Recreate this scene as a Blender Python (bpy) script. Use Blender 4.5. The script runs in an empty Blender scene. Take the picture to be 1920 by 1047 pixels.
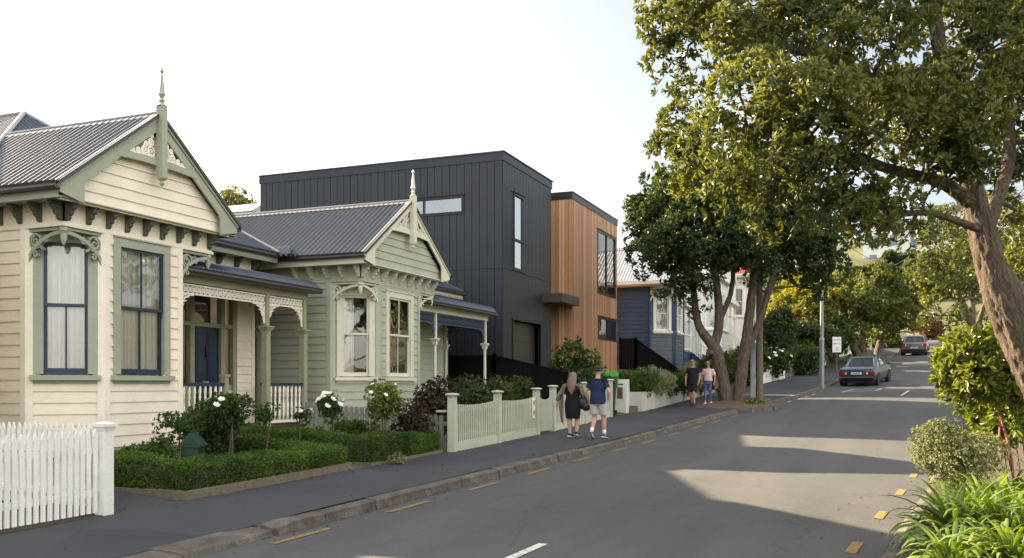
import bpy, math, random
import numpy as np
from mathutils import Vector, Matrix, noise as mnoise
R = math.radians
SC = bpy.context.scene
COL = SC.collection
rng = np.random.default_rng(7)
random.seed(7)

def V(*a): return Vector(a)

# ------------------------------------------------------------------ mesh builder
class MB:
    def __init__(s): s.v = []; s.f = []; s.m = []; s.mi = 0
    def add(s, vs, fs):
        o = len(s.v); s.v.extend((float(p[0]), float(p[1]), float(p[2])) for p in vs)
        s.f.extend(tuple(i + o for i in f) for f in fs); s.m.extend([s.mi] * len(fs))
    def hexa(s, p):
        s.add(p, [(0, 3, 2, 1), (4, 5, 6, 7), (0, 1, 5, 4), (1, 2, 6, 5), (2, 3, 7, 6), (3, 0, 4, 7)])
    def box(s, x0, y0, z0, x1, y1, z1):
        s.hexa([(x0, y0, z0), (x1, y0, z0), (x1, y1, z0), (x0, y1, z0), (x0, y0, z1), (x1, y0, z1), (x1, y1, z1), (x0, y1, z1)])
    def fbox(s, F, a0, b0, c0, a1, b1, c1):
        s.hexa([F(a0, b0, c0), F(a1, b0, c0), F(a1, b1, c0), F(a0, b1, c0), F(a0, b0, c1), F(a1, b0, c1), F(a1, b1, c1), F(a0, b1, c1)])
    def beam(s, p, q, w, h, up=(0, 0, 1)):
        p = Vector(p); q = Vector(q); d = (q - p).normalized(); u = Vector(up)
        a = d.cross(u)
        if a.length < 1e-5: a = d.cross(Vector((1, 0, 0)))
        a.normalize(); u = a.cross(d).normalized(); a = a * w / 2; u = u * h / 2
        s.hexa([p - a - u, p + a - u, p + a + u, p - a + u, q - a - u, q + a - u, q + a + u, q - a + u])
    def prism(s, poly, vec):
        n = len(poly); v = Vector(vec); P = [Vector(p) for p in poly]
        s.add(P + [p + v for p in P], [tuple(range(n))[::-1], tuple(range(n, 2 * n))] + [(i, (i + 1) % n, n + (i + 1) % n, n + i) for i in range(n)])
    def fprism(s, F, poly, c0, c1):
        n = len(poly)
        s.add([F(a, b, c0) for a, b in poly] + [F(a, b, c1) for a, b in poly], [tuple(range(n))[::-1], tuple(range(n, 2 * n))] + [(i, (i + 1) % n, n + (i + 1) % n, n + i) for i in range(n)])
    def tube(s, pts, rad, n=8, cap=True, squash=1.0, twist=0.0):
        pts = [Vector(p) for p in pts]; k = len(pts)
        if not hasattr(rad, '__len__'): rad = [rad] * k
        vs = []; prev = None
        for i in range(k):
            d = (pts[min(i + 1, k - 1)] - pts[max(i - 1, 0)]).normalized()
            if prev is None:
                a = d.cross(Vector((0, 0, 1)))
                if a.length < 1e-3: a = d.cross(Vector((0, 1, 0)))
            else: a = prev - d * prev.dot(d)
            a.normalize(); prev = a; b = d.cross(a)
            for j in range(n):
                t = 2 * math.pi * j / n + twist
                vs.append(pts[i] + (a * math.cos(t) + b * math.sin(t) * squash) * rad[i])
        fs = [(i * n + j, i * n + (j + 1) % n, (i + 1) * n + (j + 1) % n, (i + 1) * n + j) for i in range(k - 1) for j in range(n)]
        if cap: fs += [tuple(range(n))[::-1], tuple(range((k - 1) * n, k * n))]
        s.add(vs, fs)
    def lathe(s, o, prof, n=10, rot=0.0):
        vs = []
        for r, z in prof:
            for j in range(n):
                t = 2 * math.pi * j / n + rot
                vs.append((o[0] + r * math.cos(t), o[1] + r * math.sin(t), o[2] + z))
        k = len(prof)
        s.add(vs, [(i * n + j, i * n + (j + 1) % n, (i + 1) * n + (j + 1) % n, (i + 1) * n + j) for i in range(k - 1) for j in range(n)] + [tuple(range(n))[::-1], tuple(range((k - 1) * n, k * n))])
    def ribbon(s, F, pts, w, c0, c1, closed=False):
        """flat strip of width w along 2D points in frame F, from depth c0 to c1"""
        n = len(pts); L = []; Rr = []
        for i in range(n):
            if closed: p, q = pts[i - 1], pts[(i + 1) % n]
            else: p, q = pts[max(i - 1, 0)], pts[min(i + 1, n - 1)]
            dx, dy = q[0] - p[0], q[1] - p[1]; l = math.hypot(dx, dy) or 1
            ww = w[i] if hasattr(w, '__len__') else w
            nx, ny = -dy / l * ww / 2, dx / l * ww / 2
            L.append((pts[i][0] + nx, pts[i][1] + ny)); Rr.append((pts[i][0] - nx, pts[i][1] - ny))
        vs = [F(a, b, c1) for a, b in L] + [F(a, b, c1) for a, b in Rr] + [F(a, b, c0) for a, b in L] + [F(a, b, c0) for a, b in Rr]
        fs = []
        for i in range(n if closed else n - 1):
            j = (i + 1) % n
            fs += [(i, j, n + j, n + i), (2 * n + i, 3 * n + i, 3 * n + j, 2 * n + j), (i, 2 * n + i, 2 * n + j, j), (n + i, n + j, 3 * n + j, 3 * n + i)]
        if not closed: fs += [(0, n, 3 * n, 2 * n), (n - 1, 3 * n - 1, 4 * n - 1, 2 * n - 1)]
        s.add(vs, fs)
    def quad(s, a, b, c, d): s.add([a, b, c, d], [(0, 1, 2, 3)])
    def ellipsoid(s, c, r, nu=12, nv=8, jit=0.0):
        vs = [(c[0], c[1], c[2] - r[2])]
        for i in range(1, nv):
            ph = -math.pi / 2 + math.pi * i / nv
            for j in range(nu):
                t = 2 * math.pi * j / nu; k = 1 + random.uniform(-jit, jit)
                vs.append((c[0] + r[0] * k * math.cos(ph) * math.cos(t), c[1] + r[1] * k * math.cos(ph) * math.sin(t), c[2] + r[2] * k * math.sin(ph)))
        vs.append((c[0], c[1], c[2] + r[2])); fs = []
        for j in range(nu): fs.append((0, 1 + (j + 1) % nu, 1 + j))
        for i in range(nv - 2):
            for j in range(nu):
                a = 1 + i * nu + j; b = 1 + i * nu + (j + 1) % nu
                fs.append((a, b, b + nu, a + nu))
        top = len(vs) - 1; o = 1 + (nv - 2) * nu
        for j in range(nu): fs.append((o + j, o + (j + 1) % nu, top))
        s.add(vs, fs)
    def build(s, name, mat, parent=None, smooth=False, world=True, angle=None):
        me = bpy.data.meshes.new(name)
        off = Vector((0, 0, 0)); inv = None
        if parent is not None and world:
            inv = wmat(parent).inverted()
        vs = [tuple(inv @ Vector(p)) for p in s.v] if inv is not None else s.v
        me.from_pydata(vs, [], s.f)
        for m in (mat if isinstance(mat, (list, tuple)) else [mat]): me.materials.append(m)
        if len(me.materials) > 1: me.polygons.foreach_set('material_index', s.m)
        if smooth: me.polygons.foreach_set('use_smooth', [True] * len(me.polygons))
        me.update()
        o = bpy.data.objects.new(name, me); COL.objects.link(o)
        if parent is not None: o.parent = parent
        return o

def wmat(o):
    m = Matrix.LocRotScale(o.location, o.rotation_euler, o.scale)
    return wmat(o.parent) @ m if o.parent else m

def npmesh(name, verts, faces, mat, parent=None, smooth=True, world=True):
    """verts (n,3), faces (m,k) numpy arrays"""
    verts = np.asarray(verts, dtype=np.float64)
    if parent is not None and world:
        M = np.array(wmat(parent).inverted()); verts = verts @ M[:3, :3].T + M[:3, 3]
    me = bpy.data.meshes.new(name); k = faces.shape[1]; m = faces.shape[0]
    me.vertices.add(len(verts)); me.vertices.foreach_set('co', verts.astype(np.float32).ravel())
    me.loops.add(m * k); me.loops.foreach_set('vertex_index', faces.astype(np.int32).ravel())
    me.polygons.add(m); me.polygons.foreach_set('loop_start', np.arange(0, m * k, k, dtype=np.int32))
    me.polygons.foreach_set('use_smooth', np.full(m, smooth))
    me.materials.append(mat); me.update(calc_edges=True); me.validate()
    o = bpy.data.objects.new(name, me); COL.objects.link(o)
    if parent is not None: o.parent = parent
    return o

def frame(o, u, n, up=(0, 0, 1)):
    o = Vector(o); u = Vector(u).normalized(); n = Vector(n).normalized(); w = Vector(up)
    return lambda a, b, c=0.0: o + u * a + w * b + n * c

# ------------------------------------------------------------------ scene tree
def tag(o, label=None, cat=None, group=None, kind=None):
    if label: o['label'] = label
    if cat: o['category'] = cat
    if group: o['group'] = group
    if kind: o['kind'] = kind
    return o
def thing(name, label, cat, loc=(0, 0, 0), group=None, rz=0.0):
    o = bpy.data.objects.new(name, None); COL.objects.link(o); o.empty_display_size = .2
    o.location = loc; o.rotation_euler = (0, 0, rz)
    return tag(o, label, cat, group)
def struct(o): o['kind'] = 'structure'; return o
def inst(src, parent, loc=(0, 0, 0), rz=0.0, name=None):
    c = src.copy(); COL.objects.link(c); c.parent = parent; c.location = loc; c.rotation_euler = (0, 0, rz)
    return c
def copy_thing(root, loc, rz=0.0, scale=1.0, label=None):
    r = root.copy(); COL.objects.link(r); r.location = loc; r.rotation_euler = (0, 0, rz); r.scale = (scale,) * 3
    if label: r['label'] = label
    for ch in list(root.children):
        c = ch.copy(); COL.objects.link(c); c.parent = r
        for g in list(ch.children):
            d = g.copy(); COL.objects.link(d); d.parent = c
    return r

# ------------------------------------------------------------------ materials
def lin(h):
    h = h.lstrip('#'); c = [int(h[i:i + 2], 16) / 255 for i in (0, 2, 4)]
    return tuple(x / 12.92 if x <= .04045 else ((x + .055) / 1.055) ** 2.4 for x in c)
class NT:
    def __init__(s, name):
        s.m = bpy.data.materials.new(name); s.m.use_nodes = True; s.t = s.m.node_tree; s.n = s.t.nodes
        s.b = s.n['Principled BSDF']; s.out = s.n['Material Output']
    def node(s, typ, **kw):
        x = s.n.new(typ)
        for k, v in kw.items(): setattr(x, k, v)
        return x
    def link(s, a, b): s.t.links.new(a, b)
    def coord(s, which='Object', scale=(1, 1, 1), rot=(0, 0, 0)):
        if which == 'World':
            g = s.node('ShaderNodeNewGeometry'); src = g.outputs['Position']
        else:
            g = s.node('ShaderNodeTexCoord'); src = g.outputs[which]
        mp = s.node('ShaderNodeMapping'); mp.inputs['Scale'].default_value = scale; mp.inputs['Rotation'].default_value = rot
        s.link(src, mp.inputs[0]); return mp.outputs[0]
    def noise(s, vec, scale, detail=4, rough=.6):
        x = s.node('ShaderNodeTexNoise'); x.inputs['Scale'].default_value = scale; x.inputs['Detail'].default_value = detail
        x.inputs['Roughness'].default_value = rough; s.link(vec, x.inputs['Vector']); return x.outputs['Fac']
    def ramp(s, fac, stops, interp='LINEAR'):
        x = s.node('ShaderNodeValToRGB'); x.color_ramp.interpolation = interp; e = x.color_ramp.elements
        while len(e) < len(stops): e.new(.5)
        for i, (p, c) in enumerate(stops):
            e[i].position = p; e[i].color = (*c, 1) if len(c) == 3 else c
        s.link(fac, x.inputs[0]); return x.outputs[0]
    def mix(s, fac, a, b, mode='MIX'):
        x = s.node('ShaderNodeMix', data_type='RGBA', blend_type=mode)
        for i, v in ((0, fac), (6, a), (7, b)):
            if hasattr(v, 'is_output'): s.link(v, x.inputs[i])
            elif i == 0: x.inputs[0].default_value = v
            else: x.inputs[i].default_value = (*v, 1)
        return x.outputs[2]
    def bump(s, h, strength=.3, dist=.01):
        x = s.node('ShaderNodeBump'); x.inputs['Strength'].default_value = strength; x.inputs['Distance'].default_value = dist
        s.link(h, x.inputs['Height']); s.link(x.outputs[0], s.b.inputs['Normal'])
    def base(s, c):
        if hasattr(c, 'is_output'): s.link(c, s.b.inputs['Base Color'])
        else: s.b.inputs['Base Color'].default_value = (*c, 1)
    def set(s, **kw):
        for k, v in kw.items(): s.b.inputs[k.replace('_', ' ')].default_value = v
MATS = {}
def paint(name, col, rough=.55, var=.13, bump=.2, scale=(1.2, 1.2, 9), spec=.35):
    """painted timber / render: faint brushy grain, blotchy fading"""
    if name in MATS: return MATS[name]
    t = NT(name); w = t.coord('World'); g = t.coord('World', scale)
    c = np.array(col if not isinstance(col, str) else lin(col))
    n1 = t.noise(w, 1.7, 5); n2 = t.noise(g, 7, 4, .7)
    m = t.ramp(n1, [(.3, tuple(c * (1 - var))), (.7, tuple(np.minimum(c * (1 + var * .6), .95)))])
    m = t.mix(.35, m, t.ramp(n2, [(.35, tuple(c * (1 - var * 1.6))), (.65, tuple(np.minimum(c * (1 + var * .5), .95)))]))
    t.base(m); t.set(Roughness=rough, Specular_IOR_Level=spec); t.bump(n2, bump, .004)
    MATS[name] = t.m; return t.m
def plain(name, col, rough=.5, metal=0.0, var=.06, nscale=20, bump=0.0, spec=.5):
    if name in MATS: return MATS[name]
    t = NT(name); w = t.coord('Object'); c = np.array(col if not isinstance(col, str) else lin(col))
    n = t.noise(w, nscale, 4)
    t.base(t.ramp(n, [(.3, tuple(c * (1 - var))), (.7, tuple(np.minimum(c * (1 + var), .97)))]))
    t.set(Roughness=rough, Metallic=metal, Specular_IOR_Level=spec)
    if bump: t.bump(n, bump, .005)
    MATS[name] = t.m; return t.m
def leafmat(name, cols, rough=.45, trans=.35, spec=.4, tcol=None):
    """leaf: per-leaf colour spread, thin translucency"""
    if name in MATS: return MATS[name]
    t = NT(name); g = t.node('ShaderNodeNewGeometry')
    k = len(cols); st = [(i / (k - 1), lin(c) if isinstance(c, str) else c) for i, c in enumerate(cols)]
    c = t.ramp(g.outputs['Random Per Island'], st)
    big = t.noise(t.coord('World'), .9, 2)
    c = t.mix(.5, c, t.ramp(big, [(.35, tuple(np.array(st[0][1]) * .8)), (.65, tuple(np.array(st[-1][1])))]))
    t.base(c); t.set(Roughness=rough, Specular_IOR_Level=spec)
    tr = t.node('ShaderNodeBsdfTranslucent')
    hs = t.node('ShaderNodeHueSaturation'); hs.inputs['Saturation'].default_value = 1.25; hs.inputs['Value'].default_value = 1.7; hs.inputs['Hue'].default_value = .485
    t.link(c, hs.inputs['Color']); t.link(hs.outputs[0], tr.inputs['Color'])
    mx = t.node('ShaderNodeMixShader'); mx.inputs[0].default_value = trans
    t.link(t.b.outputs[0], mx.inputs[1]); t.link(tr.outputs[0], mx.inputs[2]); t.link(mx.outputs[0], t.out.inputs[0])
    MATS[name] = t.m; return t.m
def glassmat(name, tint=(.9, .93, .95), ior=1.55, boost=1.0, rough=.0, wav=.012):
    """window pane: fresnel reflection over clear glass, faintly wavy"""
    if name in MATS: return MATS[name]
    t = NT(name); t.n.remove(t.b)
    gl = t.node('ShaderNodeBsdfGlossy'); gl.inputs['Roughness'].default_value = rough
    tr = t.node('ShaderNodeBsdfTransparent'); tr.inputs[0].default_value = (*tint, 1)
    fr = t.node('ShaderNodeFresnel'); fr.inputs[0].default_value = ior
    mt = t.node('ShaderNodeMath', operation='MULTIPLY_ADD', use_clamp=True); mt.inputs[1].default_value = boost; mt.inputs[2].default_value = .03
    t.link(fr.outputs[0], mt.inputs[0])
    bp = t.node('ShaderNodeBump'); bp.inputs['Strength'].default_value = .25; bp.inputs['Distance'].default_value = wav
    t.link(t.noise(t.coord('World'), 2.2, 1), bp.inputs['Height']); t.link(bp.outputs[0], gl.inputs['Normal'])
    mx = t.node('ShaderNodeMixShader'); t.link(mt.outputs[0], mx.inputs[0]); t.link(tr.outputs[0], mx.inputs[1]); t.link(gl.outputs[0], mx.inputs[2])
    t.link(mx.outputs[0], t.out.inputs[0]); MATS[name] = t.m; return t.m
# ------------------------------------------------------------------ camera, light
SUN_AZ = (-.965, .262); SUN_EL = 24.3; EXPOSURE = 2.45; SKY_STR = .05; SUN_STR = 5.0; FILL_CLOUD = 6.8
cam = bpy.data.cameras.new('camera'); co = bpy.data.objects.new('camera', cam); COL.objects.link(co)
CAMZ = 1.75; YAW = 21.8
co.location = (0, 0, CAMZ); co.rotation_euler = (R(90), 0, R(YAW))
cam.lens = 31.875; cam.sensor_width = 36; cam.shift_y = .1023; cam.clip_end = 3000; cam.clip_start = .05
SC.camera = co
SC.view_settings.view_transform = 'Standard'; SC.view_settings.look = 'None'; SC.view_settings.exposure = EXPOSURE
w = bpy.data.worlds.new('World'); SC.world = w; w.use_nodes = True
nt = w.node_tree; bg = nt.nodes['Background']; bg.inputs[1].default_value = SKY_STR
sk = nt.nodes.new('ShaderNodeTexSky'); sk.sky_type = 'NISHITA'; sk.sun_disc = False; sk.sun_elevation = R(SUN_EL)
sk.sun_rotation = math.atan2(SUN_AZ[0], SUN_AZ[1]); sk.air_density = 1.0; sk.dust_density = 3.2; sk.ozone_density = .6
hs = nt.nodes.new('ShaderNodeHueSaturation'); hs.inputs['Saturation'].default_value = .6
wm = nt.nodes.new('ShaderNodeMix'); wm.data_type = 'RGBA'; wm.blend_type = 'MULTIPLY'; wm.inputs[0].default_value = 1; wm.inputs[7].default_value = (1.0, .99, .965, 1)
nt.links.new(sk.outputs[0], hs.inputs['Color']); nt.links.new(hs.outputs[0], wm.inputs[6])
# added fill light: unseen cloud bank behind the viewer, brightening the shaded fronts
def wn_(typ, op=None, **kw):
    x = nt.nodes.new(typ)
    if op: x.operation = op
    for k, v in kw.items(): setattr(x, k, v)
    return x
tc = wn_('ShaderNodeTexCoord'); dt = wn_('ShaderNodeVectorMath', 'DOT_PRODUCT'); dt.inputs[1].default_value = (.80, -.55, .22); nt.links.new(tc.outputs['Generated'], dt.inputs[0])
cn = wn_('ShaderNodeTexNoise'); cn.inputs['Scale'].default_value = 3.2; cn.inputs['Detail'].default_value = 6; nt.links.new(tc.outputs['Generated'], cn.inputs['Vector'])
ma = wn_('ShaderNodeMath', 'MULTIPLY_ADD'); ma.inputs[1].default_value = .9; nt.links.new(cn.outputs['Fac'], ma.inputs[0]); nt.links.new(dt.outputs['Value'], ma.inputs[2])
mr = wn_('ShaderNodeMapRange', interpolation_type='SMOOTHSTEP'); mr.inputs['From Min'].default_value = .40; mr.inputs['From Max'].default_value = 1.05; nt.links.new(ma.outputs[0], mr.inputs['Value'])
cm = wn_('ShaderNodeMix', data_type='RGBA', blend_type='ADD'); cm.inputs[7].default_value = (FILL_CLOUD * 1.0, FILL_CLOUD * .94, FILL_CLOUD * .83, 1); nt.links.new(mr.outputs[0], cm.inputs[0]); nt.links.new(wm.outputs[2], cm.inputs[6]); nt.links.new(cm.outputs[2], bg.inputs[0])
ld = bpy.data.lights.new('sun', 'SUN'); ld.energy = SUN_STR; ld.angle = R(.6); ld.color = (1, .80, .53)
lo = bpy.data.objects.new('sun', ld); COL.objects.link(lo)
ce = math.cos(R(SUN_EL)); sd = Vector((SUN_AZ[0] * ce, SUN_AZ[1] * ce, math.sin(R(SUN_EL)))).normalized()
lo.rotation_euler = sd.to_track_quat('Z', 'Y').to_euler(); lo.location = (-30, 10, 40)
SC.cycles.max_bounces = 8; SC.cycles.diffuse_bounces = 4; SC.cycles.transparent_max_bounces = 16; SC.cycles.glossy_bounces = 4
SC.cycles.caustics_reflective = False; SC.cycles.caustics_refractive = False

# ------------------------------------------------------------------ street geometry
def curve(pts, sm=3.0):
    xs = np.array([p[0] for p in pts], float); ys = np.array([p[1] for p in pts], float)
    g = np.arange(xs[0] - 20, xs[-1] + 20, .5); v = np.interp(g, xs, ys)
    k = np.exp(-.5 * (np.arange(-int(sm * 6), int(sm * 6) + 1) * .5 / sm) ** 2); k /= k.sum(); h = len(k) // 2
    v = np.convolve(np.pad(v, h, mode='edge'), k, 'valid')
    return lambda y: np.interp(y, g, v)
zr = curve([(-80, -1), (-20, -.05), (0, 0), (9, .05), (17, .17), (23, .27), (32, .6), (42, 1.1), (51, 1.65), (60, 2.4), (78, 4.08), (103, 6.25), (111, 6.5), (117, 7.2), (140, 11.6), (170, 16), (230, 20), (330, 24)], 2.5)
xl = curve([(-80, -6.6), (0, -6.3), (6.5, -6.24), (9.2, -6.2), (16, -6.0), (24.2, -5.54), (32, -4.9), (42, -3.2), (51, -2.05), (60, -.9), (78, 1.75), (103, 2.7), (140, 3)], 1.5)
xr = curve([(-80, -4), (0, -.75), (10, .12), (16.4, .9), (24, 1.6), (35, 2.8), (51, 4.8), (78, 8.3), (103, 9.2), (140, 9.2)], 1.5)
xb = curve([(-80, -8.8), (8.0, -8.5), (9.6, -8.35), (17, -8.2), (29, -8.2), (31.2, -7.75), (43, -7.1), (49, -5.7), (55, -4.6), (78, -.9), (103, -.2), (140, 0)], .5)
def zf(y): return zr(y) + .14
def sstep(a, b, x): t = np.clip((x - a) / (b - a), 0, 1); return t * t * (3 - 2 * t)
def T(X, Y):
    X = np.asarray(X, float); Y = np.asarray(Y, float)
    dl = np.maximum(xb(Y) - X, 0); dr = np.maximum(X - xr(Y) - 1.6, 0)
    z = zr(Y) + np.where(dl > 0, .13, np.where(X < xl(Y) - .05, .06, -.1))
    z = z + .075 * np.minimum(dl, 14) + .02 * np.maximum(dl - 14, 0)
    z = z + .55 * sstep(.6, 3.5, dl) * sstep(26, 31, Y) * (1 - sstep(60, 80, Y)) + .25 * sstep(.2, 2, dl) * sstep(43, 46, Y) * (1 - sstep(70, 90, Y))
    z = z + np.where(X > xr(Y) + .2, .1, 0) + .07 * np.minimum(dr, 40) + .03 * np.maximum(dr - 40, 0)
    z = z + 21 * np.exp(-(((X + 146) / 46) ** 2 + ((Y - 182) / 55) ** 2)) + 15 * np.exp(-(((X - 5) / 50) ** 2 + ((Y - 215) / 45) ** 2))
    return z
def gz(x, y): return float(T(x, y))
YS = np.concatenate([np.arange(-40, 0, 2), np.arange(0, 60, .5), np.arange(60, 150.1, 1)])

def grid(name, xf0, xf1, zfun, ys, nx, mat):
    n = len(ys); t = np.linspace(0, 1, nx)
    X = xf0(ys)[:, None] * (1 - t) + xf1(ys)[:, None] * t; Y = np.repeat(ys[:, None], nx, 1); Z = zfun(X, Y, t[None, :])
    vs = np.stack([X, Y, Z], -1).reshape(-1, 3); i = np.arange(n - 1)[:, None] * nx + np.arange(nx - 1)[None]
    fs = np.stack([i, i + 1, i + nx + 1, i + nx], -1).reshape(-1, 4)
    return npmesh(name, vs, fs, mat)

# asphalt road
t = NT('asphalt'); w0 = t.coord('World')
n1 = t.noise(w0, .35, 3); n2 = t.noise(w0, 60, 3, .8); n3 = t.noise(t.coord('World', (1.4, .12, 1)), 1.0, 4)
c = t.ramp(n1, [(.3, (.051, .052, .056)), (.7, (.072, .073, .077))])
c = t.mix(.5, c, t.ramp(n3, [(.35, (.051, .052, .056)), (.62, (.09, .09, .093))]))
c = t.mix(t.ramp(n2, [(.40, (0, 0, 0)), (.72, (.62, .62, .62))]), c, (.15, .148, .145))
vo = t.node('ShaderNodeTexVoronoi', feature='DISTANCE_TO_EDGE'); vo.inputs['Scale'].default_value = .22
wn = t.node('ShaderNodeTexNoise'); wn.inputs['Scale'].default_value = 1.1; wn.inputs['Detail'].default_value = 5; t.link(w0, wn.inputs['Vector'])
va = t.node('ShaderNodeVectorMath', operation='MULTIPLY_ADD'); va.inputs[1].default_value = (1.3, 1.3, 0); t.link(wn.outputs['Color'], va.inputs[0]); t.link(w0, va.inputs[2])
t.link(va.outputs[0], vo.inputs['Vector'])
ck = t.ramp(vo.outputs['Distance'], [(0, (1, 1, 1)), (.006, (0, 0, 0))])
c = t.mix(t.mix(.32, (0, 0, 0), ck), c, (.028, .028, .03))
st = t.noise(t.coord('World', (1, .45, 1)), 1.3, 6, .65); c = t.mix(t.ramp(st, [(.6, (0, 0, 0)), (.72, (.45, .45, .45))]), c, (.03, .03, .033)); c = t.mix(t.ramp(st, [(.28, (.35, .35, .35)), (.4, (0, 0, 0))]), c, (.125, .122, .118))
t.base(c); t.set(Roughness=.82, Specular_IOR_Level=.3); t.bump(n2, .5, .006); M_ASPH = t.m
t = NT('footpath_asphalt'); w0 = t.coord('World')
n1 = t.noise(w0, .5, 4); n2 = t.noise(w0, 75, 3, .8)
vo = t.node('ShaderNodeTexVoronoi'); vo.inputs['Scale'].default_value = .32; t.link(w0, vo.inputs['Vector'])
c = t.mix(.3, t.ramp(n1, [(.3, (.036, .038, .045)), (.7, (.06, .062, .07))]), t.ramp(vo.outputs['Color'], [(.2, (.034, .036, .043)), (.8, (.072, .073, .08))]))
c = t.mix(t.ramp(n2, [(.5, (0, 0, 0)), (.8, (.35, .35, .35))]), c, (.15, .148, .145))
t.base(c); t.set(Roughness=.85, Specular_IOR_Level=.3); t.bump(n2, .45, .005); M_FOOT = t.m
t = NT('old_concrete'); w0 = t.coord('World')
n1 = t.noise(w0, 3.2, 6, .7); n2 = t.noise(w0, 40, 4, .8)
c = t.ramp(n1, [(.25, (.04, .032, .024)), (.5, (.13, .112, .095)), (.75, (.25, .235, .21))])
c = t.mix(t.ramp(n2, [(.35, (.8, .8, .8)), (.6, (0, 0, 0))]), c, (.06, .05, .04))
t.base(c); t.set(Roughness=.9); t.bump(n2, .7, .012); M_KERB = t.m
t = NT('earth'); w0 = t.coord('World')
n1 = t.noise(w0, 2.5, 6, .7); n2 = t.noise(w0, 26, 5, .8)
c = t.mix(.5, t.ramp(n1, [(.3, (.045, .033, .022)), (.7, (.1, .078, .055))]), t.ramp(n2, [(.35, (.03, .022, .015)), (.65, (.14, .11, .08))]))
t.base(c); t.set(Roughness=.95); t.bump(n2, .9, .03); M_EARTH = t.m
t = NT('grassy_ground'); w0 = t.coord('World')
n1 = t.noise(w0, .25, 5, .7); n2 = t.noise(w0, 9, 5, .8)
c = t.mix(.5, t.ramp(n1, [(.3, (.05, .06, .02)), (.7, (.10, .10, .045))]), t.ramp(n2, [(.35, (.03, .04, .012)), (.65, (.12, .12, .06))]))
t.base(c); t.set(Roughness=.95); t.bump(n2, .9, .05); M_GROUND = t.m

ys = YS[YS <= 112]
road = struct(grid('road', xl, xr, lambda X, Y, q: zr(Y) + .05 * (1 - (2 * q - 1) ** 2), ys, 9, M_ASPH))
ys2 = np.concatenate([np.arange(112.3, 116, .5), np.arange(116, 150, 1)])
struct(grid('upper_road', lambda y: 3.6 + 0 * y, lambda y: 8.4 + 0 * y, lambda X, Y, q: zr(Y) + .06, ys2, 3, plain('old_tarseal', (.16, .16, .165), .85, nscale=2, var=.15)))
pave = struct(grid('footpath', xb, lambda y: xl(y) - .16 - .24 * (1 - sstep(8.2, 8.8, y)), lambda X, Y, q: zf(Y) + .03 * (1 - q) + (.015 - .085 * (1 - sstep(8.2, 8.8, Y))) * sstep(.55, 1, q) + .006 * np.sin(X * 2.1 + Y * .7) * np.sin(Y * .9), ys, 6, M_FOOT))
struct(grid('verge', lambda y: xr(y) + .1, lambda y: xr(y) + 1.9, lambda X, Y, q: zr(Y) + .07 + .02 * np.sin(Y * 3.1) * np.sin(X * 7), ys, 5, M_EARTH))
# terrain sheet out to the hills
gx = np.concatenate([np.arange(-420, -60, 15), np.arange(-60, -26, 3), np.arange(-26, 16, .75), np.arange(16, 60, 4), np.arange(60, 421, 20)])
gy = np.concatenate([np.arange(-120, -20, 12), np.arange(-20, 60, 1), np.arange(60, 150, 2.5), np.arange(150, 620, 12)])
GX, GY = np.meshgrid(gx, gy); GZ = T(GX, GY) - .02
i = np.arange(len(gy) - 1)[:, None] * len(gx) + np.arange(len(gx) - 1)[None]
struct(npmesh('ground', np.stack([GX, GY, GZ], -1).reshape(-1, 3), np.stack([i, i + 1, i + len(gx) + 1, i + len(gx)], -1).reshape(-1, 4), M_GROUND))

# kerbs: worn concrete, broken into lengths
def kerb(name, xf, side, y0, y1, wide):
    mb = MB(); y = y0; k = 0
    while y < y1:
        L = random.uniform(.9, 1.7); e = min(y + L, y1); ns = max(2, int((e - y) / .22)); rows = []
        jz = random.uniform(-.012, .008); jx = random.uniform(-.012, .012)
        for q in range(ns + 1):
            yy = y + .012 + (e - y - .024) * q / ns; x = float(xf(yy)) + jx; z = float(zr(yy)); wd, h = wide(yy)
            def jit(a): return a + (mnoise.noise(Vector((x * 3, yy * 3.3, a * 9 + 7))) * .014)
            prof = [(0 + .035, -.05), (jit(.02), 0.0), (jit(.0), h * .55), (jit(-.004), h - .012), (jit(-.02), h + jz), (-wd * .6, h + .018 + jz), (-wd, h + .02 + jz), (-wd, -.05)]
            rows.append([(x + side * a, yy, z + b) for a, b in prof])
        P = len(rows[0]); vs = [p for r_ in rows for p in r_]
        mb.add(vs, [(a * P + b, a * P + b + 1, (a + 1) * P + b + 1, (a + 1) * P + b) for a in range(ns) for b in range(P - 1)] + [tuple(range(P)), tuple(range(ns * P, ns * P + P))[::-1]])
        y = e + (random.choice([0, 0, .02, .05]) if y < 40 else 0)
    return struct(mb.build(name, M_KERB, smooth=False))
def lw(y):
    k = float(1 - sstep(8.2, 8.8, np.array(y)))
    return .2 + .24 * k, .125 - .07 * k
kerb('kerb', xl, 1, 2, 108, lw)
kerb('far_side_kerb', xr, -1, 2, 100, lambda y: (.16, .05))

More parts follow.
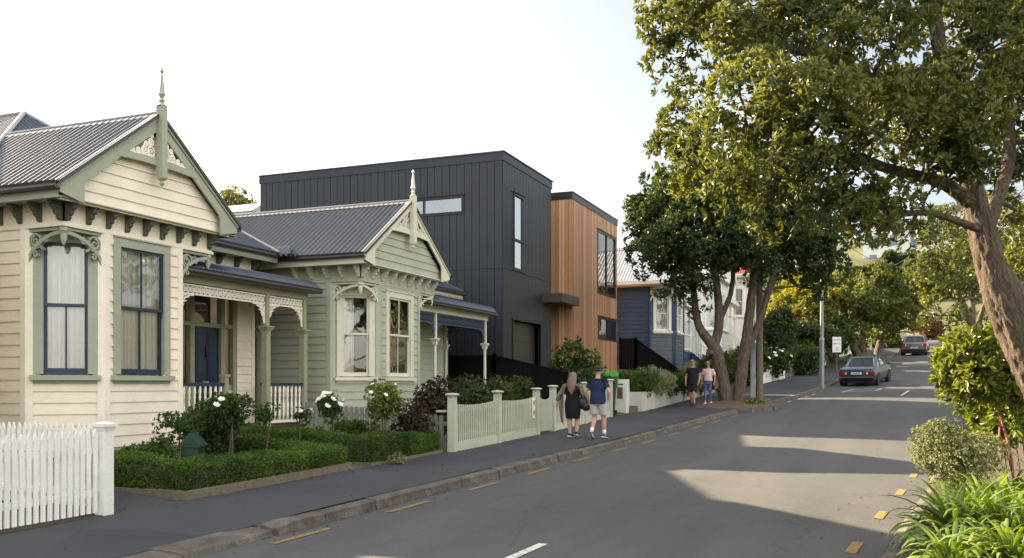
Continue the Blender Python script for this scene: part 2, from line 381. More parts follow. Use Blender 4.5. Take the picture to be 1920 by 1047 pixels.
# yellow and white road paint, worn
t = NT('yellow_road_paint'); n = t.noise(t.coord('World'), 22, 5, .75)
t.base(t.ramp(n, [(.38, (.08, .075, .07)), (.5, (.27, .17, .04)), (.75, (.38, .245, .06))])); t.set(Roughness=.8); M_YEL = t.m
t = NT('white_road_paint'); n = t.noise(t.coord('World'), 22, 5, .75)
t.base(t.ramp(n, [(.36, (.1, .1, .1)), (.46, (.6, .59, .56)), (.7, (.75, .74, .7))])); t.set(Roughness=.8); M_WHT = t.m
def rz_(x, y):
    q = (x - float(xl(y))) / (float(xr(y)) - float(xl(y))); return float(zr(y)) + .05 * (1 - (2 * q - 1) ** 2) + .006
def dash(name, p, q, w, mat):
    mb = MB(); n = 6; p = Vector((*p, 0)); q = Vector((*q, 0)); d = (q - p).normalized(); s = Vector((-d.y, d.x, 0)) * w / 2
    vs = []
    for i in range(n + 1):
        c = p.lerp(q, i / n)
        for e in (-1, 1):
            a = c + s * e; vs.append((a.x, a.y, rz_(a.x, a.y)))
    mb.add(vs, [(2 * i, 2 * i + 1, 2 * i + 3, 2 * i + 2) for i in range(n)])
    return struct(mb.build(name, mat))
y = 5.6
while y < 44:
    L = 1.05; dash('yellow_dash_marking', (float(xl(y)) + .32, y), (float(xl(y + L)) + .32, y + L), .1, M_YEL); y += 2.35
y = 7.2
while y < 26:
    L = .65; dash('yellow_dash_marking', (float(xr(y)) - .32, y), (float(xr(y + L)) - .32, y + L), .11, M_YEL); y += 2.35
for y0, y1, f in ((7.75, 8.75, .49), (43.3, 46.6, .60), (66, 69, .55), (82, 85, .5)):
    X = lambda y: float(xl(y)) * (1 - f) + float(xr(y)) * f
    dash('white_dash_marking', (X(y0), y0), (X(y1), y1), .1, M_WHT)
# small parking marks at the kerb
for y in (39.5, 41.0, 42.5, 44.0): dash('white_tick_marking', (float(xl(y)) + .25, y), (float(xl(y)) + .35, y + .6), .08, M_WHT)
a = [(-1.45, 45.6), (.05, 46.5), (.35, 47.9), (-.95, 47.4)]
for p, q in zip(a, a[1:] + a[:1]): dash('white_box_marking', p, q, .09, M_WHT)
CA, SA = math.cos(R(YAW)), math.sin(R(YAW))
def at(px, py, d):
    """a world point from a bearing/elevation read off the survey photo and a distance along the view axis"""
    r = (px - 960) / 1700 * d
    return Vector((r * CA - d * SA, r * SA + d * CA, CAMZ + (720 - py) / 1700 * d))
# ------------------------------------------------------------------ timber-house kit
def boards(mb, F, a0, a1, b0, b1, opens=(), pitch=.2, lims=None, thick=.03):
    """weatherboards on frame F (a along, b up, c out) as wedge strips cut round the openings"""
    b = b0
    while b < b1 - 1e-4:
        t = min(b + pitch, b1); cuts = sorted({b, t} | {e for o in opens for e in (o[2], o[3]) if b < e < t})
        for z0, z1 in zip(cuts, cuts[1:]):
            if z1 - z0 < .004: continue
            zm = (z0 + z1) / 2; iv = [(a0, a1)]
            for o in opens:
                if o[2] < zm < o[3]:
                    iv = [q for s, e in iv for q in ((s, min(e, o[0])), (max(s, o[1]), e)) if q[1] - q[0] > .01]
            th = lambda z: thick - (thick - .007) * (z - b) / pitch
            for s, e in iv:
                if lims:
                    l0, l1 = lims(z0), lims(min(z1, b1 - 1e-3)); s0, e0, s1, e1 = max(s, l0[0]), min(e, l0[1]), max(s, l1[0]), min(e, l1[1])
                    if e0 - s0 < .01: continue
                    if e1 < s1: s1 = e1 = (s1 + e1) / 2
                else: s0, e0, s1, e1 = s, e, s, e
                mb.hexa([F(s0, z0, -.01), F(e0, z0, -.01), F(e1, z1, -.01), F(s1, z1, -.01), F(s0, z0, th(z0)), F(e0, z0, th(z0)), F(e1, z1, th(z1)), F(s1, z1, th(z1))])
        b = t
def corrugate(mb, o, u, s, length, top, bot=None, pitch=.155, amp=.034, seg=6):
    """corrugated iron: eave origin o, along u, up-slope unit s; top(a)/bot(a) = slope distances"""
    o = Vector(o); u = Vector(u).normalized(); s = Vector(s).normalized(); n = u.cross(s).normalized()
    if n.z < 0: n = -n
    k = int(length / pitch * seg) + 1; vs = []
    for i in range(k + 1):
        a = length * i / k; h = n * (amp * math.sin(2 * math.pi * a / pitch)); b0 = bot(a) if bot else 0
        vs.append(o + u * a + s * b0 + h); vs.append(o + u * a + s * max(top(a), b0) + h)
    mb.add(vs, [(2 * i, 2 * i + 2, 2 * i + 3, 2 * i + 1) for i in range(k)])
def bullnose(mb, F, a0, a1, prof, pitch=.115, amp=.02, seg=6):
    """curved verandah iron; prof = [(c,b)..] from gutter up to the wall; F(a,b,c)"""
    L = a1 - a0; k = int(L / pitch * seg) + 1; m = len(prof); vs = []; ns = []
    for j in range(m):
        p, q = prof[max(j - 1, 0)], prof[min(j + 1, m - 1)]; dx, dy = q[0] - p[0], q[1] - p[1]; l = math.hypot(dx, dy); nx, ny = dy / l, -dx / l
        if ny < 0: nx, ny = -nx, -ny
        ns.append((nx, ny))
    for i in range(k + 1):
        a = a0 + L * i / k; h = amp * math.sin(2 * math.pi * a / pitch)
        for j in range(m): vs.append(F(a, prof[j][1] + ns[j][1] * h, prof[j][0] + ns[j][0] * h))
    mb.add(vs, [(i * m + j, (i + 1) * m + j, (i + 1) * m + j + 1, i * m + j + 1) for i in range(k) for j in range(m - 1)])
def bracket_poly(d=.25, h=.33):
    P = [(0, 0), (d, 0), (d, -.035), (d * .86, -.06)]
    for k in range(3):
        c = d * (.80 - .26 * k); z = -.06 - k * h * .27
        for q in range(5): t = math.pi * q / 4; P.append((c - d * .03 * q + d * .07 * math.sin(t), z - h * .25 * q / 4 - 0.004))
    P += [(d * .12, -h * .95), (d * .05, -h), (0, -h)]
    return P
def eave_bracket(mb, F, a, b, d=.25, h=.33, w=.075):
    """scroll-sawn bracket: depth runs along c"""
    P = bracket_poly(d, h); n = len(P)
    mb.add([F(a - w / 2, b + z, c) for c, z in P] + [F(a + w / 2, b + z, c) for c, z in P], [tuple(range(n)), tuple(range(n, 2 * n))] + [(i, (i + 1) % n, n + (i + 1) % n, n + i) for i in range(n)])
def arc(cx, cy, r, t0, t1, n=10): return [(cx + r * math.cos(R(t0 + (t1 - t0) * i / n)), cy + r * math.sin(R(t0 + (t1 - t0) * i / n))) for i in range(n + 1)]
def spiral(cx, cy, r0, r1, t0, turns, n=22): return [(cx + (r0 + (r1 - r0) * i / n) * math.cos(R(t0) + 2 * math.pi * turns * i / n), cy + (r0 + (r1 - r0) * i / n) * math.sin(R(t0) + 2 * math.pi * turns * i / n)) for i in range(n + 1)]
def fret(mb, F, s, w, h, c0=-.03, c1=.03):
    """scroll-sawn corner fret; hangs from (0,0), inner end away along s*w, full drop h at the s=0 side"""
    q = lambda pts: [(s * a, b) for a, b in pts]
    mb.ribbon(F, q([(0, -.025), (w, -.025)]), .05, c0, c1); mb.ribbon(F, q([(.025, 0), (.025, -h)]), .05, c0, c1)
    arch = [(.05 + (w - .06) * t, -h + .02 + (h - .11) * math.sin(t * math.pi / 2) ** .6) for t in [i / 12 for i in range(13)]]
    mb.ribbon(F, q(arch), .062, c0 - .008, c1 + .008)
    r = min(w, h) * .22; cx, cy = .07 + r * 1.1, -.07 - r * 1.1
    mb.ribbon(F, q(arc(cx, cy, r, 0, 360, 18)), .03, c0, c1)
    mb.ribbon(F, q(spiral(cx, cy, r * .75, r * .2, 90, 1.2)), .028, c0, c1)
    mb.ribbon(F, q(spiral(cx + r * 1.9, cy + r * .35, r * .55, r * .12, 200, 1.1)), .026, c0, c1)
    mb.ribbon(F, q(spiral(cx + .02, cy - r * 1.75, r * .45, r * .1, 60, 1.1)), .026, c0, c1)
    mb.ribbon(F, q([(cx + r * .7, cy - r * .7), (cx + r * 1.5, cy - r * 1.15)]), .03, c0, c1)
    mb.ribbon(F, q([(w - .03, -.04), (w - .03, -.12)]), .05, c0, c1)
    mb.ribbon(F, q([(.03, -h), (.045, -h - .06), (.02, -h - .1)]), .03, c0, c1)
def lace_strip(mb, F, a0, a1, b0, b1, c0=-.012, c1=.012, cell=.13):
    """sawn lace frieze: rails, crossed bars and rings"""
    n = max(1, round((a1 - a0) / cell)); L = (a1 - a0) / n; h = b1 - b0
    for b in (b0 + .015, b1 - .015): mb.ribbon(F, [(a0, b), (a1, b)], .03, c0 - .006, c1 + .006)
    for i in range(n):
        s = a0 + i * L; m = (b0 + b1) / 2
        mb.ribbon(F, [(s, b0 + .02), (s + L, b1 - .02)], .02, c0, c1 - .001); mb.ribbon(F, [(s, b1 - .02), (s + L, b0 + .02)], .02, c0, c1 - .002)
        mb.ribbon(F, arc(s + L / 2, m, min(L, h) * .3, 0, 360, 10), .018, c0, c1 + .001)
        mb.ribbon(F, arc(s, m, min(L, h) * .22, 0, 360, 8), .018, c0, c1 + .002)
def lace_corner(mb, F, s, r, drop, top, a, c0=-.012, c1=.012):
    """quarter-arch lace bracket at a post: centre line s=+-1 away from a"""
    for k, (rr, ww) in enumerate(((1.0, .026), (.62, .02))):
        pts = [(a + s * r * rr * (1 - math.cos(t)), top - drop * rr * (1 - math.sin(t))) for t in [i / 10 * math.pi / 2 for i in range(11)]]
        mb.ribbon(F, pts, ww, c0, c1 + k * .001)
    for t in (.2, .5, .8):
        x, y = a + s * r * .30 * (t + .3), top - drop * (.9 - t) * .75
        mb.ribbon(F, arc(x, y, r * .11, 0, 360, 9), .018, c0, c1 + .002)
    mb.ribbon(F, [(a + s * .02, top), (a + s * .02, top - drop)], .03, c0, c1 + .003)
    mb.ribbon(F, [(a, top - .012), (a + s * r, top - .012)], .024, c0, c1 + .003)
    for i in range(4):
        t = i / 3; mb.ribbon(F, [(a + s * .03, top - drop * (.25 + .7 * t)), (a + s * r * (.15 + .55 * (1 - t)), top - drop * (.12 + .5 * t))], .016, c0, c1 - .001)
def sash_window(parent, F, a0, a1, b0, b1, trim, sash, glass, curt, mull=(0, 0), tw=.14, sill=True, dark=None, meet=.52, curtain=1, name='window', proud=.05):
    """double-hung window: trim is the frame part; sash, sill, glass, curtain are its sub-parts"""
    mb = MB()
    mb.fbox(F, a0 - tw, b1, -.04, a1 + tw, b1 + tw, proud); mb.fbox(F, a0 - tw, b0, -.04, a0, b1, proud); mb.fbox(F, a1, b0, -.04, a1 + tw, b1, proud)
    mb.fbox(F, a0 - tw - .02, b1 + tw, -.04, a1 + tw + .02, b1 + tw + .03, proud + .025)
    fr = mb.build(name, trim, parent)
    if sill:
        mb = MB(); mb.fbox(F, a0 - tw - .05, b0 - .11, -.04, a1 + tw + .05, b0 - .02, proud + .07); mb.fbox(F, a0 - tw, b0 - .17, -.04, a1 + tw, b0 - .11, proud - .012)
        mb.build('sill', trim, fr)
    mb = MB(); m = b0 + (b1 - b0) * meet; sw = .055
    def sashbox(z0, z1, c, n, bot):
        mb.fbox(F, a0, z0, c - .035, a0 + sw, z1, c); mb.fbox(F, a1 - sw, z0, c - .035, a1, z1, c)
        mb.fbox(F, a0 + sw, z1 - sw, c - .035, a1 - sw, z1, c); mb.fbox(F, a0 + sw, z0, c - .035, a1 - sw, z0 + bot, c)
        for i in range(n):
            x = a0 + (a1 - a0) * (i + 1) / (n + 1); mb.fbox(F, x - .014, z0 + bot, c - .028, x + .014, z1 - sw, c - .005)
    sashbox(m - .01, b1, .012, mull[0], .05); sashbox(b0, m + .04, -.028, mull[1], .1)
    for x, sg in ((a0, 1), (a1 - sw, 1)): mb.fprism(F, [(x + .01, m - .01), (x + .045, m - .01), (x + .04, m - .09), (x + .02, m - .12)], -.02, .01)
    mb.build('sash', sash, fr)
    mb = MB(); mb.quad(F(a0 + .03, m, -.008), F(a1 - .03, m, -.008), F(a1 - .03, b1 - .03, -.008), F(a0 + .03, b1 - .03, -.008))
    mb.quad(F(a0 + .03, b0 + .06, -.048), F(a1 - .03, b0 + .06, -.048), F(a1 - .03, m + .02, -.048), F(a0 + .03, m + .02, -.048))
    mb.build('pane', glass, fr)
    if curtain:
        mb = MB(); lo_, hi_ = a0 - .02, a1 + .02
        spans = [(lo_, hi_)] if curtain == 1 else [(lo_, lo_ + (hi_ - lo_) * curtain)] if curtain > 0 else [(hi_ + (hi_ - lo_) * curtain, hi_)]
        for s, e in spans:
            k = max(8, int((e - s) / .012)); vs = []
            for i in range(k + 1):
                a = s + (e - s) * i / k; d = -.11 + .022 * math.sin(a * 62 + 1.3 * math.sin(a * 9)) + .012 * math.sin(a * 23)
                vs += [F(a, b0 - .02, d - .01 * math.sin(a * 31)), F(a, b1 + .02, d)]
            mb.add(vs, [(2 * i, 2 * i + 2, 2 * i + 3, 2 * i + 1) for i in range(k)])
        mb.build('curtain', curt, fr, smooth=True)
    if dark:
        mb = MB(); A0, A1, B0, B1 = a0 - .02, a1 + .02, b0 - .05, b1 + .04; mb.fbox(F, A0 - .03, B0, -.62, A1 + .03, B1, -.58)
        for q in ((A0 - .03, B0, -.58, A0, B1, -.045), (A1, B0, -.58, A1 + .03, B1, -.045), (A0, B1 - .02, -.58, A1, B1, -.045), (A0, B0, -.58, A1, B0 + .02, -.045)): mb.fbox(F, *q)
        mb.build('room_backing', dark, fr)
    return fr
def baluster_src(mat, h, parent):
    mb = MB(); p = [(.026, 0), (.026, h * .12), (.034, h * .14), (.022, h * .18), (.03, h * .3), (.034, h * .42), (.02, h * .56), (.018, h * .66), (.03, h * .7), (.02, h * .74), (.026, h * .8), (.034, h * .84), (.026, h * .87), (.026, h)]
    mb.lathe((0, 0, 0), p, 8); return mb.build('baluster', mat, parent, smooth=True, world=False)
def balustrade(parent, p, q, h, railmat, balmat, gap=.145, rail_h=.07):
    """turned balusters between two rails, feet at p.z"""
    p = Vector(p); q = Vector(q); d = (q - p); L = d.length; d.normalize()
    mb = MB(); up = Vector((0, 0, 1)); mb.beam(p + up * h, q + up * h, .085, .05); mb.beam(p + up * (h + .033), q + up * (h + .033), .12, .022)
    r = mb.build('handrail', railmat, parent)
    mb = MB(); mb.beam(p + up * .09, q + up * .09, .06, .06); mb.build('bottom_rail', balmat, r)
    n = max(2, int(L / gap)); src = None; off = wmat(parent).inverted()
    for i in range(n):
        x = p + d * (L * (i + .5) / n) + up * .12; x = off @ x
        if src is None: src = baluster_src(balmat, h - .14, r); src.location = x
        else: inst(src, r, x)
    return r
def turned_post(parent, x, y, z0, z1, mat, w=.13, cap=.62, fancy=False):
    """verandah post: square lower shaft, moulded capital, square top"""
    mb = MB(); h = w / 2; zc = z0 + (z1 - z0) * cap
    mb.box(x - h * 1.15, y - h * 1.15, z0, x + h * 1.15, y + h * 1.15, z0 + .22)
    if fancy: mb.lathe((x, y, 0), [(h, z0 + .2), (h * .8, z0 + .3), (h * .8, zc - .14), (h, zc - .1)], 12)
    else: mb.box(x - h, y - h, z0 + .2, x + h, y + h, zc - .1)
    mb.box(x - h * .8, y - h * .8, zc, x + h * .8, y + h * .8, z1)
    p = mb.build('verandah_post', mat, parent)
    mb = MB(); mb.lathe((x, y, 0), [(w * .74, zc - .14), (w * .78, zc - .10), (w * .85, zc - .06), (w * 1.15, zc - .01), (w * 1.4, zc + .03), (w * 1.4, zc + .055), (w * .7, zc + .06)], 4, math.pi / 4)
    mb.build('capital', mat, p); return p

M = {}
def house_mats():
    M['iron'] = NT('corrugated_iron_grey')
    t = M['iron']; w = t.coord('World'); n = t.noise(w, 1.5, 5, .7); n2 = t.noise(t.coord('World', (1, 1, 4)), 9, 4)
    c = t.mix(.4, t.ramp(n, [(.3, (.026, .031, .044)), (.7, (.042, .048, .062))]), t.ramp(n2, [(.3, (.024, .028, .04)), (.7, (.052, .058, .074))]))
    t.base(c); t.set(Roughness=.3, Metallic=.1, Specular_IOR_Level=.85); M['iron'] = t.m
    t = NT('corrugated_iron_blue'); w = t.coord('World'); n = t.noise(w, 1.5, 5, .7)
    t.base(t.ramp(n, [(.3, (.026, .036, .062)), (.7, (.042, .056, .088))])); t.set(Roughness=.32, Metallic=.2, Specular_IOR_Level=.7); M['blueiron'] = t.m
    M['flash'] = plain('roof_flashing', (.34, .33, .33), .35, .3, nscale=3)
    M['gutter'] = plain('dark_gutter', (.045, .042, .045), .35, nscale=4)
    M['cream'] = paint('cream_paint', (.82, .735, .60)); M['creamtrim'] = paint('cream_trim_paint', (.85, .775, .65))
    M['sage'] = paint('sage_trim_paint', (.345, .365, .285)); M['olive'] = paint('bracket_paint', (.10, .102, .088))
    M['olive2'] = paint('verandah_paint', (.29, .285, .20)); M['navy'] = paint('navy_sash_paint', (.022, .036, .068), .35)
    M['door'] = paint('blue_door_paint', (.012, .028, .058), .3)
    M['green'] = paint('sage_board_paint', (.40, .41, .325)); M['pale'] = paint('pale_trim_paint', (.64, .615, .50))
    M['palefence'] = paint('pale_sage_fence_paint', (.49, .50, .405)); M['greenfence'] = paint('grey_green_fence_paint', (.2, .225, .18))
    M['white'] = paint('white_paint', (.80, .79, .76)); M['glass'] = glassmat('old_glass', (.97, .98, .98), boost=2.6); M['glass2'] = glassmat('new_glass', ior=1.7, boost=6.5, wav=.004)
    t = NT('net_curtain'); w = t.coord('World', (1, 1, .15)); n = t.noise(w, 30, 3)
    t.base(t.ramp(n, [(.3, (.82, .8, .76)), (.7, (.95, .93, .9))])); t.set(Roughness=.9)
    tr = t.node('ShaderNodeBsdfTranslucent'); tr.inputs[0].default_value = (.8, .78, .72, 1); mx = t.node('ShaderNodeMixShader'); mx.inputs[0].default_value = .12
    t.link(t.b.outputs[0], mx.inputs[1]); t.link(tr.outputs[0], mx.inputs[2]); t.link(mx.outputs[0], t.out.inputs[0]); M['curtain'] = t.m
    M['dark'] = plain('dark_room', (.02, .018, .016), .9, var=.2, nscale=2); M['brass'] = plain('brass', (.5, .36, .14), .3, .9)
    M['deck'] = paint('brown_deck_paint', (.055, .035, .03)); M['found'] = paint('foundation_paint', (.5, .45, .33))
    M['iron_lace'] = paint('navy_lace_paint', (.05, .075, .12))
house_mats()

def villa(name, label, x0, ya, yb, c, zg, zb, zs, ze, zrd, cfg):
    """bay villa. x0 front plane, ya..yb bay, c chamfer leg, zg ground, zb board start, zs soffit, ze eave (gutter top), zrd ridge"""
    wall, trim, barge, brk, fretm, lace, sashm = (cfg[k] for k in ('wall', 'trim', 'barge', 'brk', 'fret', 'lace', 'sash'))
    yc = (ya + yb) / 2; xm = cfg['xm']; ye = cfg['yend']; H = thing(name, label, 'house', (x0, yc, zg))
    Fs = frame((x0, ya, 0), (-1, 0, 0), (0, -1, 0)); s2 = 1 / math.sqrt(2)
    Fc = frame((x0 - c, ya, 0), (s2, s2, 0), (s2, -s2, 0)); cl = c * math.sqrt(2)
    Ff = frame((x0, ya, 0), (0, 1, 0), (1, 0, 0)); W = yb - ya
    Fc2 = frame((x0, yb - c, 0), (-s2, s2, 0), (s2, s2, 0)); Fr = frame((x0, yb, 0), (-1, 0, 0), (0, 1, 0))
    zfz = zs - .36; pt = .2
    wc, wf = cfg['win_c'], cfg['win_f']   # (a0,a1,b0,b1)
    tw = cfg.get('tw', .15)
    grow = lambda o: (o[0] - tw * .5, o[1] + tw * .5, o[2] - .06, o[3] + tw * .5)
    # walls
    mb = MB(); boards(mb, Fs, c, x0 - xm + 6.0, zb, zfz, pitch=pt); boards(mb, Fc, 0, cl, zb, zfz, [grow(wc)], pt); boards(mb, Ff, c, W - c, zb, zfz, [grow(wf)], pt)
    boards(mb, Fc2, 0, cl, zb, zfz, pitch=pt); boards(mb, Fr, c, x0 - xm, zb, zfz, pitch=pt)
    # upper square frieze box under the roof
    for F, a0, a1 in ((Fs, 0, x0 - xm + 6), (Ff, 0, W), (Fr, 0, x0 - xm)): mb.fbox(F, a0, zfz, -.06, a1, zs, .0)
    for F in (Fs, Ff, Fr): mb.fbox(F, -.05 if F is not Ff else -.05, zfz - .05, -.05, (W + .05) if F is Ff else x0 - xm, zfz + .0, .045); mb.fbox(F, -.02, zfz + .0, .0, (W + .02) if F is Ff else x0 - xm, zfz + .03, .025)
    mb.prism([(x0 - .03, ya + .03, zfz - .012), (x0 - c, ya + .03, zfz - .012), (x0 - .03, ya + c, zfz - .012)], (0, 0, .01)); mb.prism([(x0 - .03, yb - .03, zfz - .012), (x0 - c, yb - .03, zfz - .012), (x0 - .03, yb - c, zfz - .012)], (0, 0, .01))
    mb.build('wall', wall, H)
    mb = MB(); d = .012  # hollow core so the rooms are dark (set back behind boards)
    cb = .10
    # corner boards and cover boards
    for F, a in ((Fs, c), (Fc, .0), (Fc, cl), (Ff, c), (Ff, W - c)):
        s = 1 if (F is Fs or a == 0 or (F is Ff and a == c)) else -1
        mb.fbox(F, min(a, a + s * cb), zb - .3, -.02, max(a, a + s * cb), zfz - .05, .045)
    for px_, py_ in ((x0 - c, ya), (x0, ya + c), (x0, yb - c), (x0 - c, yb)): mb.lathe((px_, py_, 0), [(.048, zb - .3), (.048, zfz - .05)], 8, R(22.5))
    mb.fbox(Ff, c + cb, zfz - .2, -.02, W - c - cb, zfz - .05, .036); mb.fbox(Fc, cb, zfz - .12, -.02, cl - cb, zfz - .05, .036)
    mb.build('corner_board', cfg['corner'], H)
    mb = MB(); mb.fbox(Ff, c, zg - .5, -.06, W - c, zb, .0); mb.fbox(Fc, 0, zg - .5, -.06, cl, zb, .0); mb.fbox(Fs, c, zg - .5, -.06, 8, zb, .0); mb.build('foundation', M['found'], H); mb = MB(); mb.fbox(Fr, c, zg - .5, -.06, x0 - xm, zb, 0)
    mb.build('foundation', M['found'], H)
    # windows
    sash_window(H, Fc, *wc, trim, sashm, M['glass'], M['curtain'], cfg['mull_c'], tw, curtain=cfg['cur_c'], dark=M['dark'])
    sash_window(H, Ff, *wf, trim, sashm, M['glass'], M['curtain'], cfg['mull_f'], tw, curtain=cfg['cur_f'], dark=M['dark'])
    # frets under the overhanging corner
    mb = MB(); fh = cfg.get('fh', .62); PEN = [(.02, -.36), (.05, -.27), (.06, -.2), (.035, -.17), (.07, -.12), (.07, -.05)]
    for F, a, s in ((Fs, c + .02, -1), (Ff, c + .02, -1), (Ff, W - c - .02, 1)):
        if s > 0: mb.lathe((x0 - .03, ya + .03, zfz), PEN, 8); mb.build('corner_fretwork', fretm, H); mb = MB()
        G = (lambda F, a: lambda p, q, r=0: F(a + p, zfz - .055 + q, r - .03))(F, a); fret(mb, G, s, c - .02, fh)
    mb.lathe((x0 - .03, yb - .03, zfz), PEN, 8)
    mb.build('corner_fretwork', fretm, H)
    # eave brackets
    nb = cfg.get('nb', 8); src = None
    def put(F, a, n):
        nonlocal src
        m = MB(); eave_bracket(m, F, a, zs, .24, .31, .075); m.build('eave_bracket', brk, H)
    for i in range(nb): put(Ff, .06 + (W - .12) * i / (nb - 1), 0)
    for i in range(5): put(Fs, .06 + .46 * i, 0)
    # soffit, fascia
    ov = .40; xf = x0 + .36; yl, yr_ = ya - ov, yb + ov; sl = (zrd - ze) / ((yr_ - yl) / 2); nrm = math.hypot(1, sl)
    mb = MB(); mb.box(x0 - 9, yl + .02, zs, xf - .06, ya + .0, zs + .02); mb.box(x0 - (x0 - xm), yb, zs, xf - .06, yr_ - .02, zs + .02); mb.box(x0, ya, zs, xf - .06, yb, zs + .022)
    mb.box(x0 - 9, yl, zs - .02, xf - .05, yl + .025, ze - .05); mb.box(xm - .2, yr_ - .025, zs - .02, xf - .05, yr_, ze - .05)
    mb.build('soffit', barge, H)
    # gable weatherboards
    Fg = frame((x0 + .20, yc, 0), (0, 1, 0), (1, 0, 0)); hw = (yr_ - yl) / 2
    lim = lambda z: (-(hw - .12 - max(z - zs - .1, 0) / sl), (hw - .12 - max(z - zs - .1, 0) / sl))
    mb = MB(); boards(mb, Fg, -hw, hw, zs + .02, zs + sl * (hw - .2), pitch=.2, lims=lim); mb.fbox(Fg, -hw + .1, zs - .03, -.0, hw - .1, zs + .03, .05)
    mb.build('gable_boards', wall, H)
    # bargeboards with flared feet, collar, post
    Fb = frame((xf, yc, 0), (0, 1, 0), (1, 0, 0)); bw = cfg.get('bw', .22)
    zl = lambda y: ze - .02 + sl * (hw - abs(y))      # roof underside line
    mb = MB()
    for s in (-1, 1):
        yo = hw + .0; xk = hw - .55
        P = [(s * yo, zl(yo)), (0, zl(0)), (0, zl(0) - bw * nrm), (s * (hw * .30), zl(hw * .30) - bw * nrm), (s * (xk), zl(xk) - bw * nrm - .02), (s * (xk + .05), zl(xk) - bw * nrm - .12), (s * (xk + .05), zs - .04), (s * (yo - .02), zs - .04 + .10), (s * yo, zs + .1)]
        mb.fprism(Fb, P if s > 0 else P[::-1], -.04, 0)
        mb.fprism(Fb, [(s * yo, zl(yo)), (0, zl(0)), (0, zl(0) - .07), (s * yo, zl(yo) - .07)], 0.0, .03)
    zc = zrd - cfg.get('collar', .80); yk = (zl(0) - bw * nrm - zc) / sl
    yk2 = yk + .28
    P = [(-yk2, zc - .03), (-yk * .55, zc + .03), (yk * .55, zc + .03), (yk2, zc - .03), (yk2 - .03, zc - .13), (yk * .6, zc - .10), (-yk * .6, zc - .10), (-yk2 + .03, zc - .13)]
    mb.fprism(Fb, P, -.035, .006)
    mb.build('bargeboard', barge, H)
    mb = MB(); Ft = lambda a, b, c_=0: Fb(a, b, c_ - .02)
    for s in (-1, 1):
        tri = lambda a, b: (s * (.09 + (yk - .12) * a), zc + .03 + (zl(0) - bw * nrm - zc - .03 - .05) * b)
        for (a, b, r) in ((.16, .2, .085), (.42, .18, .065), (.16, .55, .06), (.66, .12, .042), (.13, .80, .03), (.36, .44, .04), (.84, .07, .025)):
            cx, cy = tri(a, b); mb.ribbon(Ft, arc(cx, cy, r * yk / .75, 0, 360, 14), .026, -.01, .01); mb.ribbon(Ft, spiral(cx, cy, r * .7 * yk / .75, .008, 70 * s, 1.2 * s, 12), .022, -.01, .012)
        mb.ribbon(Ft, [tri(0, 1.05), tri(1.08, 0)], .05, -.01, .014); mb.ribbon(Ft, [tri(0, 0), tri(1.1, 0)], .03, -.01, .014)
        for a in (.28, .55): mb.ribbon(Ft, [tri(a, 0), tri(a * .8, .95 - a)], .02, -.008, .009)
    mb.build('gable_fretwork', lace, H)
    mb = MB(); xp = xf + .045; zt = zrd + .14; zb_ = zrd - cfg.get('drop', 1.12); h = .066
    mb.box(xp - .06, yc - h, zb_, xp + .09, yc + h, zt)
    mb.lathe((xp + .015, yc, 0), [(h * 1.35, zb_ + .02), (h * 1.45, zb_ - .02), (h * .8, zb_ - .05)], 4, math.pi / 4); mb.lathe((xp + .015, yc, 0), [(.012, zb_ - .16), (.05, zb_ - .11), (.03, zb_ - .07), (.05, zb_ - .04)], 10)
    mb.lathe((xp + .015, yc, 0), [(h * 1.45, zt), (h * .6, zt + .05), (.035, zt + .06), (.062, zt + .1), (.03, zt + .14), (.055, zt + .19), (.07, zt + .21), (.052, zt + .26), (.024, zt + .56), (.018, zt + .60), (.04, zt + .63), (.036, zt + .66), (.006, zt + .71)], 10)
    mb.build('finial', barge, H)
    # roof of the bay wing
    Lx = cfg.get('wing_len', 7.0); xr_ = xf + .02; rs = math.hypot((yr_ - yl) / 2, zrd - ze)
    mb = MB(); corrugate(mb, (xr_, yl - .04, ze - .03), (-1, 0, 0), (0, 1, sl), Lx, lambda a: rs + .02); corrugate(mb, (xr_, yr_ + .04, ze - .03), (-1, 0, 0), (0, -1, sl), Lx - 3.2, lambda a: rs + .02)
    rf = mb.build('roof', M['iron'], H, smooth=True)
    mb = MB(); k = .026
    mb.tube([(xr_, yc, zrd + k), (xr_ - Lx, yc, zrd + k)], .035, 8)
    for s in (-1, 1):
        mb.prism([(xr_ - .02, yc, zrd + .015), (xr_ - .02, yc + s * .13, zrd + .02 - sl * .13), (xr_ - .02, yc + s * .13, zrd + .03 - sl * .13), (xr_ - .02, yc, zrd + .027)], (-Lx, 0, 0))
        mb.prism([(xr_ + .02, yc + s * (hw + .04), ze - .02), (xr_ + .02, yc, zrd + .02), (xr_ + .02, yc, zrd + .035), (xr_ + .02, yc + s * (hw + .04), ze - .005)], (-.13, 0, 0))
    mb.build('ridge_flashing', M['flash'], rf)
    mb = MB()
    for s in (-1, 1): mb.prism([(xr_ + .022, yc + s * (hw + .05), ze - .08), (xr_ + .022, yc, zrd - .035), (xr_ + .022, yc, zrd + .036), (xr_ + .022, yc + s * (hw + .05), ze - .004)], (.02, 0, 0))
    mb.build('verge_trim', M['gutter'], rf)
    def gutter(p, q, nrmv, nm='gutter'):
        m = MB(); p = Vector(p); q = Vector(q); n = Vector(nrmv); pr = [(0, 0), (.10, .0), (.125, .03), (.115, .07), (.13, .12), (.105, .12), (.095, .03), (.01, .02)]
        m.prism([p + n * a + Vector((0, 0, b)) for a, b in pr], q - p); return m.build(nm, M['gutter'], H)
    gutter((xf + .03, yl, ze - .14), (x0 - 9, yl, ze - .14), (0, -1, 0)); gutter((xf + .02, yr_, ze - .14), (xm + .3, yr_, ze - .14), (0, 1, 0))
    # main body: front wall beside the bay, end wall, hip roof
    xb0 = xm - 7.5; ybk = ya - .35
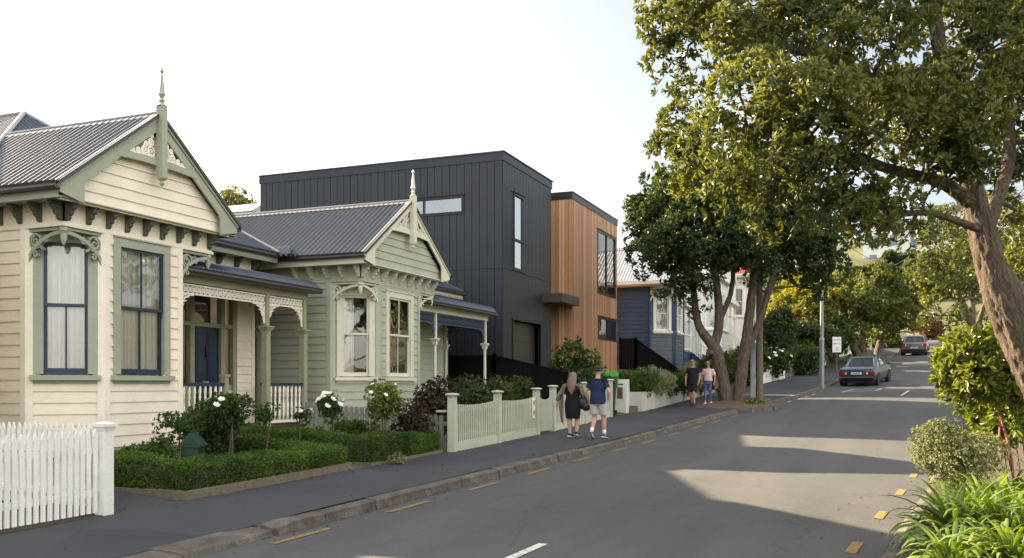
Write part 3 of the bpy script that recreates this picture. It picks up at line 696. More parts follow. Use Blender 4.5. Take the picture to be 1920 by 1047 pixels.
    Fm = frame((xm, yb, 0), (0, 1, 0), (1, 0, 0)); Fe = frame((xm, ye, 0), (-1, 0, 0), (0, 1, 0)); Wm = ye - yb; zfl = cfg['zfl']
    dr = cfg['door']; opens = [dr] if dr else []
    opens += [(o[0] - .06, o[1] + .06, o[2] - .06, o[3] + .06) for o in cfg.get('vwin', [])]
    mb = MB(); boards(mb, Fm, 0, Wm, zfl, zfz, opens, .2); boards(mb, Fe, 0, 7.5, zb, zfz, pitch=.2)
    mb.fbox(Fm, 0, zfz, -.06, Wm, zs, .01); mb.fbox(Fe, 0, zfz, -.06, 7.5, zs, .01); mb.fbox(Fm, 0, zfz - .03, -.02, Wm + .03, zfz + .01, .045)
    Fk = frame((xm, ybk, 0), (-1, 0, 0), (0, -1, 0)); boards(mb, Fk, 1.0, 7.5, zb, zs, pitch=.2)
    Fz = frame((xb0, ybk, 0), (0, 1, 0), (-1, 0, 0)); boards(mb, Fz, 0, ye - ybk, zb, zs, pitch=.2)
    mb.build('main_wall', wall, H)
    mb = MB(); mb.fbox(Fm, Wm - .1, zfl, -.02, Wm, zfz - .03, .045); mb.fbox(Fe, 0, zb, -.02, .1, zfz - .03, .045); mb.build('corner_board', cfg['corner'], H)
    for i in range(cfg.get('nbm', 6)):
        m = MB(); eave_bracket(m, Fm, .35 + (Wm - .41) * i / (cfg.get('nbm', 6) - 1), zs, .24, .31, .075); m.build('eave_bracket', brk, H)
    e = .42; X1, X0, Y0, Y1 = xm + e, xb0 - e, ybk - e, ye + e
    msl = cfg.get('main_slope', .74); zR = ze + msl * (Y1 - Y0) / 2; ym = (Y0 + Y1) / 2; run = (Y1 - Y0) / 2; zR = ze + cfg['main_rise']
    xa = X1 - cfg['hip_run']; 
    mb = MB(); # front hip face (towards the street), right face, left face
    sf = math.hypot(cfg['hip_run'], zR - ze); hh = run
    topf = lambda a: sf * (min(a, 2 * run - a) / run)
    corrugate(mb, (X1 + .04, Y0, ze - .03), (0, 1, 0), (-cfg['hip_run'], 0, zR - ze), Y1 - Y0, topf)
    ss = math.hypot(run, zR - ze); Lr = X1 - X0
    tops = lambda a: ss * min(1, a / cfg['hip_run'])
    corrugate(mb, (X1, Y1 + .04, ze - .03), (-1, 0, 0), (0, -run, zR - ze), Lr, tops); corrugate(mb, (X1, Y0 - .04, ze - .03), (-1, 0, 0), (0, run, zR - ze), Lr, tops)
    rf2 = mb.build('main_roof', M['blueiron'], H, smooth=True)
    mb = MB(); A = Vector((xa, ym, zR + .03))
    mb.tube([A, (X0, ym, zR + .03)], .05, 8); mb.tube([A, (X1, Y1, ze + .01)], .05, 8); cfg.get('hipflash') and mb.tube([A, (X1, Y0, ze + .01)], .05, 8); mb.build('hip_flashing', M['flash'] if cfg.get('hipflash') else M['gutter'], rf2)
    mb = MB(); mb.box(xm, yb, zs, X1, Y1, zs + .02); mb.box(X1 - .025, yr_ + .05, zs - .02, X1, Y1, ze - .05); mb.box(X0, Y1 - .025, zs - .02, X1 - .025, Y1, ze - .05); mb.box(X0, ye, zs, xm, Y1, zs + .018); mb.build('soffit', barge, H)
    gutter((X1, yr_ + .14, ze - .14), (X1, Y1 + .13, ze - .14), (1, 0, 0)); gutter((X1 + .13, Y1, ze - .14), (X0, Y1, ze - .14), (0, 1, 0))
    # ---- verandah
    v = cfg['ver']; xv = v['x']; y1 = v['y1']; zg2 = v['zg']; zt = v['ztop']; Fv = frame((xv, yb, 0), (0, 1, 0), (1, 0, 0)); Lv = y1 - yb
    D = xv - xm; prof = []
    for k_ in range(8):
        t = k_ / 7; ang = R(86) * (1 - t); prof.append((.30 - (.52) * (1 - math.cos(R(86) * t)) * 0 - .62 * (1 - math.cos(R(80) * t)) * .95 + .0, zg2 + .06 + (zt - zg2 - .12) * .80 * math.sin(R(86) * t)))
    prof.append((-D, zt))
    Fw = lambda a, b, c_=0: Fv(a, b, c_)
    mb = MB(); bullnose(mb, Fw, -c * .75, Lv + .22, prof); vr = mb.build('verandah_roof', M['blueiron'], H, smooth=True)
    mb = MB(); P = [(q[0] - .02, q[1] - .015) for q in prof] + [(-D, zg2 + .03)]; n_ = len(P)
    for a in (Lv + .17,): mb.add([Fv(a, b, c_) for c_, b in P] + [Fv(a + .04, b, c_) for c_, b in P], [tuple(range(n_)), tuple(range(n_, 2 * n_))] + [(i, (i + 1) % n_, n_ + (i + 1) % n_, n_ + i) for i in range(n_)])
    mb.build('roof_end', barge, vr)
    m = MB(); pr = [(.24, -.02), (.33, -.02), (.36, .02), (.35, .06), (.365, .10), (.335, .10), (.32, .02), (.24, .0)]
    m.prism([Fv(-c * .75, zg2 + b, a) for a, b in pr], Vector((0, Lv + .26 + c * .75, 0))); m.build('gutter', M['gutter'], H)
    m = MB(); m.fbox(Fv, -c * .75, zg2 - .18, -.05, Lv + .06, zg2, .05); m.fbox(Fv, Lv - .04, zg2 - .18, -D, Lv + .06, zg2, -.05); m.fbox(Fv, -c * .75, zg2 - .02, .05, Lv + .22, zg2, .26)
    m.fbox(Fv, 0, zg2 - .03, -D + .03, Lv - .05, zg2 - .01, -.06)
    m.build('verandah_beam', v['beam'], H)
    m = MB(); zl1 = zg2 - .20; zl0 = zl1 - v.get('lh', .22); ps = v['posts']
    brs = v.get('drop', .36)
    edges = [-c * .6] + [p - yb for p in ps]
    for a, b in zip(edges, edges[1:]):
        s = a + (.06 if a > 0 else 0); q = b - .06
        lace_strip(m, Fv, s, q, zl0, zl1)
        if v.get('brackets', True):
            r_ = min(.42, (q - s) * .32); lace_corner(m, Fv, 1, r_, brs, zl0, s); lace_corner(m, Fv, -1, r_, brs, zl0, q)
    Fe2 = frame((xv, y1 - .0, 0), (-1, 0, 0), (0, 1, 0)); lace_strip(m, Fe2, .07, D - .08, zl0, zl1); 
    if v.get('brackets', True): lace_corner(m, Fe2, 1, .42, brs, zl0, .07); lace_corner(m, Fe2, -1, .42, brs, zl0, D - .08)
    m.build('verandah_lace', v['lace'], H)
    for p in ps: turned_post(H, xv, p, v['zf'], zg2 - .18, v['post'], v.get('pw', .14), v.get('cap', .76), v.get('fancy', False))
    turned_post(H, xm + .09, y1, v['zf'], zg2 - .18, v['post'], v.get('pw', .14) * .9, v.get('cap', .76), v.get('fancy', False))
    m = MB(); m.box(xm, yb - c * .8, v['zf'] - .05, xv + .14, y1 + .12, v['zf']); m.build('verandah_deck', M['deck'], H)
    m = MB(); m.box(xv + .02, yb - c * .8, zg - .4, xv + .08, y1 + .06, v['zf'] - .05); m.box(xm, y1 + .0, zg - .4, xv + .02, y1 + .06, v['zf'] - .05); m.build('verandah_skirt', M['found'], H)
    return H, dict(Ff=Ff, Fm=Fm, Fv=Fv, xv=xv, xm=xm)
# ------------------------------------------------------------------ cream villa
LS = .0
cfg = dict(wall=M['cream'], trim=M['sage'], barge=M['sage'], brk=M['olive'], fret=M['sage'], lace=M['creamtrim'], sash=M['navy'], corner=M['creamtrim'],
    xm=-14.35, yend=18.55, zfl=.78, win_c=(.26, .95, 1.92, 4.19), win_f=(1.20, 2.27, 1.92, 4.21), mull_c=(0, 1), mull_f=(1, 1), cur_c=1, cur_f=1, tw=.16,
    door=(.85, 3.0, .78, 4.0), nb=9, nbm=6, fh=.58, main_rise=2.72, hip_run=3.7, hipflash=True, collar=.86, drop=1.18,
    ver=dict(x=-12.95, y1=18.72, zg=3.98, ztop=4.42, zf=.78, beam=M['olive2'], lace=M['creamtrim'], posts=(17.2, 18.66), post=M['olive2'], lh=.21, drop=.44, cap=.74))
V1, f1 = villa('weatherboard_villa', 'cream weatherboard villa with sage trim, navy sashes and a spired gable', -12.6, 11.3, 14.9, .85, .42, .62, 4.80, 5.05, 6.72, cfg)
M['railblue'] = paint('blue_rail_paint', (.03, .05, .095), .35); Fm = f1['Fm']; mb = MB()
# entry: frame, sidelights, fanlight, door
dz0, dz1 = .78, 3.26
def entry(H, Fm, a0, a1, zf, ztop, framem, doorm, dw=.9):
    ac = (a0 + a1) / 2 + .05; d0, d1 = ac - dw / 2, ac + dw / 2; z1 = zf + 2.28
    mb = MB()
    for a, b, w_ in ((a0, a0 + .14, .07), (a1 - .14, a1, .07), (d0 - .13, d0, .05), (d1, d1 + .13, .05)): mb.fbox(Fm, a, zf, -.08, b, ztop, w_)
    mb.fbox(Fm, a0 + .14, ztop - .12, -.08, a1 - .14, ztop, .055); mb.fbox(Fm, a0 + .14, z1, -.08, a1 - .14, z1 + .1, .045)
    for s, e in ((a0 + .14, d0 - .13), (d1 + .13, a1 - .14)): mb.fbox(Fm, s, zf, -.07, e, zf + .95, .015)
    fr = mb.build('door_surround', framem, H)
    mb = MB()
    for s, e, b, t_ in ((a0 + .14, d0 - .13, zf + .95, z1), (d1 + .13, a1 - .14, zf + .95, z1), (a0 + .14, d0 - .13, z1 + .1, ztop - .12), (d1 + .13, a1 - .14, z1 + .1, ztop - .12), (d0, d1, z1 + .1, ztop - .12)):
        mb.quad(Fm(s, b, -.03), Fm(e, b, -.03), Fm(e, t_, -.03), Fm(s, t_, -.03))
    mb.build('sidelight', M['glass'], fr)
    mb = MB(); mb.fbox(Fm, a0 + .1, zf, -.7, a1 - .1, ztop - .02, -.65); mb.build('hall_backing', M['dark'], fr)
    mb = MB(); mb.fbox(Fm, d0, zf, -.07, d1, z1, -.03)
    for s in (0, 1):
        x0_ = d0 + .09 + s * (dw - .09) / 2; x1_ = x0_ + (dw - .27) / 2
        for b, t_ in ((zf + .16, zf + .86), (zf + 1.04, z1 - .12)):
            mb.fbox(Fm, x0_, b, -.03, x1_, t_, -.012); mb.fbox(Fm, x0_ + .05, b + .05, -.012, x1_ - .05, t_ - .05, -.004)
    dr = mb.build('door', doorm, H)
    mb = MB(); p = Fm(ac + .02, zf + 1.0, -.0); mb.ellipsoid(p, (.035, .045, .035)); mb.fbox(Fm, ac - .13, zf + .965, -.03, ac - .02, zf + 1.03, -.0); mb.build('door_handle', M['brass'], dr)
    mb = MB(); mb.fbox(Fm, ac - .025, zf + 1.62, -.03, ac + .025, zf + 1.86, .01); mb.lathe(Fm(ac, zf + 1.58, .02), [(.045, 0), (.05, .03), (.02, .06)], 8); mb.build('door_knocker', plain('dark_bronze', (.05, .035, .02), .4, .6), dr)
entry(V1, Fm, .85, 2.95, .78, 4.0, M['olive2'], M['door'])
xv = f1['xv']
balustrade(V1, (xv, 14.45, .78), (xv, 15.72, .78), .95, M['railblue'], M['creamtrim'])
balustrade(V1, (xv, 17.30, .78), (xv, 18.58, .78), .95, M['railblue'], M['creamtrim'])
balustrade(V1, (xv - .1, 18.66, .78), (-14.2, 18.66, .78), .95, M['railblue'], M['creamtrim'])
mb = MB(); mb.box(xv - .06, 15.72, .78, xv + .06, 15.84, 1.9); mb.box(xv - .08, 15.70, 1.9, xv + .08, 15.86, 1.95); mb.build('newel_post', M['olive2'], V1)
mb = MB()
for k in range(3): mb.box(xv + .14 + k * .3, 15.9, .3, xv + .44 + k * .3, 17.05, .60 - k * .16)
mb.build('step', M['deck'], V1)
mb = MB()
pts = [(xv + .16, .74), (xv + .4, .70), (xv + .8, .50), (xv + 1.1, .36), (xv + 1.1, .3), (xv + .16, .3)]
mb.prism([(a, 17.07, b) for a, b in pts], (0, .05, 0))
mb.build('stair_stringer', M['white'], V1)
# ------------------------------------------------------------------ sage villa
cfg = dict(wall=M['green'], trim=M['pale'], barge=M['pale'], brk=M['pale'], fret=M['pale'], lace=M['pale'], sash=M['pale'], corner=M['green'],
    xm=-13.85, yend=28.5, zfl=1.0, win_c=(.30, .98, 1.94, 4.0), win_f=(1.35, 2.55, 1.94, 4.04), mull_c=(0, 0), mull_f=(1, 1), cur_c=.46, cur_f=.3, tw=.15,
    door=None, vwin=[(.75, 1.35, 1.9, 3.75), (1.75, 2.35, 1.9, 3.75)], nb=9, nbm=7, bw=.165, fh=.50, main_rise=2.0, hip_run=3.6, wing_len=10, collar=.80, drop=1.12,
    ver=dict(x=-12.25, y1=28.25, zg=4.06, ztop=4.55, zf=.95, beam=M['pale'], lace=M['iron_lace'], posts=(24.4, 28.15), post=M['pale'], lh=.3, drop=.42, cap=.72, fancy=True, pw=.12))
V2, f2 = villa('weatherboard_villa', 'sage green weatherboard villa with pale trim beside the black house', -11.9, 19.6, 23.55, .88, .55, .75, 4.72, 4.98, 6.64, cfg)
for o in cfg['vwin']: sash_window(V2, f2['Fm'], *o, M['pale'], M['pale'], M['glass'], M['curtain'], (0, 0), .12, dark=M['dark'], curtain=.5)
# ------------------------------------------------------------------ black-clad modern house with cedar wing
t = NT('black_vertical_cladding'); w = t.coord('World'); n = t.noise(t.coord('World', (8, 8, .5)), 3, 4); n2 = t.noise(w, .8, 3)
t.base(t.mix(.5, t.ramp(n, [(.3, (.017, .021, .030)), (.7, (.026, .031, .043))]), t.ramp(n2, [(.3, (.015, .019, .027)), (.7, (.022, .026, .036))]))); t.set(Roughness=.42, Specular_IOR_Level=.5); M['black'] = t.m
M['frame'] = plain('dark_window_frame', (.022, .023, .026), .35, .3)
M['capping'] = plain('metal_parapet_capping', (.10, .108, .125), .35, .5, nscale=3)
def cedar_mat(name, k):
    t = NT(name); g = t.node('ShaderNodeNewGeometry'); n = t.noise(t.coord('World', (14, 14, .7)), 4, 6, .7); n2 = t.noise(t.coord('World', (30, 30, 1.2)), 5, 3)
    c = t.ramp(g.outputs['Random Per Island'], [(0, (.17 * k, .085 * k, .048 * k)), (.3, (.29 * k, .15 * k, .08 * k)), (.7, (.38 * k, .205 * k, .115 * k)), (1, (.54 * k, .33 * k, .205 * k))])
    c = t.mix(.35, c, t.ramp(n, [(.3, (.24 * k, .11 * k, .055 * k)), (.7, (.48 * k, .26 * k, .14 * k))])); c = t.mix(t.ramp(n2, [(.3, (.35, .35, .35)), (.5, (0, 0, 0))]), c, (.2 * k, .08 * k, .03 * k))
    t.base(c); t.set(Roughness=.5, Specular_IOR_Level=.35); t.bump(n2, .15, .003); return t.m
M['cedar'] = cedar_mat('cedar_cladding', 1.25)
MX, MY0, MY1, MZ = -12.36, 30.0, 35.2, 10.05
H = thing('modern_house', 'two storey black clad house with flat roof, cedar wing and garage', 'house', (MX, 32.6, 1.4))
def vclad(mb, F, a0, a1, b0, b1, opens=(), pitch=.3, batten=.03, proud=.022, gap=.017, th=.0):
    """vertical cladding: one shallow box per board, shadow gaps between"""
    k = max(1, round((a1 - a0) / pitch)); L = (a1 - a0) / k
    for i in range(k):
        s, e = a0 + i * L + gap / 2, a0 + (i + 1) * L - gap / 2
        cuts = sorted({s, e} | {x for o in opens for x in (o[0], o[1]) if s < x < e})
        for p, q in zip(cuts, cuts[1:]):
            if q - p < .004: continue
            xm = (p + q) / 2; iv = [(b0, b1)]
            for o in opens:
                if o[0] < xm < o[1]: iv = [r for u, v in iv for r in ((u, min(v, o[2])), (max(u, o[3]), v)) if r[1] - r[0] > .005]
            for u, v in iv: mb.fbox(F, p, u, -.03, q, v, proud + (th * ((i * 7919) % 5) / 5))
Fl = frame((MX, MY0, 0), (-1, 0, 0), (0, -1, 0)); Ff = frame((MX, MY0, 0), (0, 1, 0), (1, 0, 0)); DL = 10.5; WF = MY1 - MY0; zj = 5.9
sw = (1.54, 4.55, 7.97, 8.6); fw = (1.0, 2.02, 5.97, 8.78); gd = (.92, 3.85, 1.2, 4.1)
mb = MB(); vclad(mb, Fl, 0, DL, 0.4, zj - .015, pitch=.30); vclad(mb, Fl, 0, DL, zj, MZ - .3, [sw], .30)
vclad(mb, Ff, 0, WF, 0.6, zj - .015, [gd], .16); vclad(mb, Ff, 0, WF, zj, MZ - .3, [fw], .16)
m2 = frame((MX, MY1, 0), (-1, 0, 0), (0, 1, 0)); vclad(mb, m2, 0, DL, .4, MZ - .3, pitch=.3)
mb.build('black_cladding', M['black'], H)
mb = MB()
for o, F in ((None, Fl),): mb.fbox(F, 0.05, .4, -.2, sw[0], MZ - .3, -.06); mb.fbox(F, sw[1], .4, -.2, DL, MZ - .3, -.06); mb.fbox(F, sw[0], .4, -.2, sw[1], sw[2], -.06); mb.fbox(F, sw[0], sw[3], -.2, sw[1], MZ - .3, -.06)
for o in (1,): mb.fbox(Ff, .05, zj, -.2, fw[0], MZ - .3, -.06); mb.fbox(Ff, fw[1], zj, -.2, WF, MZ - .3, -.06); mb.fbox(Ff, fw[0], zj - .1, -.2, fw[1], fw[2], -.06); mb.fbox(Ff, fw[0], fw[3], -.2, fw[1], MZ - .3, -.06); mb.fbox(Ff, .05, .6, -.2, gd[0], zj, -.06); mb.fbox(Ff, gd[1], .6, -.2, WF, zj, -.06); mb.fbox(Ff, gd[0], gd[3], -.2, gd[1], zj, -.06)
mb.box(MX - DL, MY0 + .3, MZ - .5, MX - .3, MY1 - .3, MZ - .4); mb.build('wall_core', M['dark'], H)
mb = MB(); mb.box(MX - DL - .03, MY0 - .05, MZ - .3, MX + .05, MY0 + .25, MZ); mb.box(MX - .25, MY0 + .25, MZ - .3, MX + .05, MY1 + .05, MZ); mb.box(MX - DL - .03, MY1 - .2, MZ - .3, MX - .25, MY1 + .05, MZ); mb.box(MX - DL - .03, MY0 + .25, MZ - .3, MX - DL + .2, MY1 - .2, MZ)
pc = mb.build('parapet', M['black'], H)
mb = MB(); mb.box(MX - DL - .06, MY0 - .09, MZ, MX + .09, MY0 + .28, MZ + .035); mb.box(MX - .28, MY0 + .28, MZ, MX + .09, MY1 + .09, MZ + .035); mb.box(MX - DL - .06, MY1 - .2, MZ, MX - .28, MY1 + .09, MZ + .035); mb.build('capping', M['capping'], pc)
mb = MB(); mb.box(MX - DL - .4, MY0 + .2, .5, MX - DL - .05, MY0 + 2.4, 8.2); mb.build('rear_wall', M['black'], H)
def alu_window(H, F, o, mulls=(), trans=(), fw_=.07, glass=None, depth=.05, back=True):
    a0, a1, b0, b1 = o; mb = MB()
    mb.fbox(F, a0 - .03, b0 - .03, -.08, a0 + fw_, b1 + .03, depth); mb.fbox(F, a1 - fw_, b0 - .03, -.08, a1 + .03, b1 + .03, depth); mb.fbox(F, a0 + fw_, b0 - .03, -.08, a1 - fw_, b0 + fw_, depth); mb.fbox(F, a0 + fw_, b1 - fw_, -.08, a1 - fw_, b1 + .03, depth)
    for x in mulls: mb.fbox(F, x - .035, b0 + fw_, -.06, x + .035, b1 - fw_, depth - .01)
    for z in trans: mb.fbox(F, a0 + fw_, z - .045, -.06, a1 - fw_, z + .045, depth - .012)
    mb.fbox(F, a0 - .08, b1 + .03, 0, a1 + .08, b1 + .055, depth + .04)
    fr = mb.build('window', M['frame'], H)
    mb = MB(); mb.quad(F(a0, b0, -.01), F(a1, b0, -.01), F(a1, b1, -.01), F(a0, b1, -.01)); mb.build('pane', glass or M['glass2'], fr)
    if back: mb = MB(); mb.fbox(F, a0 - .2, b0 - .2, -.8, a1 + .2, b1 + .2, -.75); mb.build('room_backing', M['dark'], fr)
    return fr
alu_window(H, Fl, sw, [3.15]); alu_window(H, Ff, fw, (), [7.08])
# garage door: three grey-brown panels in a recess
M['garage'] = plain('bronze_garage_door', (.055, .05, .042), .38, .25, nscale=2, var=.1)
mb = MB(); z = gd[2]
for k in range(4): mb.fbox(Ff, gd[0] + .05, z + .006, -.30, gd[1] - .05, z + .72, -.24); z += .726
g = mb.build('garage_door', M['garage'], H)
mb = MB(); mb.fbox(Ff, gd[0] - .05, gd[2], -.35, gd[0], gd[3] + .05, .06); mb.fbox(Ff, gd[1], gd[2], -.35, gd[1] + .05, gd[3] + .05, .06); mb.fbox(Ff, gd[0] - .05, gd[3], -.35, gd[1] + .05, gd[3] + .05, .058); mb.build('door_reveal', M['frame'], g)
# cedar wing
CX, CY0, CY1, CZ = -11.85, 36.4, 43.55, 9.82
Fc0 = frame((CX, CY0, 0), (-1, 0, 0), (0, -1, 0)); Fc1 = frame((CX, CY0, 0), (0, 1, 0), (1, 0, 0)); Fc2 = frame((CX, CY1, 0), (-1, 0, 0), (0, 1, 0))
w1 = (3.75, 6.85, 5.95, 8.85); w2 = (3.85, 6.95, 3.85, 4.85); WC = CY1 - CY0
mb = MB(); vclad(mb, Fc0, 0, 7, .8, CZ - .28, pitch=.145, gap=.014, th=.01); vclad(mb, Fc1, 0, WC, .8, CZ - .28, [w1, w2], .145, gap=.014, th=.01); vclad(mb, Fc2, 0, 7, .8, CZ - .28, pitch=.145, gap=.01)
cw = mb.build('cedar_cladding', M['cedar'], H)
mb = MB()
mb.fbox(Fc0, .05, .8, -.2, 7, CZ - .28, -.06); mb.fbox(Fc1, .05, .8, -.2, w1[0], CZ - .28, -.06); mb.fbox(Fc1, w1[0], .8, -.2, WC, w2[2], -.06); mb.fbox(Fc1, w1[0], w2[3], -.2, WC, w1[2], -.06); mb.fbox(Fc1, w1[0], w1[3], -.2, WC, CZ - .28, -.06); mb.fbox(Fc1, 6.97, .8, -.2, WC, CZ - .28, -.055)
mb.build('wall_core', M['dark'], H)
mb = MB(); mb.box(CX - 7, CY0 - .05, CZ - .28, CX + .05, CY0 + .3, CZ); mb.box(CX - .3, CY0 + .3, CZ - .28, CX + .05, CY1 + .05, CZ); mb.box(CX - 7, CY1 - .3, CZ - .28, CX - .3, CY1 + .05, CZ); pc = mb.build('parapet', M['frame'], H)
mb = MB(); mb.box(CX - 7, CY0 - .08, CZ, CX + .08, CY0 + .3, CZ + .03); mb.box(CX - .3, CY0 + .3, CZ, CX + .08, CY1 + .08, CZ + .03); mb.build('capping', M['capping'], pc)
M['glass3'] = glassmat('tinted_glass', (.8, .84, .86), ior=1.5, boost=1.9, wav=.004)
alu_window(H, Fc1, w1, [5.3], glass=M['glass3']); alu_window(H, Fc1, w2, [5.5], glass=M['glass3'])
# flat entry canopy
mb = MB(); mb.box(MX - .9, 34.15, 5.0, -11.5, 36.37, 5.36); mb.build('entry_canopy', plain('grey_metal_canopy', (.06, .06, .055), .4, .4), H)
mb = MB(); mb.box(MX - 2.5, MY1 + .03, .6, MX - 2.4, CY0 - .03, 9.0); mb.build('entry_wall', M['black'], H)
mb = MB(); mb.prism([(-8.7, 30.2, .9), (-8.7, 34.2, .98), (MX + .5, 34.2, 1.3), (MX + .5, 30.2, 1.3)], (0, 0, .12)); struct(mb.build('driveway', M_KERB))

# ------------------------------------------------------------------ blue villa, white villa, red-roofed house
def far_villa(name, label, cat, x0, ya, yb, c, zg, zb, zs, ze, zrd, wall, trim, roofm, extra):
    H = thing(name, label, cat, (x0, (ya + yb) / 2, zg)); s2 = 1 / math.sqrt(2); W = yb - ya; cl = c * math.sqrt(2); xbk = x0 - extra.get('depth', 9)
    Fs = frame((x0 - c, ya, 0), (-1, 0, 0), (0, -1, 0)); Fc = frame((x0 - c, ya, 0), (s2, s2, 0), (s2, -s2, 0)); Ff = frame((x0, ya, 0), (0, 1, 0), (1, 0, 0)); Fc2 = frame((x0, yb - c, 0), (-s2, s2, 0), (s2, s2, 0)); Fe = frame((x0 - c, yb, 0), (-1, 0, 0), (0, 1, 0))
    wc, wf = extra['wc'], extra['wf']; gr = lambda o: (o[0] - .08, o[1] + .08, o[2] - .08, o[3] + .08)
    mb = MB(); boards(mb, Fs, 0, 9 - c, zb, zs, pitch=.22); mb.build('side_wall', extra.get('side', wall), H)
    mb = MB(); boards(mb, Fc, 0, cl, zb, zs, [gr(wc)], .22); boards(mb, Ff, c, W - c, zb, zs, [gr(o) for o in wf], .22); boards(mb, Fc2, 0, cl, zb, zs, pitch=.22); boards(mb, Fe, 0, 8, zb, zs, pitch=.22); mb.build('wall', wall, H)
    mb = MB()
    for F, a in ((Fs, 0), (Fc, 0), (Fc, cl - .12), (Ff, c), (Ff, W - c - .12)): mb.fbox(F, a, zb, -.02, a + .12, zs, .05)
    mb.build('corner_board', extra.get('corner', trim), H)
    mb = MB()
    for F, a, b in ((Fs, 0, 8), (Fc, 0, cl), (Ff, c, W - c), (Fe, 0, 8)): mb.fbox(F, a, zg - 1, -.1, b, zb, -.01)
    mb.build('foundation', extra.get('side', wall), H)
    for F, o in [(Fc, wc)] + [(Ff, o) for o in wf]: sash_window(H, F, *o, trim, trim, M['glass'], M['curtain'], (0, 0), .16, dark=M['dark'], proud=.07)
    ov = .45; xf = x0 + .4; yl, yr_ = ya - ov, yb + ov; hw = (yr_ - yl) / 2; yc = (ya + yb) / 2; sl = (zrd - ze) / hw; rs = math.hypot(hw, zrd - ze)
    mb = MB(); corrugate(mb, (xf, yl - .04, ze), (-1, 0, 0), (0, 1, sl), 9, lambda a: rs + .02, pitch=.16, amp=.03); corrugate(mb, (xf, yr_ + .04, ze), (-1, 0, 0), (0, -1, sl), 9, lambda a: rs + .02, pitch=.16, amp=.03); rf = mb.build('roof', roofm, H, smooth=True)
    mb = MB(); mb.tube([(xf, yc, zrd + .03), (xf - 9, yc, zrd + .03)], .05, 6); mb.build('ridge_flashing', M['flash'], rf)
    mb = MB(); mb.box(xf - 9, yl - .14, ze - .16, xf, yl - .02, ze - .02); mb.box(xf - 9, yl, zs, xf - .1, ya, zs + .02); mb.box(xf - 9, yl, zs, xf, yl + .03, ze - .03); mb.box(x0, ya, zs, xf - .05, yb, zs + .02)
    mb.build('gutter', trim, H)
    Fb = frame((xf, yc, 0), (0, 1, 0), (1, 0, 0)); mb = MB()
    for s in (-1, 1): mb.fprism(Fb, [(s * hw, ze), (0, zrd), (0, zrd - .36), (s * hw, ze - .3)], -.03, .02)
    mb.build('bargeboard', trim, H)
    Fg = frame((x0 + .15, yc, 0), (0, 1, 0), (1, 0, 0)); mb = MB(); boards(mb, Fg, -hw, hw, zs, zrd - .25, pitch=.22, lims=lambda z: (-(hw - .1 - (z - zs) / sl), hw - .1 - (z - zs) / sl)); mb.build('gable_boards', wall, H)
    mb = MB(); fret(mb, (lambda p, q, r=0: Ff(c + p, zs - .06 + q, r - .03)), -1, c - .03, .7); fret(mb, (lambda p, q, r=0: frame((x0, ya, 0), (-1, 0, 0), (0, -1, 0))(c + p, zs - .06 + q, r - .03)), -1, c - .03, .7); mb.build('corner_fretwork', trim, H)
    # verandah beyond the bay
    v = extra.get('ver')
    if v:
        y1 = v['y1']; xm = x0 - 2.0; xv = x0 - .35; zfl = v['zf']; zt = v['zt']
        Fm = frame((xm, yb, 0), (0, 1, 0), (1, 0, 0)); mb = MB(); boards(mb, Fm, 0, y1 - yb, zfl, zs, [(.5, 1.5, zfl, zfl + 2.3)], .22); mb.build('entry_wall', wall, H)
        mb = MB(); mb.fbox(Fm, .5, zfl, -.12, 1.5, zfl + 2.3, -.08); mb.build('door', M['dark'], H)
        Fv = frame((xv, yb, 0), (0, 1, 0), (1, 0, 0)); Lv = y1 - yb; D = xv - xm
        mb = MB(); bullnose(mb, Fv, 0, Lv + .2, [(.3, zt), (.25, zt + .12), (.1, zt + .25), (-.3, zt + .36), (-D, zt + .55)], pitch=.16, amp=.03); mb.build('verandah_roof', roofm, H, smooth=True)
        mb = MB(); mb.fbox(Fv, 0, zt - .22, -.05, Lv, zt, .05); mb.fbox(Fv, 0, zt - .1, .05, Lv + .2, zt + .04, .32); mb.build('verandah_beam', trim, H)
        for k in range(3): turned_post(H, xv, yb + .25 + (Lv - .3) * k / 2, zfl, zt - .22, trim, .13, .74)
        mb = MB(); mb.box(xm, yb, zfl - .1, xv + .1, y1, zfl); mb.box(xm, yb, zg - .5, xv + .05, y1, zfl - .1); mb.build('verandah_deck', extra.get('side', wall), H)
        r = MB(); p0, p1 = Vector((xv + .05, yb + .1, zfl)), Vector((xv + .05, yb + Lv * .55, zfl)); p2 = Vector((xv + 1.9, yb + Lv * .55, zfl - 1.5))
        up = Vector((0, 0, 1))
        for p, q in ((p0, p1), (p1, p2)):
            r.beam(p + up * .95, q + up * .95, .08, .07); r.beam(p + up * .12, q + up * .12, .06, .06); n = int((q - p).length / .17)
            for i in range(n + 1): x = p.lerp(q, i / max(n, 1)); r.beam(x + up * .12, x + up * .93, .045, .045, (1, 0, 0))
        for p in (p0, p1, p2): r.beam(p, p + up * 1.15, .12, .12, (1, 0, 0))
        r.build('stair_railing', trim, H)
        mb = MB()
        for k in range(8): mb.box(xv + .1 + k * .24, yb + Lv * .55, zg - .6, xv + .34 + k * .24, yb + Lv * .9, zfl - .1 - k * .18)
        mb.build('step', extra.get('side', wall), H)
    return H
M['blue'] = paint('deep_blue_paint', (.02, .052, .13), .45); M['slate'] = paint('slate_blue_paint', (.085, .10, .125), .5)
t = NT('zincalume_roof'); w = t.coord('World'); t.base(t.ramp(t.noise(w, 1.2, 4), [(.3, (.42, .44, .47)), (.7, (.55, .57, .6))])); t.set(Roughness=.35, Metallic=.4); M['zinc'] = t.m
t = NT('red_painted_roof'); w = t.coord('World'); t.base(t.ramp(t.noise(w, 1.2, 4), [(.3, (.32, .055, .045)), (.7, (.42, .08, .06))])); t.set(Roughness=.45); M['redroof'] = t.m
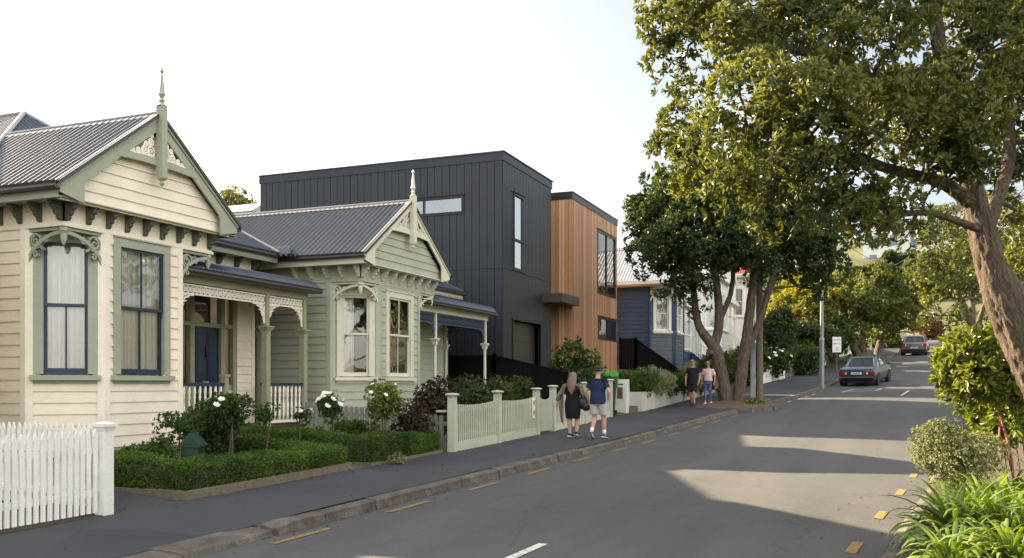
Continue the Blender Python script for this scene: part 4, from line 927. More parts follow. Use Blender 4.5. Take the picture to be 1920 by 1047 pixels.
far_villa('weatherboard_villa', 'dark blue weatherboard villa with white windows beside the cedar wing', 'house', -9.7, 46.0, 50.6, 1.1, 2.2, 2.4, 6.75, 7.0, 9.0, M['slate'], M['white'], M['zinc'],
    dict(side=M['blue'], corner=M['blue'], wc=(.40, 1.16, 4.5, 6.2), wf=[(1.75, 2.75, 4.5, 6.2)], ver=dict(y1=55.2, zf=3.6, zt=6.2)))
far_villa('weatherboard_villa', 'white weatherboard villa behind the twin trunked street tree', 'house', -9.0, 57.0, 61.8, 1.1, 3.0, 3.2, 8.2, 8.5, 10.8, M['white'], M['white'], M['zinc'],
    dict(wc=(.40, 1.16, 5.2, 7.4), wf=[(1.4, 2.2, 5.2, 7.4), (2.6, 3.4, 5.2, 7.4)], ver=dict(y1=66.5, zf=4.3, zt=7.4)))
H = far_villa('weatherboard_villa', 'pale weatherboard house under a red iron roof above the hedge', 'house', -9.5, 74.0, 80.0, 1.2, 4.5, 4.7, 10.2, 10.5, 13.6, M['white'], M['white'], M['redroof'],
    dict(wc=(.40, 1.16, 7.2, 9.4), wf=[(1.6, 2.4, 7.2, 9.4), (3.4, 4.2, 7.2, 9.4)], ver=dict(y1=86, zf=6.0, zt=9.3)))
mb = MB(); mb.box(-13.2, 76.3, 12.4, -12.4, 77.1, 14.9); mb.box(-13.3, 76.2, 14.9, -12.3, 77.2, 15.05); mb.build('chimney', paint('red_brick', (.35, .11, .07), .8), H)
# pale apartment block on the rise beyond
AX, AY = 9.0, 186.0; H = thing('apartment_block', 'pale apartment block with flat roofs on the rise beyond the trees', 'building', (AX, AY, 22))
M['apt'] = paint('pale_render', (.74, .74, .72)); M['bluepane'] = plain('blue_glazing', (.12, .2, .34), .1)
Fa = frame((AX - 11, AY - 6, 0), (1, .12, 0), (-.12, -1, 0)); mb = MB()
mb.fbox(Fa, 0, 20, -9, 9, 31.5, 0); mb.fbox(Fa, 9, 20, -9, 22, 30.3, .8); mb.build('wall', M['apt'], H)
mb = MB(); mb.fbox(Fa, -.5, 31.5, -9.4, 9.4, 31.9, .6); mb.fbox(Fa, 8.9, 33.0, -9.2, 20, 34.1, .2); mb.fbox(Fa, 8.6, 30.3, -9.2, 22.4, 30.7, 1.2); mb.build('roof', plain('brown_roof_edge', (.16, .13, .11), .6), H)
mb = MB(); mb.fbox(Fa, 9.2, 30.7, -8.6, 19.6, 33.0, -.2); mb.build('penthouse', M['apt'], H)
for k in range(6):
    for zz in (23.5, 27.0):
        a = 1 + k * 3.5; c_ = .05 if a < 9 else .85
        mb = MB(); mb.fbox(Fa, a, zz, c_ - .1, a + 1.6, zz + 2.2, c_); f = mb.build('window', M['white'], H)
        mb = MB(); mb.fbox(Fa, a + .15, zz + .12, c_, a + 1.45, zz + 2.08, c_ + .04); mb.build('pane', M['bluepane'], f)
# houses on the far hill
for k, (x, y, s, lab) in enumerate([(*at(450, 380, 198).xy, 1.0, 'pale hillside house with grey roof among trees, above the villa roofs'), (*at(428, 390, 184).xy, .8, 'small white hillside house with pinkish roof, lowest on the slope')]):
    z = gz(x, y); H = thing('hillside_house', lab, 'house', (x, y, z)); mb = MB(); mb.box(x - 6 * s, y - 4 * s, z - 3, x + 6 * s, y + 4 * s, z + 4.2 * s); mb.build('wall', M['apt'], H)
    mb = MB(); mb.prism([(x - 6.5 * s, y - 4.6 * s, z + 4.1 * s), (x - 6.5 * s, y + 4.6 * s, z + 4.1 * s), (x - 6.5 * s, y, z + 6.6 * s)], (13 * s, 0, 0)); mb.build('roof', plain('faded_roof' if k else 'grey_roof', (.45, .36, .34) if k else (.35, .35, .37), .7), H)
    for a in (-3.5, 0, 3.5):
        mb = MB(); mb.box(x + (a - .7) * s, y - 4.08 * s, z + 1.6 * s, x + (a + .7) * s, y - 4.0 * s, z + 3.1 * s); mb.build('window', M['dark'], H)
# ------------------------------------------------------------------ plants
def unit(a): return a / np.maximum(np.linalg.norm(a, axis=-1, keepdims=True), 1e-9)
def rdir(n): return unit(rng.normal(size=(n, 3)))
def leaves(name, P, D, N, L, W, mat, parent, droop=.15, fold=.18, wide=.62):
    """six-vertex leaves folded on the midrib: base points P, directions D, up-facing normals N"""
    n = len(P); D = unit(D); N = unit(N - D * (N * D).sum(1, keepdims=True)); S = np.cross(D, N)
    L = (np.zeros(n) + L)[:, None]; W = (np.zeros(n) + W)[:, None]; dr = droop * L; fo = fold * W
    v = np.stack([P, P + D * L * .32 + S * W * .36 + N * (fo - dr * .1), P + D * L * wide + S * W * .5 + N * (fo - dr * .4), P + D * L - N * dr,
                  P + D * L * wide - S * W * .5 + N * (fo - dr * .4), P + D * L * .32 - S * W * .36 + N * (fo - dr * .1)], 1).reshape(-1, 3)
    b = (np.arange(n) * 6)[:, None]
    f = np.concatenate([b + np.array([[0, 1, 2, 3]]), b + np.array([[0, 3, 4, 5]])], 1).reshape(-1, 4)
    return npmesh(name, v, f, mat, parent, smooth=False)
def rosettes(C, O, per, L, W, lo=25, hi=85, jit=.3):
    """per leaves round every rosette centre C facing O"""
    n = len(C); C = np.repeat(C, per, 0); O = np.repeat(unit(O), per, 0); m = n * per
    a = unit(np.cross(O, rdir(m))); t = np.radians(rng.uniform(lo, hi, m))[:, None]
    D = O * np.cos(t) + a * np.sin(t); N = O * np.sin(t) - a * np.cos(t)
    return C + D * L * .08, D + rng.normal(size=(m, 3)) * jit * .4, N + rng.normal(size=(m, 3)) * jit, L * rng.uniform(.65, 1.15, m), W * rng.uniform(.75, 1.2, m)
def puff_points(clumps, puff, k, per, up=.25, inner=.12):
    """clumps [(centre, radii)] -> rosette centres and outward directions on cauliflower puffs"""
    Cs, Os = [], []
    for c, r in clumps:
        c = np.array(c); r = np.array(r); n = max(3, int(k * (r[0] * r[2] + r[0] * r[1] + r[1] * r[2]) / puff ** 2))
        d = rdir(n); d[:, 2] = np.where(rng.random(n) < up, abs(d[:, 2]), d[:, 2]); d = unit(d)
        pc = c + d * r * rng.uniform(.62, 1.0, (n, 1)); ps = puff * rng.uniform(.55, 1.25, n)
        q = rdir(n * per) + np.repeat(d, per, 0) * .75 + np.array([0, 0, .25]); q = unit(q)
        Cs.append(np.repeat(pc, per, 0) + q * (np.repeat(ps, per) * rng.uniform(.72, 1.06, n * per))[:, None]); Os.append(q)
        m = int(n * per * inner)
        if m: Cs.append(c + rdir(m) * r * rng.uniform(.1, .7, (m, 1))); Os.append(rdir(m))
    return np.concatenate(Cs), np.concatenate(Os)
def bark_mat(name, axis=None):
    t = NT(name)
    def co(sc):
        if axis is None: return t.coord('World', sc)
        e = Vector(axis).normalized().rotation_difference(Vector((0, 0, 1))).to_euler(); c_ = t.coord('World', (1, 1, 1), tuple(e)); mp = t.node('ShaderNodeMapping'); mp.inputs['Scale'].default_value = sc; t.link(c_, mp.inputs[0]); return mp.outputs[0]
    w = co((1, 1, .22)); n1 = t.noise(w, 16, 6, .75); n2 = t.noise(co((1, 1, 1)), 2.2, 4); n3 = t.noise(co((1, 1, .35)), 46, 4, .8)
    c = t.mix(.35, t.ramp(n1, [(.34, (.04, .028, .02)), (.5, (.14, .105, .08)), (.68, (.26, .21, .17))]), t.ramp(n2, [(.3, (.10, .075, .057)), (.7, (.23, .185, .15))]))
    c = t.mix(t.ramp(n3, [(.3, (.6, .6, .6)), (.5, (0, 0, 0))]), c, (.04, .028, .02))
    t.base(c); t.set(Roughness=.9, Specular_IOR_Level=.2); ad = t.node('ShaderNodeMath', operation='ADD'); t.link(n1, ad.inputs[0]); t.link(n3, ad.inputs[1]); t.bump(ad.outputs[0], 1.0, .05); return t.m
M['bark'] = bark_mat('furrowed_bark'); M['leanbark'] = bark_mat('leaning_trunk_bark', at(1857, 490, 9.6) - at(1933, 680, 9.4))
M['twig'] = plain('twig_bark', (.10, .075, .055), .9, nscale=30, var=.3)
M['pohu'] = leafmat('pohutukawa_leaf', ['#202b16', '#31401d', '#465526', '#606a33', '#85884e'], .32, .27)
M['pohu_dark'] = leafmat('dark_tree_leaf', ['#1c2917', '#293a1d', '#3a4e28', '#546232'], .4, .27)
M['pohu_far'] = leafmat('far_tree_leaf', ['#2e3c1b', '#445423', '#5f6b33', '#7c7f4a'], .5, .35)
M['box'] = leafmat('box_hedge_leaf', ['#223617', '#324b1d', '#496527', '#6a8639'], .45, .3)
M['rose'] = leafmat('rose_leaf', ['#1f3216', '#2f471e', '#3f5a26', '#55702f'], .42, .35)
M['lime'] = leafmat('lime_leaf', ['#2f431a', '#475c22', '#69772f', '#8f944c'], .38, .3)
M['agap'] = leafmat('strap_leaf', ['#33501d', '#4a6a26', '#688236', '#90a058'], .3, .28)
M['silver'] = leafmat('silver_green_leaf', ['#4f5834', '#6d7650', '#8c9068', '#a3a67c'], .6, .22)
M['bronze'] = leafmat('bronze_leaf', ['#241a18', '#352422', '#46342a', '#4d4a30'], .4, .25)
M['yellow'] = leafmat('golden_leaf', ['#3f4a18', '#5c6420', '#80802c', '#989042'], .5, .35)
M['petal'] = plain('white_petal', (.82, .80, .74), .6, nscale=30)

def wander(p, q, n, amp, sag=0.0):
    p = Vector(p); q = Vector(q); L = (q - p).length; out = []
    for i in range(n + 1):
        t_ = i / n; x = p.lerp(q, t_); e = math.sin(math.pi * t_) * amp * L
        x += Vector((random.uniform(-1, 1), random.uniform(-1, 1), random.uniform(-.6, .6))) * e * .5 + Vector((0, 0, sag * L * math.sin(math.pi * t_))); out.append(x)
    return out
def tree(name, label, base, limbs, clumps, mat, puff, k, per, lper, L, W, group=None, up=.3, rough=.0, inner=.12, branch=.05, twigs=2, bark=.3, seg=14, bmat=None):
    """limbs: [[(point, radius)..]..], the first from the ground; crown of puffs; thin branches reach every clump"""
    H = thing(name, label, 'tree', base, group); mb = MB(); nodes = []
    for lb in limbs:
        pts = [Vector(p) for p, r in lb]; rad = [r for p, r in lb]; P, Q = [], []
        for i in range(len(pts) - 1):
            m = 5 if seg < 20 else (36 if seg > 50 else 18)
            for j in range(m):
                t_ = j / m; a = pts[max(i - 1, 0)]; b = pts[i]; c_ = pts[i + 1]; d = pts[min(i + 2, len(pts) - 1)]
                x = .5 * ((2 * b) + (c_ - a) * t_ + (2 * a - 5 * b + 4 * c_ - d) * t_ ** 2 + (3 * b - a - 3 * c_ + d) * t_ ** 3)
                P.append(x); Q.append((rad[i] * (1 - t_) + rad[i + 1] * t_) * (1 + (random.uniform(-rough, rough) if seg < 20 else 0)))
        P.append(pts[-1]); Q.append(rad[-1]); o_ = len(mb.v); mb.tube(P, Q, seg); nodes += list(zip(P[2::4], Q[2::4]))
        if rough:
            for i in range(o_, len(mb.v)):
                k_ = min((i - o_) // seg, len(P) - 1); th = 2 * math.pi * ((i - o_) % seg) / seg; p = Vector(mb.v[i]); d = p - P[k_]; r_ = d.length
                if r_ < .02: continue
                if k_ == 0: s_ = 0.0
                elif (i - o_) % seg == 0: s_ += (P[k_] - P[k_ - 1]).length
                ca, sa = math.cos(th) * r_, math.sin(th) * r_; wob = mnoise.noise(p * 2.1) * .35
                f = mnoise.noise(p * 3.2) * rough * .6; g1 = abs(mnoise.noise(Vector((ca * 15 + wob, sa * 15 + wob, s_ * 2.6)))); g2 = abs(mnoise.noise(Vector((ca * 34, sa * 34, s_ * 8)))); mb.v[i] = tuple(p + d / r_ * min(r_, .2) * (f + bark * (.12 - g1 * .6 - g2 * .35)))
    tr = mb.build('trunk', bmat or M['bark'], H, smooth=True)
    mb = MB()
    for c_, r_ in clumps:
        c_ = Vector(c_); p, rr = min(nodes, key=lambda q: (q[0] - c_).length + (0 if q[0].z < c_.z else (q[0].z - c_.z) * 1.5)); L_ = (c_ - p).length
        r0 = min(rr * .6, branch * (.5 + L_ * .25)); pts = wander(p, c_, 6, .12, .05); mb.tube(pts, [r0 * (1 - .75 * i / 6) for i in range(7)], 6, cap=False)
        for _ in range(twigs):
            e = c_ + Vector(rdir(1)[0] * np.array(r_) * .85); mb.tube(wander(pts[4], e, 4, .12), [r0 * .4, r0 * .33, r0 * .25, r0 * .18, r0 * .08], 5, cap=False)
    mb.build('branch', M['bark'], tr, smooth=True)
    C, O = puff_points(clumps, puff, k, per, up, inner)
    leaves('crown', *rosettes(C, O, lper, L, W), mat, H)
    return H
def cl(lst, shrink=1.0, asp=(1, 1, .85)):
    out = []
    for px, py, rp, d in lst:
        r = rp / 1700 * d * shrink; out.append((at(px, py, d), (r * asp[0], r * asp[1], r * asp[2])))
    return out
# --- big leaning tree on the near bank
L1 = [(1300, 55, 78, 9.6), (1275, 125, 52, 10.2), (1395, 30, 80, 10.8), (1380, 120, 75, 9.2), (1490, 75, 85, 9.4), (1600, 40, 90, 10.6), (1590, 150, 80, 8.7), (1700, 70, 95, 9.2), (1830, 50, 100, 10.2), (1905, 140, 70, 11.4),
      (1285, 235, 62, 10.4), (1265, 300, 45, 10.8), (1330, 275, 58, 9.4), (1420, 215, 85, 8.7), (1515, 205, 80, 9.0), (1440, 300, 75, 9.2), (1545, 290, 80, 8.8), (1650, 240, 85, 9.3), (1750, 180, 85, 9.0), (1330, 350, 45, 10.4),
      (1385, 375, 48, 9.8), (1470, 375, 52, 9.6), (1560, 360, 55, 9.2), (1640, 330, 60, 9.0), (1735, 290, 62, 9.6), (1625, 392, 40, 8.9), (1662, 415, 30, 9.0), (1590, 405, 26, 9.2), (1820, 190, 70, 11.2), (1900, 260, 60, 11.2), (1790, 300, 36, 9.2), (1880, 340, 38, 11),
      (1320, -50, 85, 10.4), (1450, -70, 95, 9.8), (1600, -90, 100, 9.6), (1760, -80, 110, 10.4), (1900, -40, 110, 10), (1500, -190, 110, 10.6), (1700, -220, 130, 10.6), (1850, -200, 120, 10.5), (2010, 100, 120, 10.5), (2020, -80, 120, 10.5), (2030, 260, 80, 10.5), (1905, 430, 46, 11.4), (1925, 520, 40, 11.6), (1950, 350, 60, 11.2), (1800, 300, 46, 8.9), (1845, 250, 50, 9.0), (1880, 190, 60, 9.2), (1820, 130, 60, 8.9), (1760, 340, 34, 9.1), (1890, 60, 70, 9.0), (1360, -150, 70, 11),
      (1420, 110, 80, 11.6), (1560, 200, 90, 11.6), (1700, 190, 90, 11.6), (1440, 280, 60, 11.6), (1250, 60, 32, 10.2)]
lim = [[(at(2088, 1040, 9.3), .36), (at(2052, 950, 9.3), .28), (at(1985, 790, 9.4), .215), (at(1933, 680, 9.4), .19), (at(1886, 585, 9.5), .175), (at(1857, 490, 9.6), .152), (at(1831, 390, 9.7), .125), (at(1800, 260, 9.8), .095), (at(1768, 130, 10), .075), (at(1740, -60, 10), .08), (at(1725, -200, 10.2), .04)],
       [(at(2040, 800, 9.6), .15), (at(1975, 680, 9.6), .13), (at(1920, 578, 9.6), .115), (at(1890, 525, 9.6), .10), (at(1868, 490, 9.6), .06)], [(at(1846, 440, 9.7), .08), (at(1872, 370, 10.1), .075), (at(1892, 290, 10.5), .07), (at(1888, 170, 10.8), .06), (at(1895, 0, 10.8), .06)],
       [(at(1832, 392, 9.7), .085), (at(1770, 345, 9.6), .07), (at(1680, 320, 9.5), .055), (at(1560, 285, 9.4), .06), (at(1440, 250, 9.4), .045), (at(1330, 260, 9.8), .03)],
       [(at(1800, 260, 9.8), .07), (at(1700, 190, 9.8), .055), (at(1560, 110, 9.8), .06), (at(1400, 80, 10), .045), (at(1300, 70, 10), .03)],
       [(at(1842, 432, 9.6), .045), (at(1740, 400, 9.4), .035), (at(1660, 410, 9.1), .02)]]
tree('pohutukawa_tree', 'big leaning street tree with furrowed trunk overhanging the road beside the strap leaved plants', at(2088, 1035, 9.3), lim, cl(L1, .8), M['pohu'], .30, 2.1, 25, 9, .088, .032, group='street trees', rough=.06, branch=.035, twigs=5, bark=.5, seg=72, bmat=M['leanbark'], inner=.05)
# --- twin-trunked tree in the kerbside pit
D2 = 35.5
L2 = [(1225, 405, 46, 36), (1198, 440, 28, 36.5), (1225, 475, 42, 35), (1275, 375, 46, 36), (1290, 440, 52, 34.3), (1262, 525, 34, 35), (1355, 385, 55, 34), (1340, 475, 46, 34), (1395, 440, 52, 33.6), (1455, 410, 52, 34.5), (1425, 500, 38, 34.3), (1500, 440, 48, 35), (1520, 505, 36, 35.5), (1555, 455, 30, 36), (1480, 360, 56, 35), (1400, 335, 60, 36), (1330, 330, 48, 36.5), (1550, 500, 28, 35.5), (1290, 500, 36, 36.2), (1475, 480, 44, 36.4),
      (1310, 400, 52, 38), (1400, 400, 60, 38.5), (1480, 430, 55, 38.5), (1360, 470, 48, 38), (1250, 450, 42, 38.2), (1540, 400, 42, 37), (1300, 560, 20, 35), (1535, 540, 22, 35.5), (1200, 400, 24, 36.5), (1240, 350, 30, 37)]
b2 = lambda px, py, d=D2: at(px, py, d)
lim = [[(b2(1362, 772), .50), (b2(1360, 745), .43), (b2(1350, 690), .40), (b2(1341, 655), .37), (b2(1310, 610), .24), (b2(1300, 540), .18), (b2(1290, 470), .12)],
       [(b2(1334, 665), .30), (b2(1348, 610), .27), (b2(1345, 545), .23), (b2(1335, 470), .17), (b2(1330, 400), .1)], [(b2(1349, 600), .2), (b2(1370, 550), .15), (b2(1378, 480), .12), (b2(1390, 420), .08)],
       [(b2(1384, 772), .50), (b2(1385, 745), .40), (b2(1393, 680), .34), (b2(1403, 610), .30), (b2(1412, 530), .25), (b2(1420, 450), .15), (b2(1425, 380), .08)],
       [(b2(1397, 665), .26), (b2(1425, 600), .21), (b2(1440, 550), .19), (b2(1455, 500), .16), (b2(1480, 440), .10)], [(b2(1340, 520), .14), (b2(1320, 470), .1), (b2(1270, 430), .06)]]
lim = [[(p, r * .64) for p, r in l] for l in lim]
tree('pohutukawa_tree', 'twin trunked dark green street tree standing in the kerbside pit', b2(1368, 768), lim, cl(L2, .95), M['pohu_dark'], .42, 2.2, 11, 8, .19, .08, group='street trees', rough=.07, branch=.06, twigs=3, bark=.5, seg=40)
# --- tree behind the parked sedan
L3 = [(1600, 535, 40, 63), (1650, 528, 40, 62), (1690, 548, 34, 62), (1575, 570, 36, 62), (1625, 575, 46, 61), (1680, 595, 40, 61), (1716, 590, 26, 62), (1600, 620, 30, 61), (1650, 630, 30, 62), (1560, 552, 22, 63), (1640, 556, 44, 65), (1700, 570, 36, 66), (1580, 548, 34, 66), (1650, 600, 44, 65), (1560, 610, 22, 62), (1715, 540, 22, 63)]
b3 = lambda px, py, d=62.0: at(px, py, d)
lim = [[(b3(1632, 714), .55), (b3(1625, 690), .45), (b3(1600, 650), .26), (b3(1588, 610), .18), (b3(1585, 560), .1)], [(b3(1626, 695), .4), (b3(1615, 640), .28), (b3(1622, 570), .16)], [(b3(1634, 714), .4), (b3(1645, 670), .3), (b3(1655, 620), .2), (b3(1665, 560), .1)]]
tree('pohutukawa_tree', 'rounded street tree with several stems behind the blue parked sedan', b3(1632, 712), lim, cl(L3, .86), M['pohu_far'], .5, 1.5, 14, 7, .23, .10, group='street trees', rough=.05, branch=.08)
# --- tree on the far side of the road
L4 = [(1730, 455, 40, 38), (1780, 430, 46, 39), (1835, 470, 46, 38), (1720, 515, 30, 37.5), (1770, 505, 44, 37), (1820, 545, 40, 37), (1762, 560, 34, 37), (1800, 600, 26, 37), (1740, 590, 16, 37.5), (1850, 600, 26, 38), (1860, 520, 40, 39), (1880, 440, 46, 40), (1800, 480, 46, 41), (1850, 400, 40, 40), (1915, 500, 50, 40)]
b4 = lambda px, py, d=38.0: at(px, py, d)
lim = [[(b4(1848, 700), .32), (b4(1838, 655), .26), (b4(1815, 600), .2), (b4(1798, 555), .15), (b4(1785, 500), .08)], [(b4(1838, 655), .16), (b4(1835, 610), .12), (b4(1850, 550), .08), (b4(1850, 480), .05)]]
tree('pohutukawa_tree', 'sunlit tree on the bank across the road, behind the large leaning trunk', b4(1848, 700), lim, cl(L4, .9), M['pohu'], .42, 1.5, 12, 7, .16, .065, group='street trees', rough=.04, branch=.06)
# --- further trees closing the street, hillside trees
def far_tree(label, base, h, r, mat, name='tree', group=None, L=.5, k=1.0, seed=0):
    random.seed(seed); b = Vector(base); cs = []
    for _ in range(9):
        d = Vector(rdir(1)[0]); cs.append((b + Vector((d.x * r * .62, d.y * r * .62, h - r * .75 + d.z * r * .42)), (r * .42, r * .42, r * .34)))
    lm = [[(b + Vector((0, 0, -.3)), r * .09), (b + Vector((.1, 0, h * .3)), r * .07), (b + Vector((-.1 * r, .1, h * .6)), r * .045), (b + Vector((.1 * r, 0, h * .85)), r * .02)], [(b + Vector((0, 0, h * .3)), r * .05), (b + Vector((.3 * r, .1, h * .6)), r * .035), (b + Vector((.4 * r, 0, h * .8)), r * .015)]]
    return tree(name, label, base, lm, cs, mat, r * .22, 1.0 * k, 8, 5, L, L * .45, group, rough=0, branch=r * .02, twigs=1)
def g(x, y): return (x, y, gz(x, y))
far_tree('dark green tree closing the top of the street beside the ramp', g(10.5, 118), 10, 4.6, M['pohu_dark'], seed=1, L=.42)
far_tree('tall dark hedge tree above the white ramp wall', g(6.2, 134), 7, 3.6, M['pohu_dark'], seed=2, L=.42)
far_tree('small tree beside the second parked car', g(-2.6, 88), 7, 3.0, M['pohu_far'], seed=3, L=.35)
far_tree('dense tree on the bank behind the apartment block corner', g(16, 128), 12, 5.5, M['pohu_dark'], seed=4, L=.5)
far_tree('wide dark tree behind the golden shrub', g(-9, 96), 9, 5.0, M['pohu_dark'], seed=6, L=.45)
M['hill'] = leafmat('hillside_leaf', ['#3b4524', '#566034', '#757647', '#8d8a58'], .7, .3)
for i, (px, d, h, r, lab) in enumerate([(452, 208, 8, 5.0, 'tall domed tree on the hill crest'), (476, 204, 6, 4.6, 'squat tree on the hill crest beside the black house corner'), (404, 206, 6, 2.6, 'lone thin tree at the edge of the hill crest'), (464, 180, 7, 6, 'broad dark tree lowest on the hillside'),
        (424, 190, 6, 4.4, 'round olive bush below the hill crest'), (440, 172, 6, 4.4, 'low light green tree at the foot of the visible hillside'), (482, 188, 7, 5, 'dark tree half hidden by the black house'), (414, 176, 6, 4, 'dark bush just over the cream villa verge'), (448, 194, 5, 4, 'small bush between the two hillside houses')]):
    p = at(px, 380, d); far_tree(lab, (p.x, p.y, gz(p.x, p.y)), h, r, M['hill'], 'hillside_tree', 'trees on the far hill', .8, .7, 20 + i)
# --- off-road trees on the near bank, seen as reflections in the windows across the street
random.seed(40)
for i, (x, y) in enumerate([(7.5, 21), (6.2, 4.0), (9.0, 31)]): far_tree(('broad tree on the near bank past the leaning trunk', 'tree on the near bank behind the viewer', 'tree farther up the near bank')[i], g(x, y), 8.5 + i * .4, 4.2, M['pohu'], 'bank_tree', None, .3, .8, 50 + i)

# ------------------------------------------------------------------ hedges, shrubs, roses
def hedge(name, label, runs, hgt, dens=2300, mat=None, L=.034, zoff=0.0, group=None):
    (x0, y0, x1, y1, w_) = runs[0]; H = thing(name, label, 'hedge', (x0, y0, gz(x0, y0)), group); mb = MB(); Ps, Os = [], []
    for (x0, y0, x1, y1, w_) in runs:
        p = np.array([x0, y0]); q = np.array([x1, y1]); d = (q - p); Ln = np.linalg.norm(d); d = d / Ln; s = np.array([-d[1], d[0]])
        n = max(2, int(Ln / .25)); ring = []
        for i in range(n + 1):
            c_ = p + d * Ln * i / n; zb = gz(*c_) + zoff
            for e, zz in ((-.40, -.1), (-.42, hgt * .82), (-.3, hgt * .92), (.3, hgt * .92), (.42, hgt * .82), (.40, -.1)): ring.append((c_[0] + s[0] * e * w_, c_[1] + s[1] * e * w_, zb + zz))
        k_ = 6; mb.add(ring, [(i * k_ + j, i * k_ + (j + 1) % k_, (i + 1) * k_ + (j + 1) % k_, (i + 1) * k_ + j) for i in range(n) for j in range(k_)] + [tuple(range(k_)), tuple(range(n * k_, n * k_ + k_))[::-1]])
        for face, area in (('t', Ln * w_), ('l', Ln * hgt), ('r', Ln * hgt), ('e', w_ * hgt), ('f', w_ * hgt)):
            m = int(area * dens); u = rng.random(m); v = rng.random(m)
            if face == 't': a, b, h_, o = u * Ln, (v - .5) * w_, np.full(m, hgt), np.tile([0, 0, 1.0], (m, 1))
            elif face in 'lr': sg = 1 if face == 'l' else -1; a, b, h_, o = u * Ln, np.full(m, sg * w_ / 2), v * hgt, np.tile([s[0] * sg, s[1] * sg, .25], (m, 1))
            else: sg = 1 if face == 'e' else -1; a, b, h_, o = np.full(m, Ln if sg > 0 else 0.), (u - .5) * w_, v * hgt, np.tile([d[0] * sg, d[1] * sg, .25], (m, 1))
            X = p[0] + d[0] * a + s[0] * b; Y = p[1] + d[1] * a + s[1] * b; bump = .018 * np.sin(X * 7 + Y * 5) + .012 * np.sin(Y * 13 + h_ * 9) + rng.normal(size=m) * .018
            base = T(X, Y) + zoff; P_ = np.stack([X, Y, base + h_ * (1 + .05 * np.sin(a * 2.1))], 1) + o * bump[:, None]; Ps.append(P_); Os.append(o + rng.normal(size=(m, 3)) * .5)
    mb.build('inner_growth', plain('hedge_inner_wood', (.03, .035, .016), .95, nscale=12, var=.4), H)
    P_, O_ = np.concatenate(Ps), np.concatenate(Os); leaves('foliage', *rosettes(P_, O_, 3, L, L * .52, 10, 75), mat or M['box'], H, droop=.1); return H
hedge('clipped_hedge', 'clipped box hedge in a timber edged bed behind the white picket fence', [(-8.66, 9.75, -8.66, 13.25, .62), (-8.97, 9.72, -10.6, 9.72, .6), (-8.97, 12.95, -11.2, 12.95, .5)], .48, zoff=-.07)
hedge('clipped_hedge', 'clipped box hedge running up to the tall pale fence post', [(-8.62, 14.05, -8.62, 16.75, .6), (-8.92, 14.3, -11.4, 14.3, .5)], .50, zoff=-.05)
def shrub(name, label, c, r, n, L, W, mat, stems=4, group=None, cat='shrub', per=5, lo=20, hi=80, hollow=.55, blooms=None, base=None, stemr=.012, up=.3, straight=False, stemmat=None):
    c = Vector(c); r = r if hasattr(r, '__len__') else (r, r, r); b = Vector(base) if base else Vector((c.x, c.y, gz(c.x, c.y)))
    H = thing(name, label, cat, b, group); nb = 10; cs = [c + Vector(rdir(1)[0] * np.array(r) * .5) for _ in range(nb)]
    mb = MB()
    for i in range(stems):
        s = b + Vector((random.uniform(-.06, .06), random.uniform(-.06, .06), -.03)); e = c + Vector((random.uniform(-.2, .2) * r[0], random.uniform(-.2, .2) * r[1], -.3 * r[2]))
        mb.tube(wander(s, e, 4, .02 if straight else .1), [stemr, stemr, stemr * .9, stemr * .8, stemr * .7], 6)
        for q in random.sample(cs, 4): mb.tube(wander(e, q, 3, .12), [stemr * .6, stemr * .5, stemr * .35, stemr * .2], 5, cap=False)
    mb.build('stem', stemmat or M['twig'], H)
    d = rdir(n); d[:, 2] = np.where(rng.random(n) < up, abs(d[:, 2]), d[:, 2]); k_ = np.array([list(cs[i]) for i in rng.integers(0, nb, n)])
    P_ = k_ + d * np.array(r) * rng.uniform(hollow, 1, (n, 1)) * .62
    leaves('foliage', *rosettes(P_, d + (P_ - np.array(c)) / np.array(r) * .6 + np.array([0, 0, .3]), per, L, W, lo, hi), mat, H)
    if blooms:
        src = None
        for i in range(blooms[0]):
            dd = Vector(rdir(1)[0]); dd.z = abs(dd.z) * .9 + .1; p = c + Vector((dd.x * r[0], dd.y * r[1], dd.z * r[2])) * 1.05
            if len(blooms) > 2 and i < len(blooms[2]): p = Vector(blooms[2][i])
            off = p - Vector(b)
            if src is None:
                s_ = blooms[1]; m = MB()
                for ring, (k2, rr, tilt) in enumerate(((6, 1.0, 25), (5, .75, 50), (4, .45, 72))):
                    for j in range(k2):
                        t_ = 2 * math.pi * j / k2 + ring * .5; o_ = Vector((math.cos(t_), math.sin(t_), 0)); q = Vector((-math.sin(t_), math.cos(t_), 0)); z_ = Vector((0, 0, 1)); ti = R(tilt); dr_ = o_ * math.cos(ti) + z_ * math.sin(ti)
                        m.add([q * 0, dr_ * s_ * rr * .6 + q * s_ * .4 * rr, dr_ * s_ * rr + q * s_ * .2 * rr + z_ * .004, dr_ * s_ * rr - q * s_ * .2 * rr + z_ * .004, dr_ * s_ * rr * .6 - q * s_ * .4 * rr], [(0, 1, 2, 3, 4)])
                m.ellipsoid((0, 0, s_ * .25), (s_ * .4, s_ * .4, s_ * .38), 8, 6)
                src = m.build('bloom', M['petal'], H, world=False, smooth=True); src.location = off; src.rotation_euler = (dd.y * -.8, dd.x * .8, 0)
            else:
                c2 = inst(src, H, off); c2.rotation_euler = (-dd.y * .8, dd.x * .8, random.random())
    return H
ROSE = 'standard roses in the villa bed'
def rose(label, px, pt, pb, d, rp, mat, n, blooms=None, stems=1, L=.055, group=ROSE):
    c = at(px, (pt + pb) / 2, d); h = (pb - pt) / 2 / 1700 * d; r = rp / 1700 * d
    return shrub('standard_rose', label, c, (r, r, h), n, L, L * .6, mat, stems, group, 'rose bush', 4, blooms=blooms, stemr=.016, straight=True)
rose('sparse standard rose against the cream wall, nearest the white fence', 335, 770, 830, 13.8, 48, M['rose'], 170)
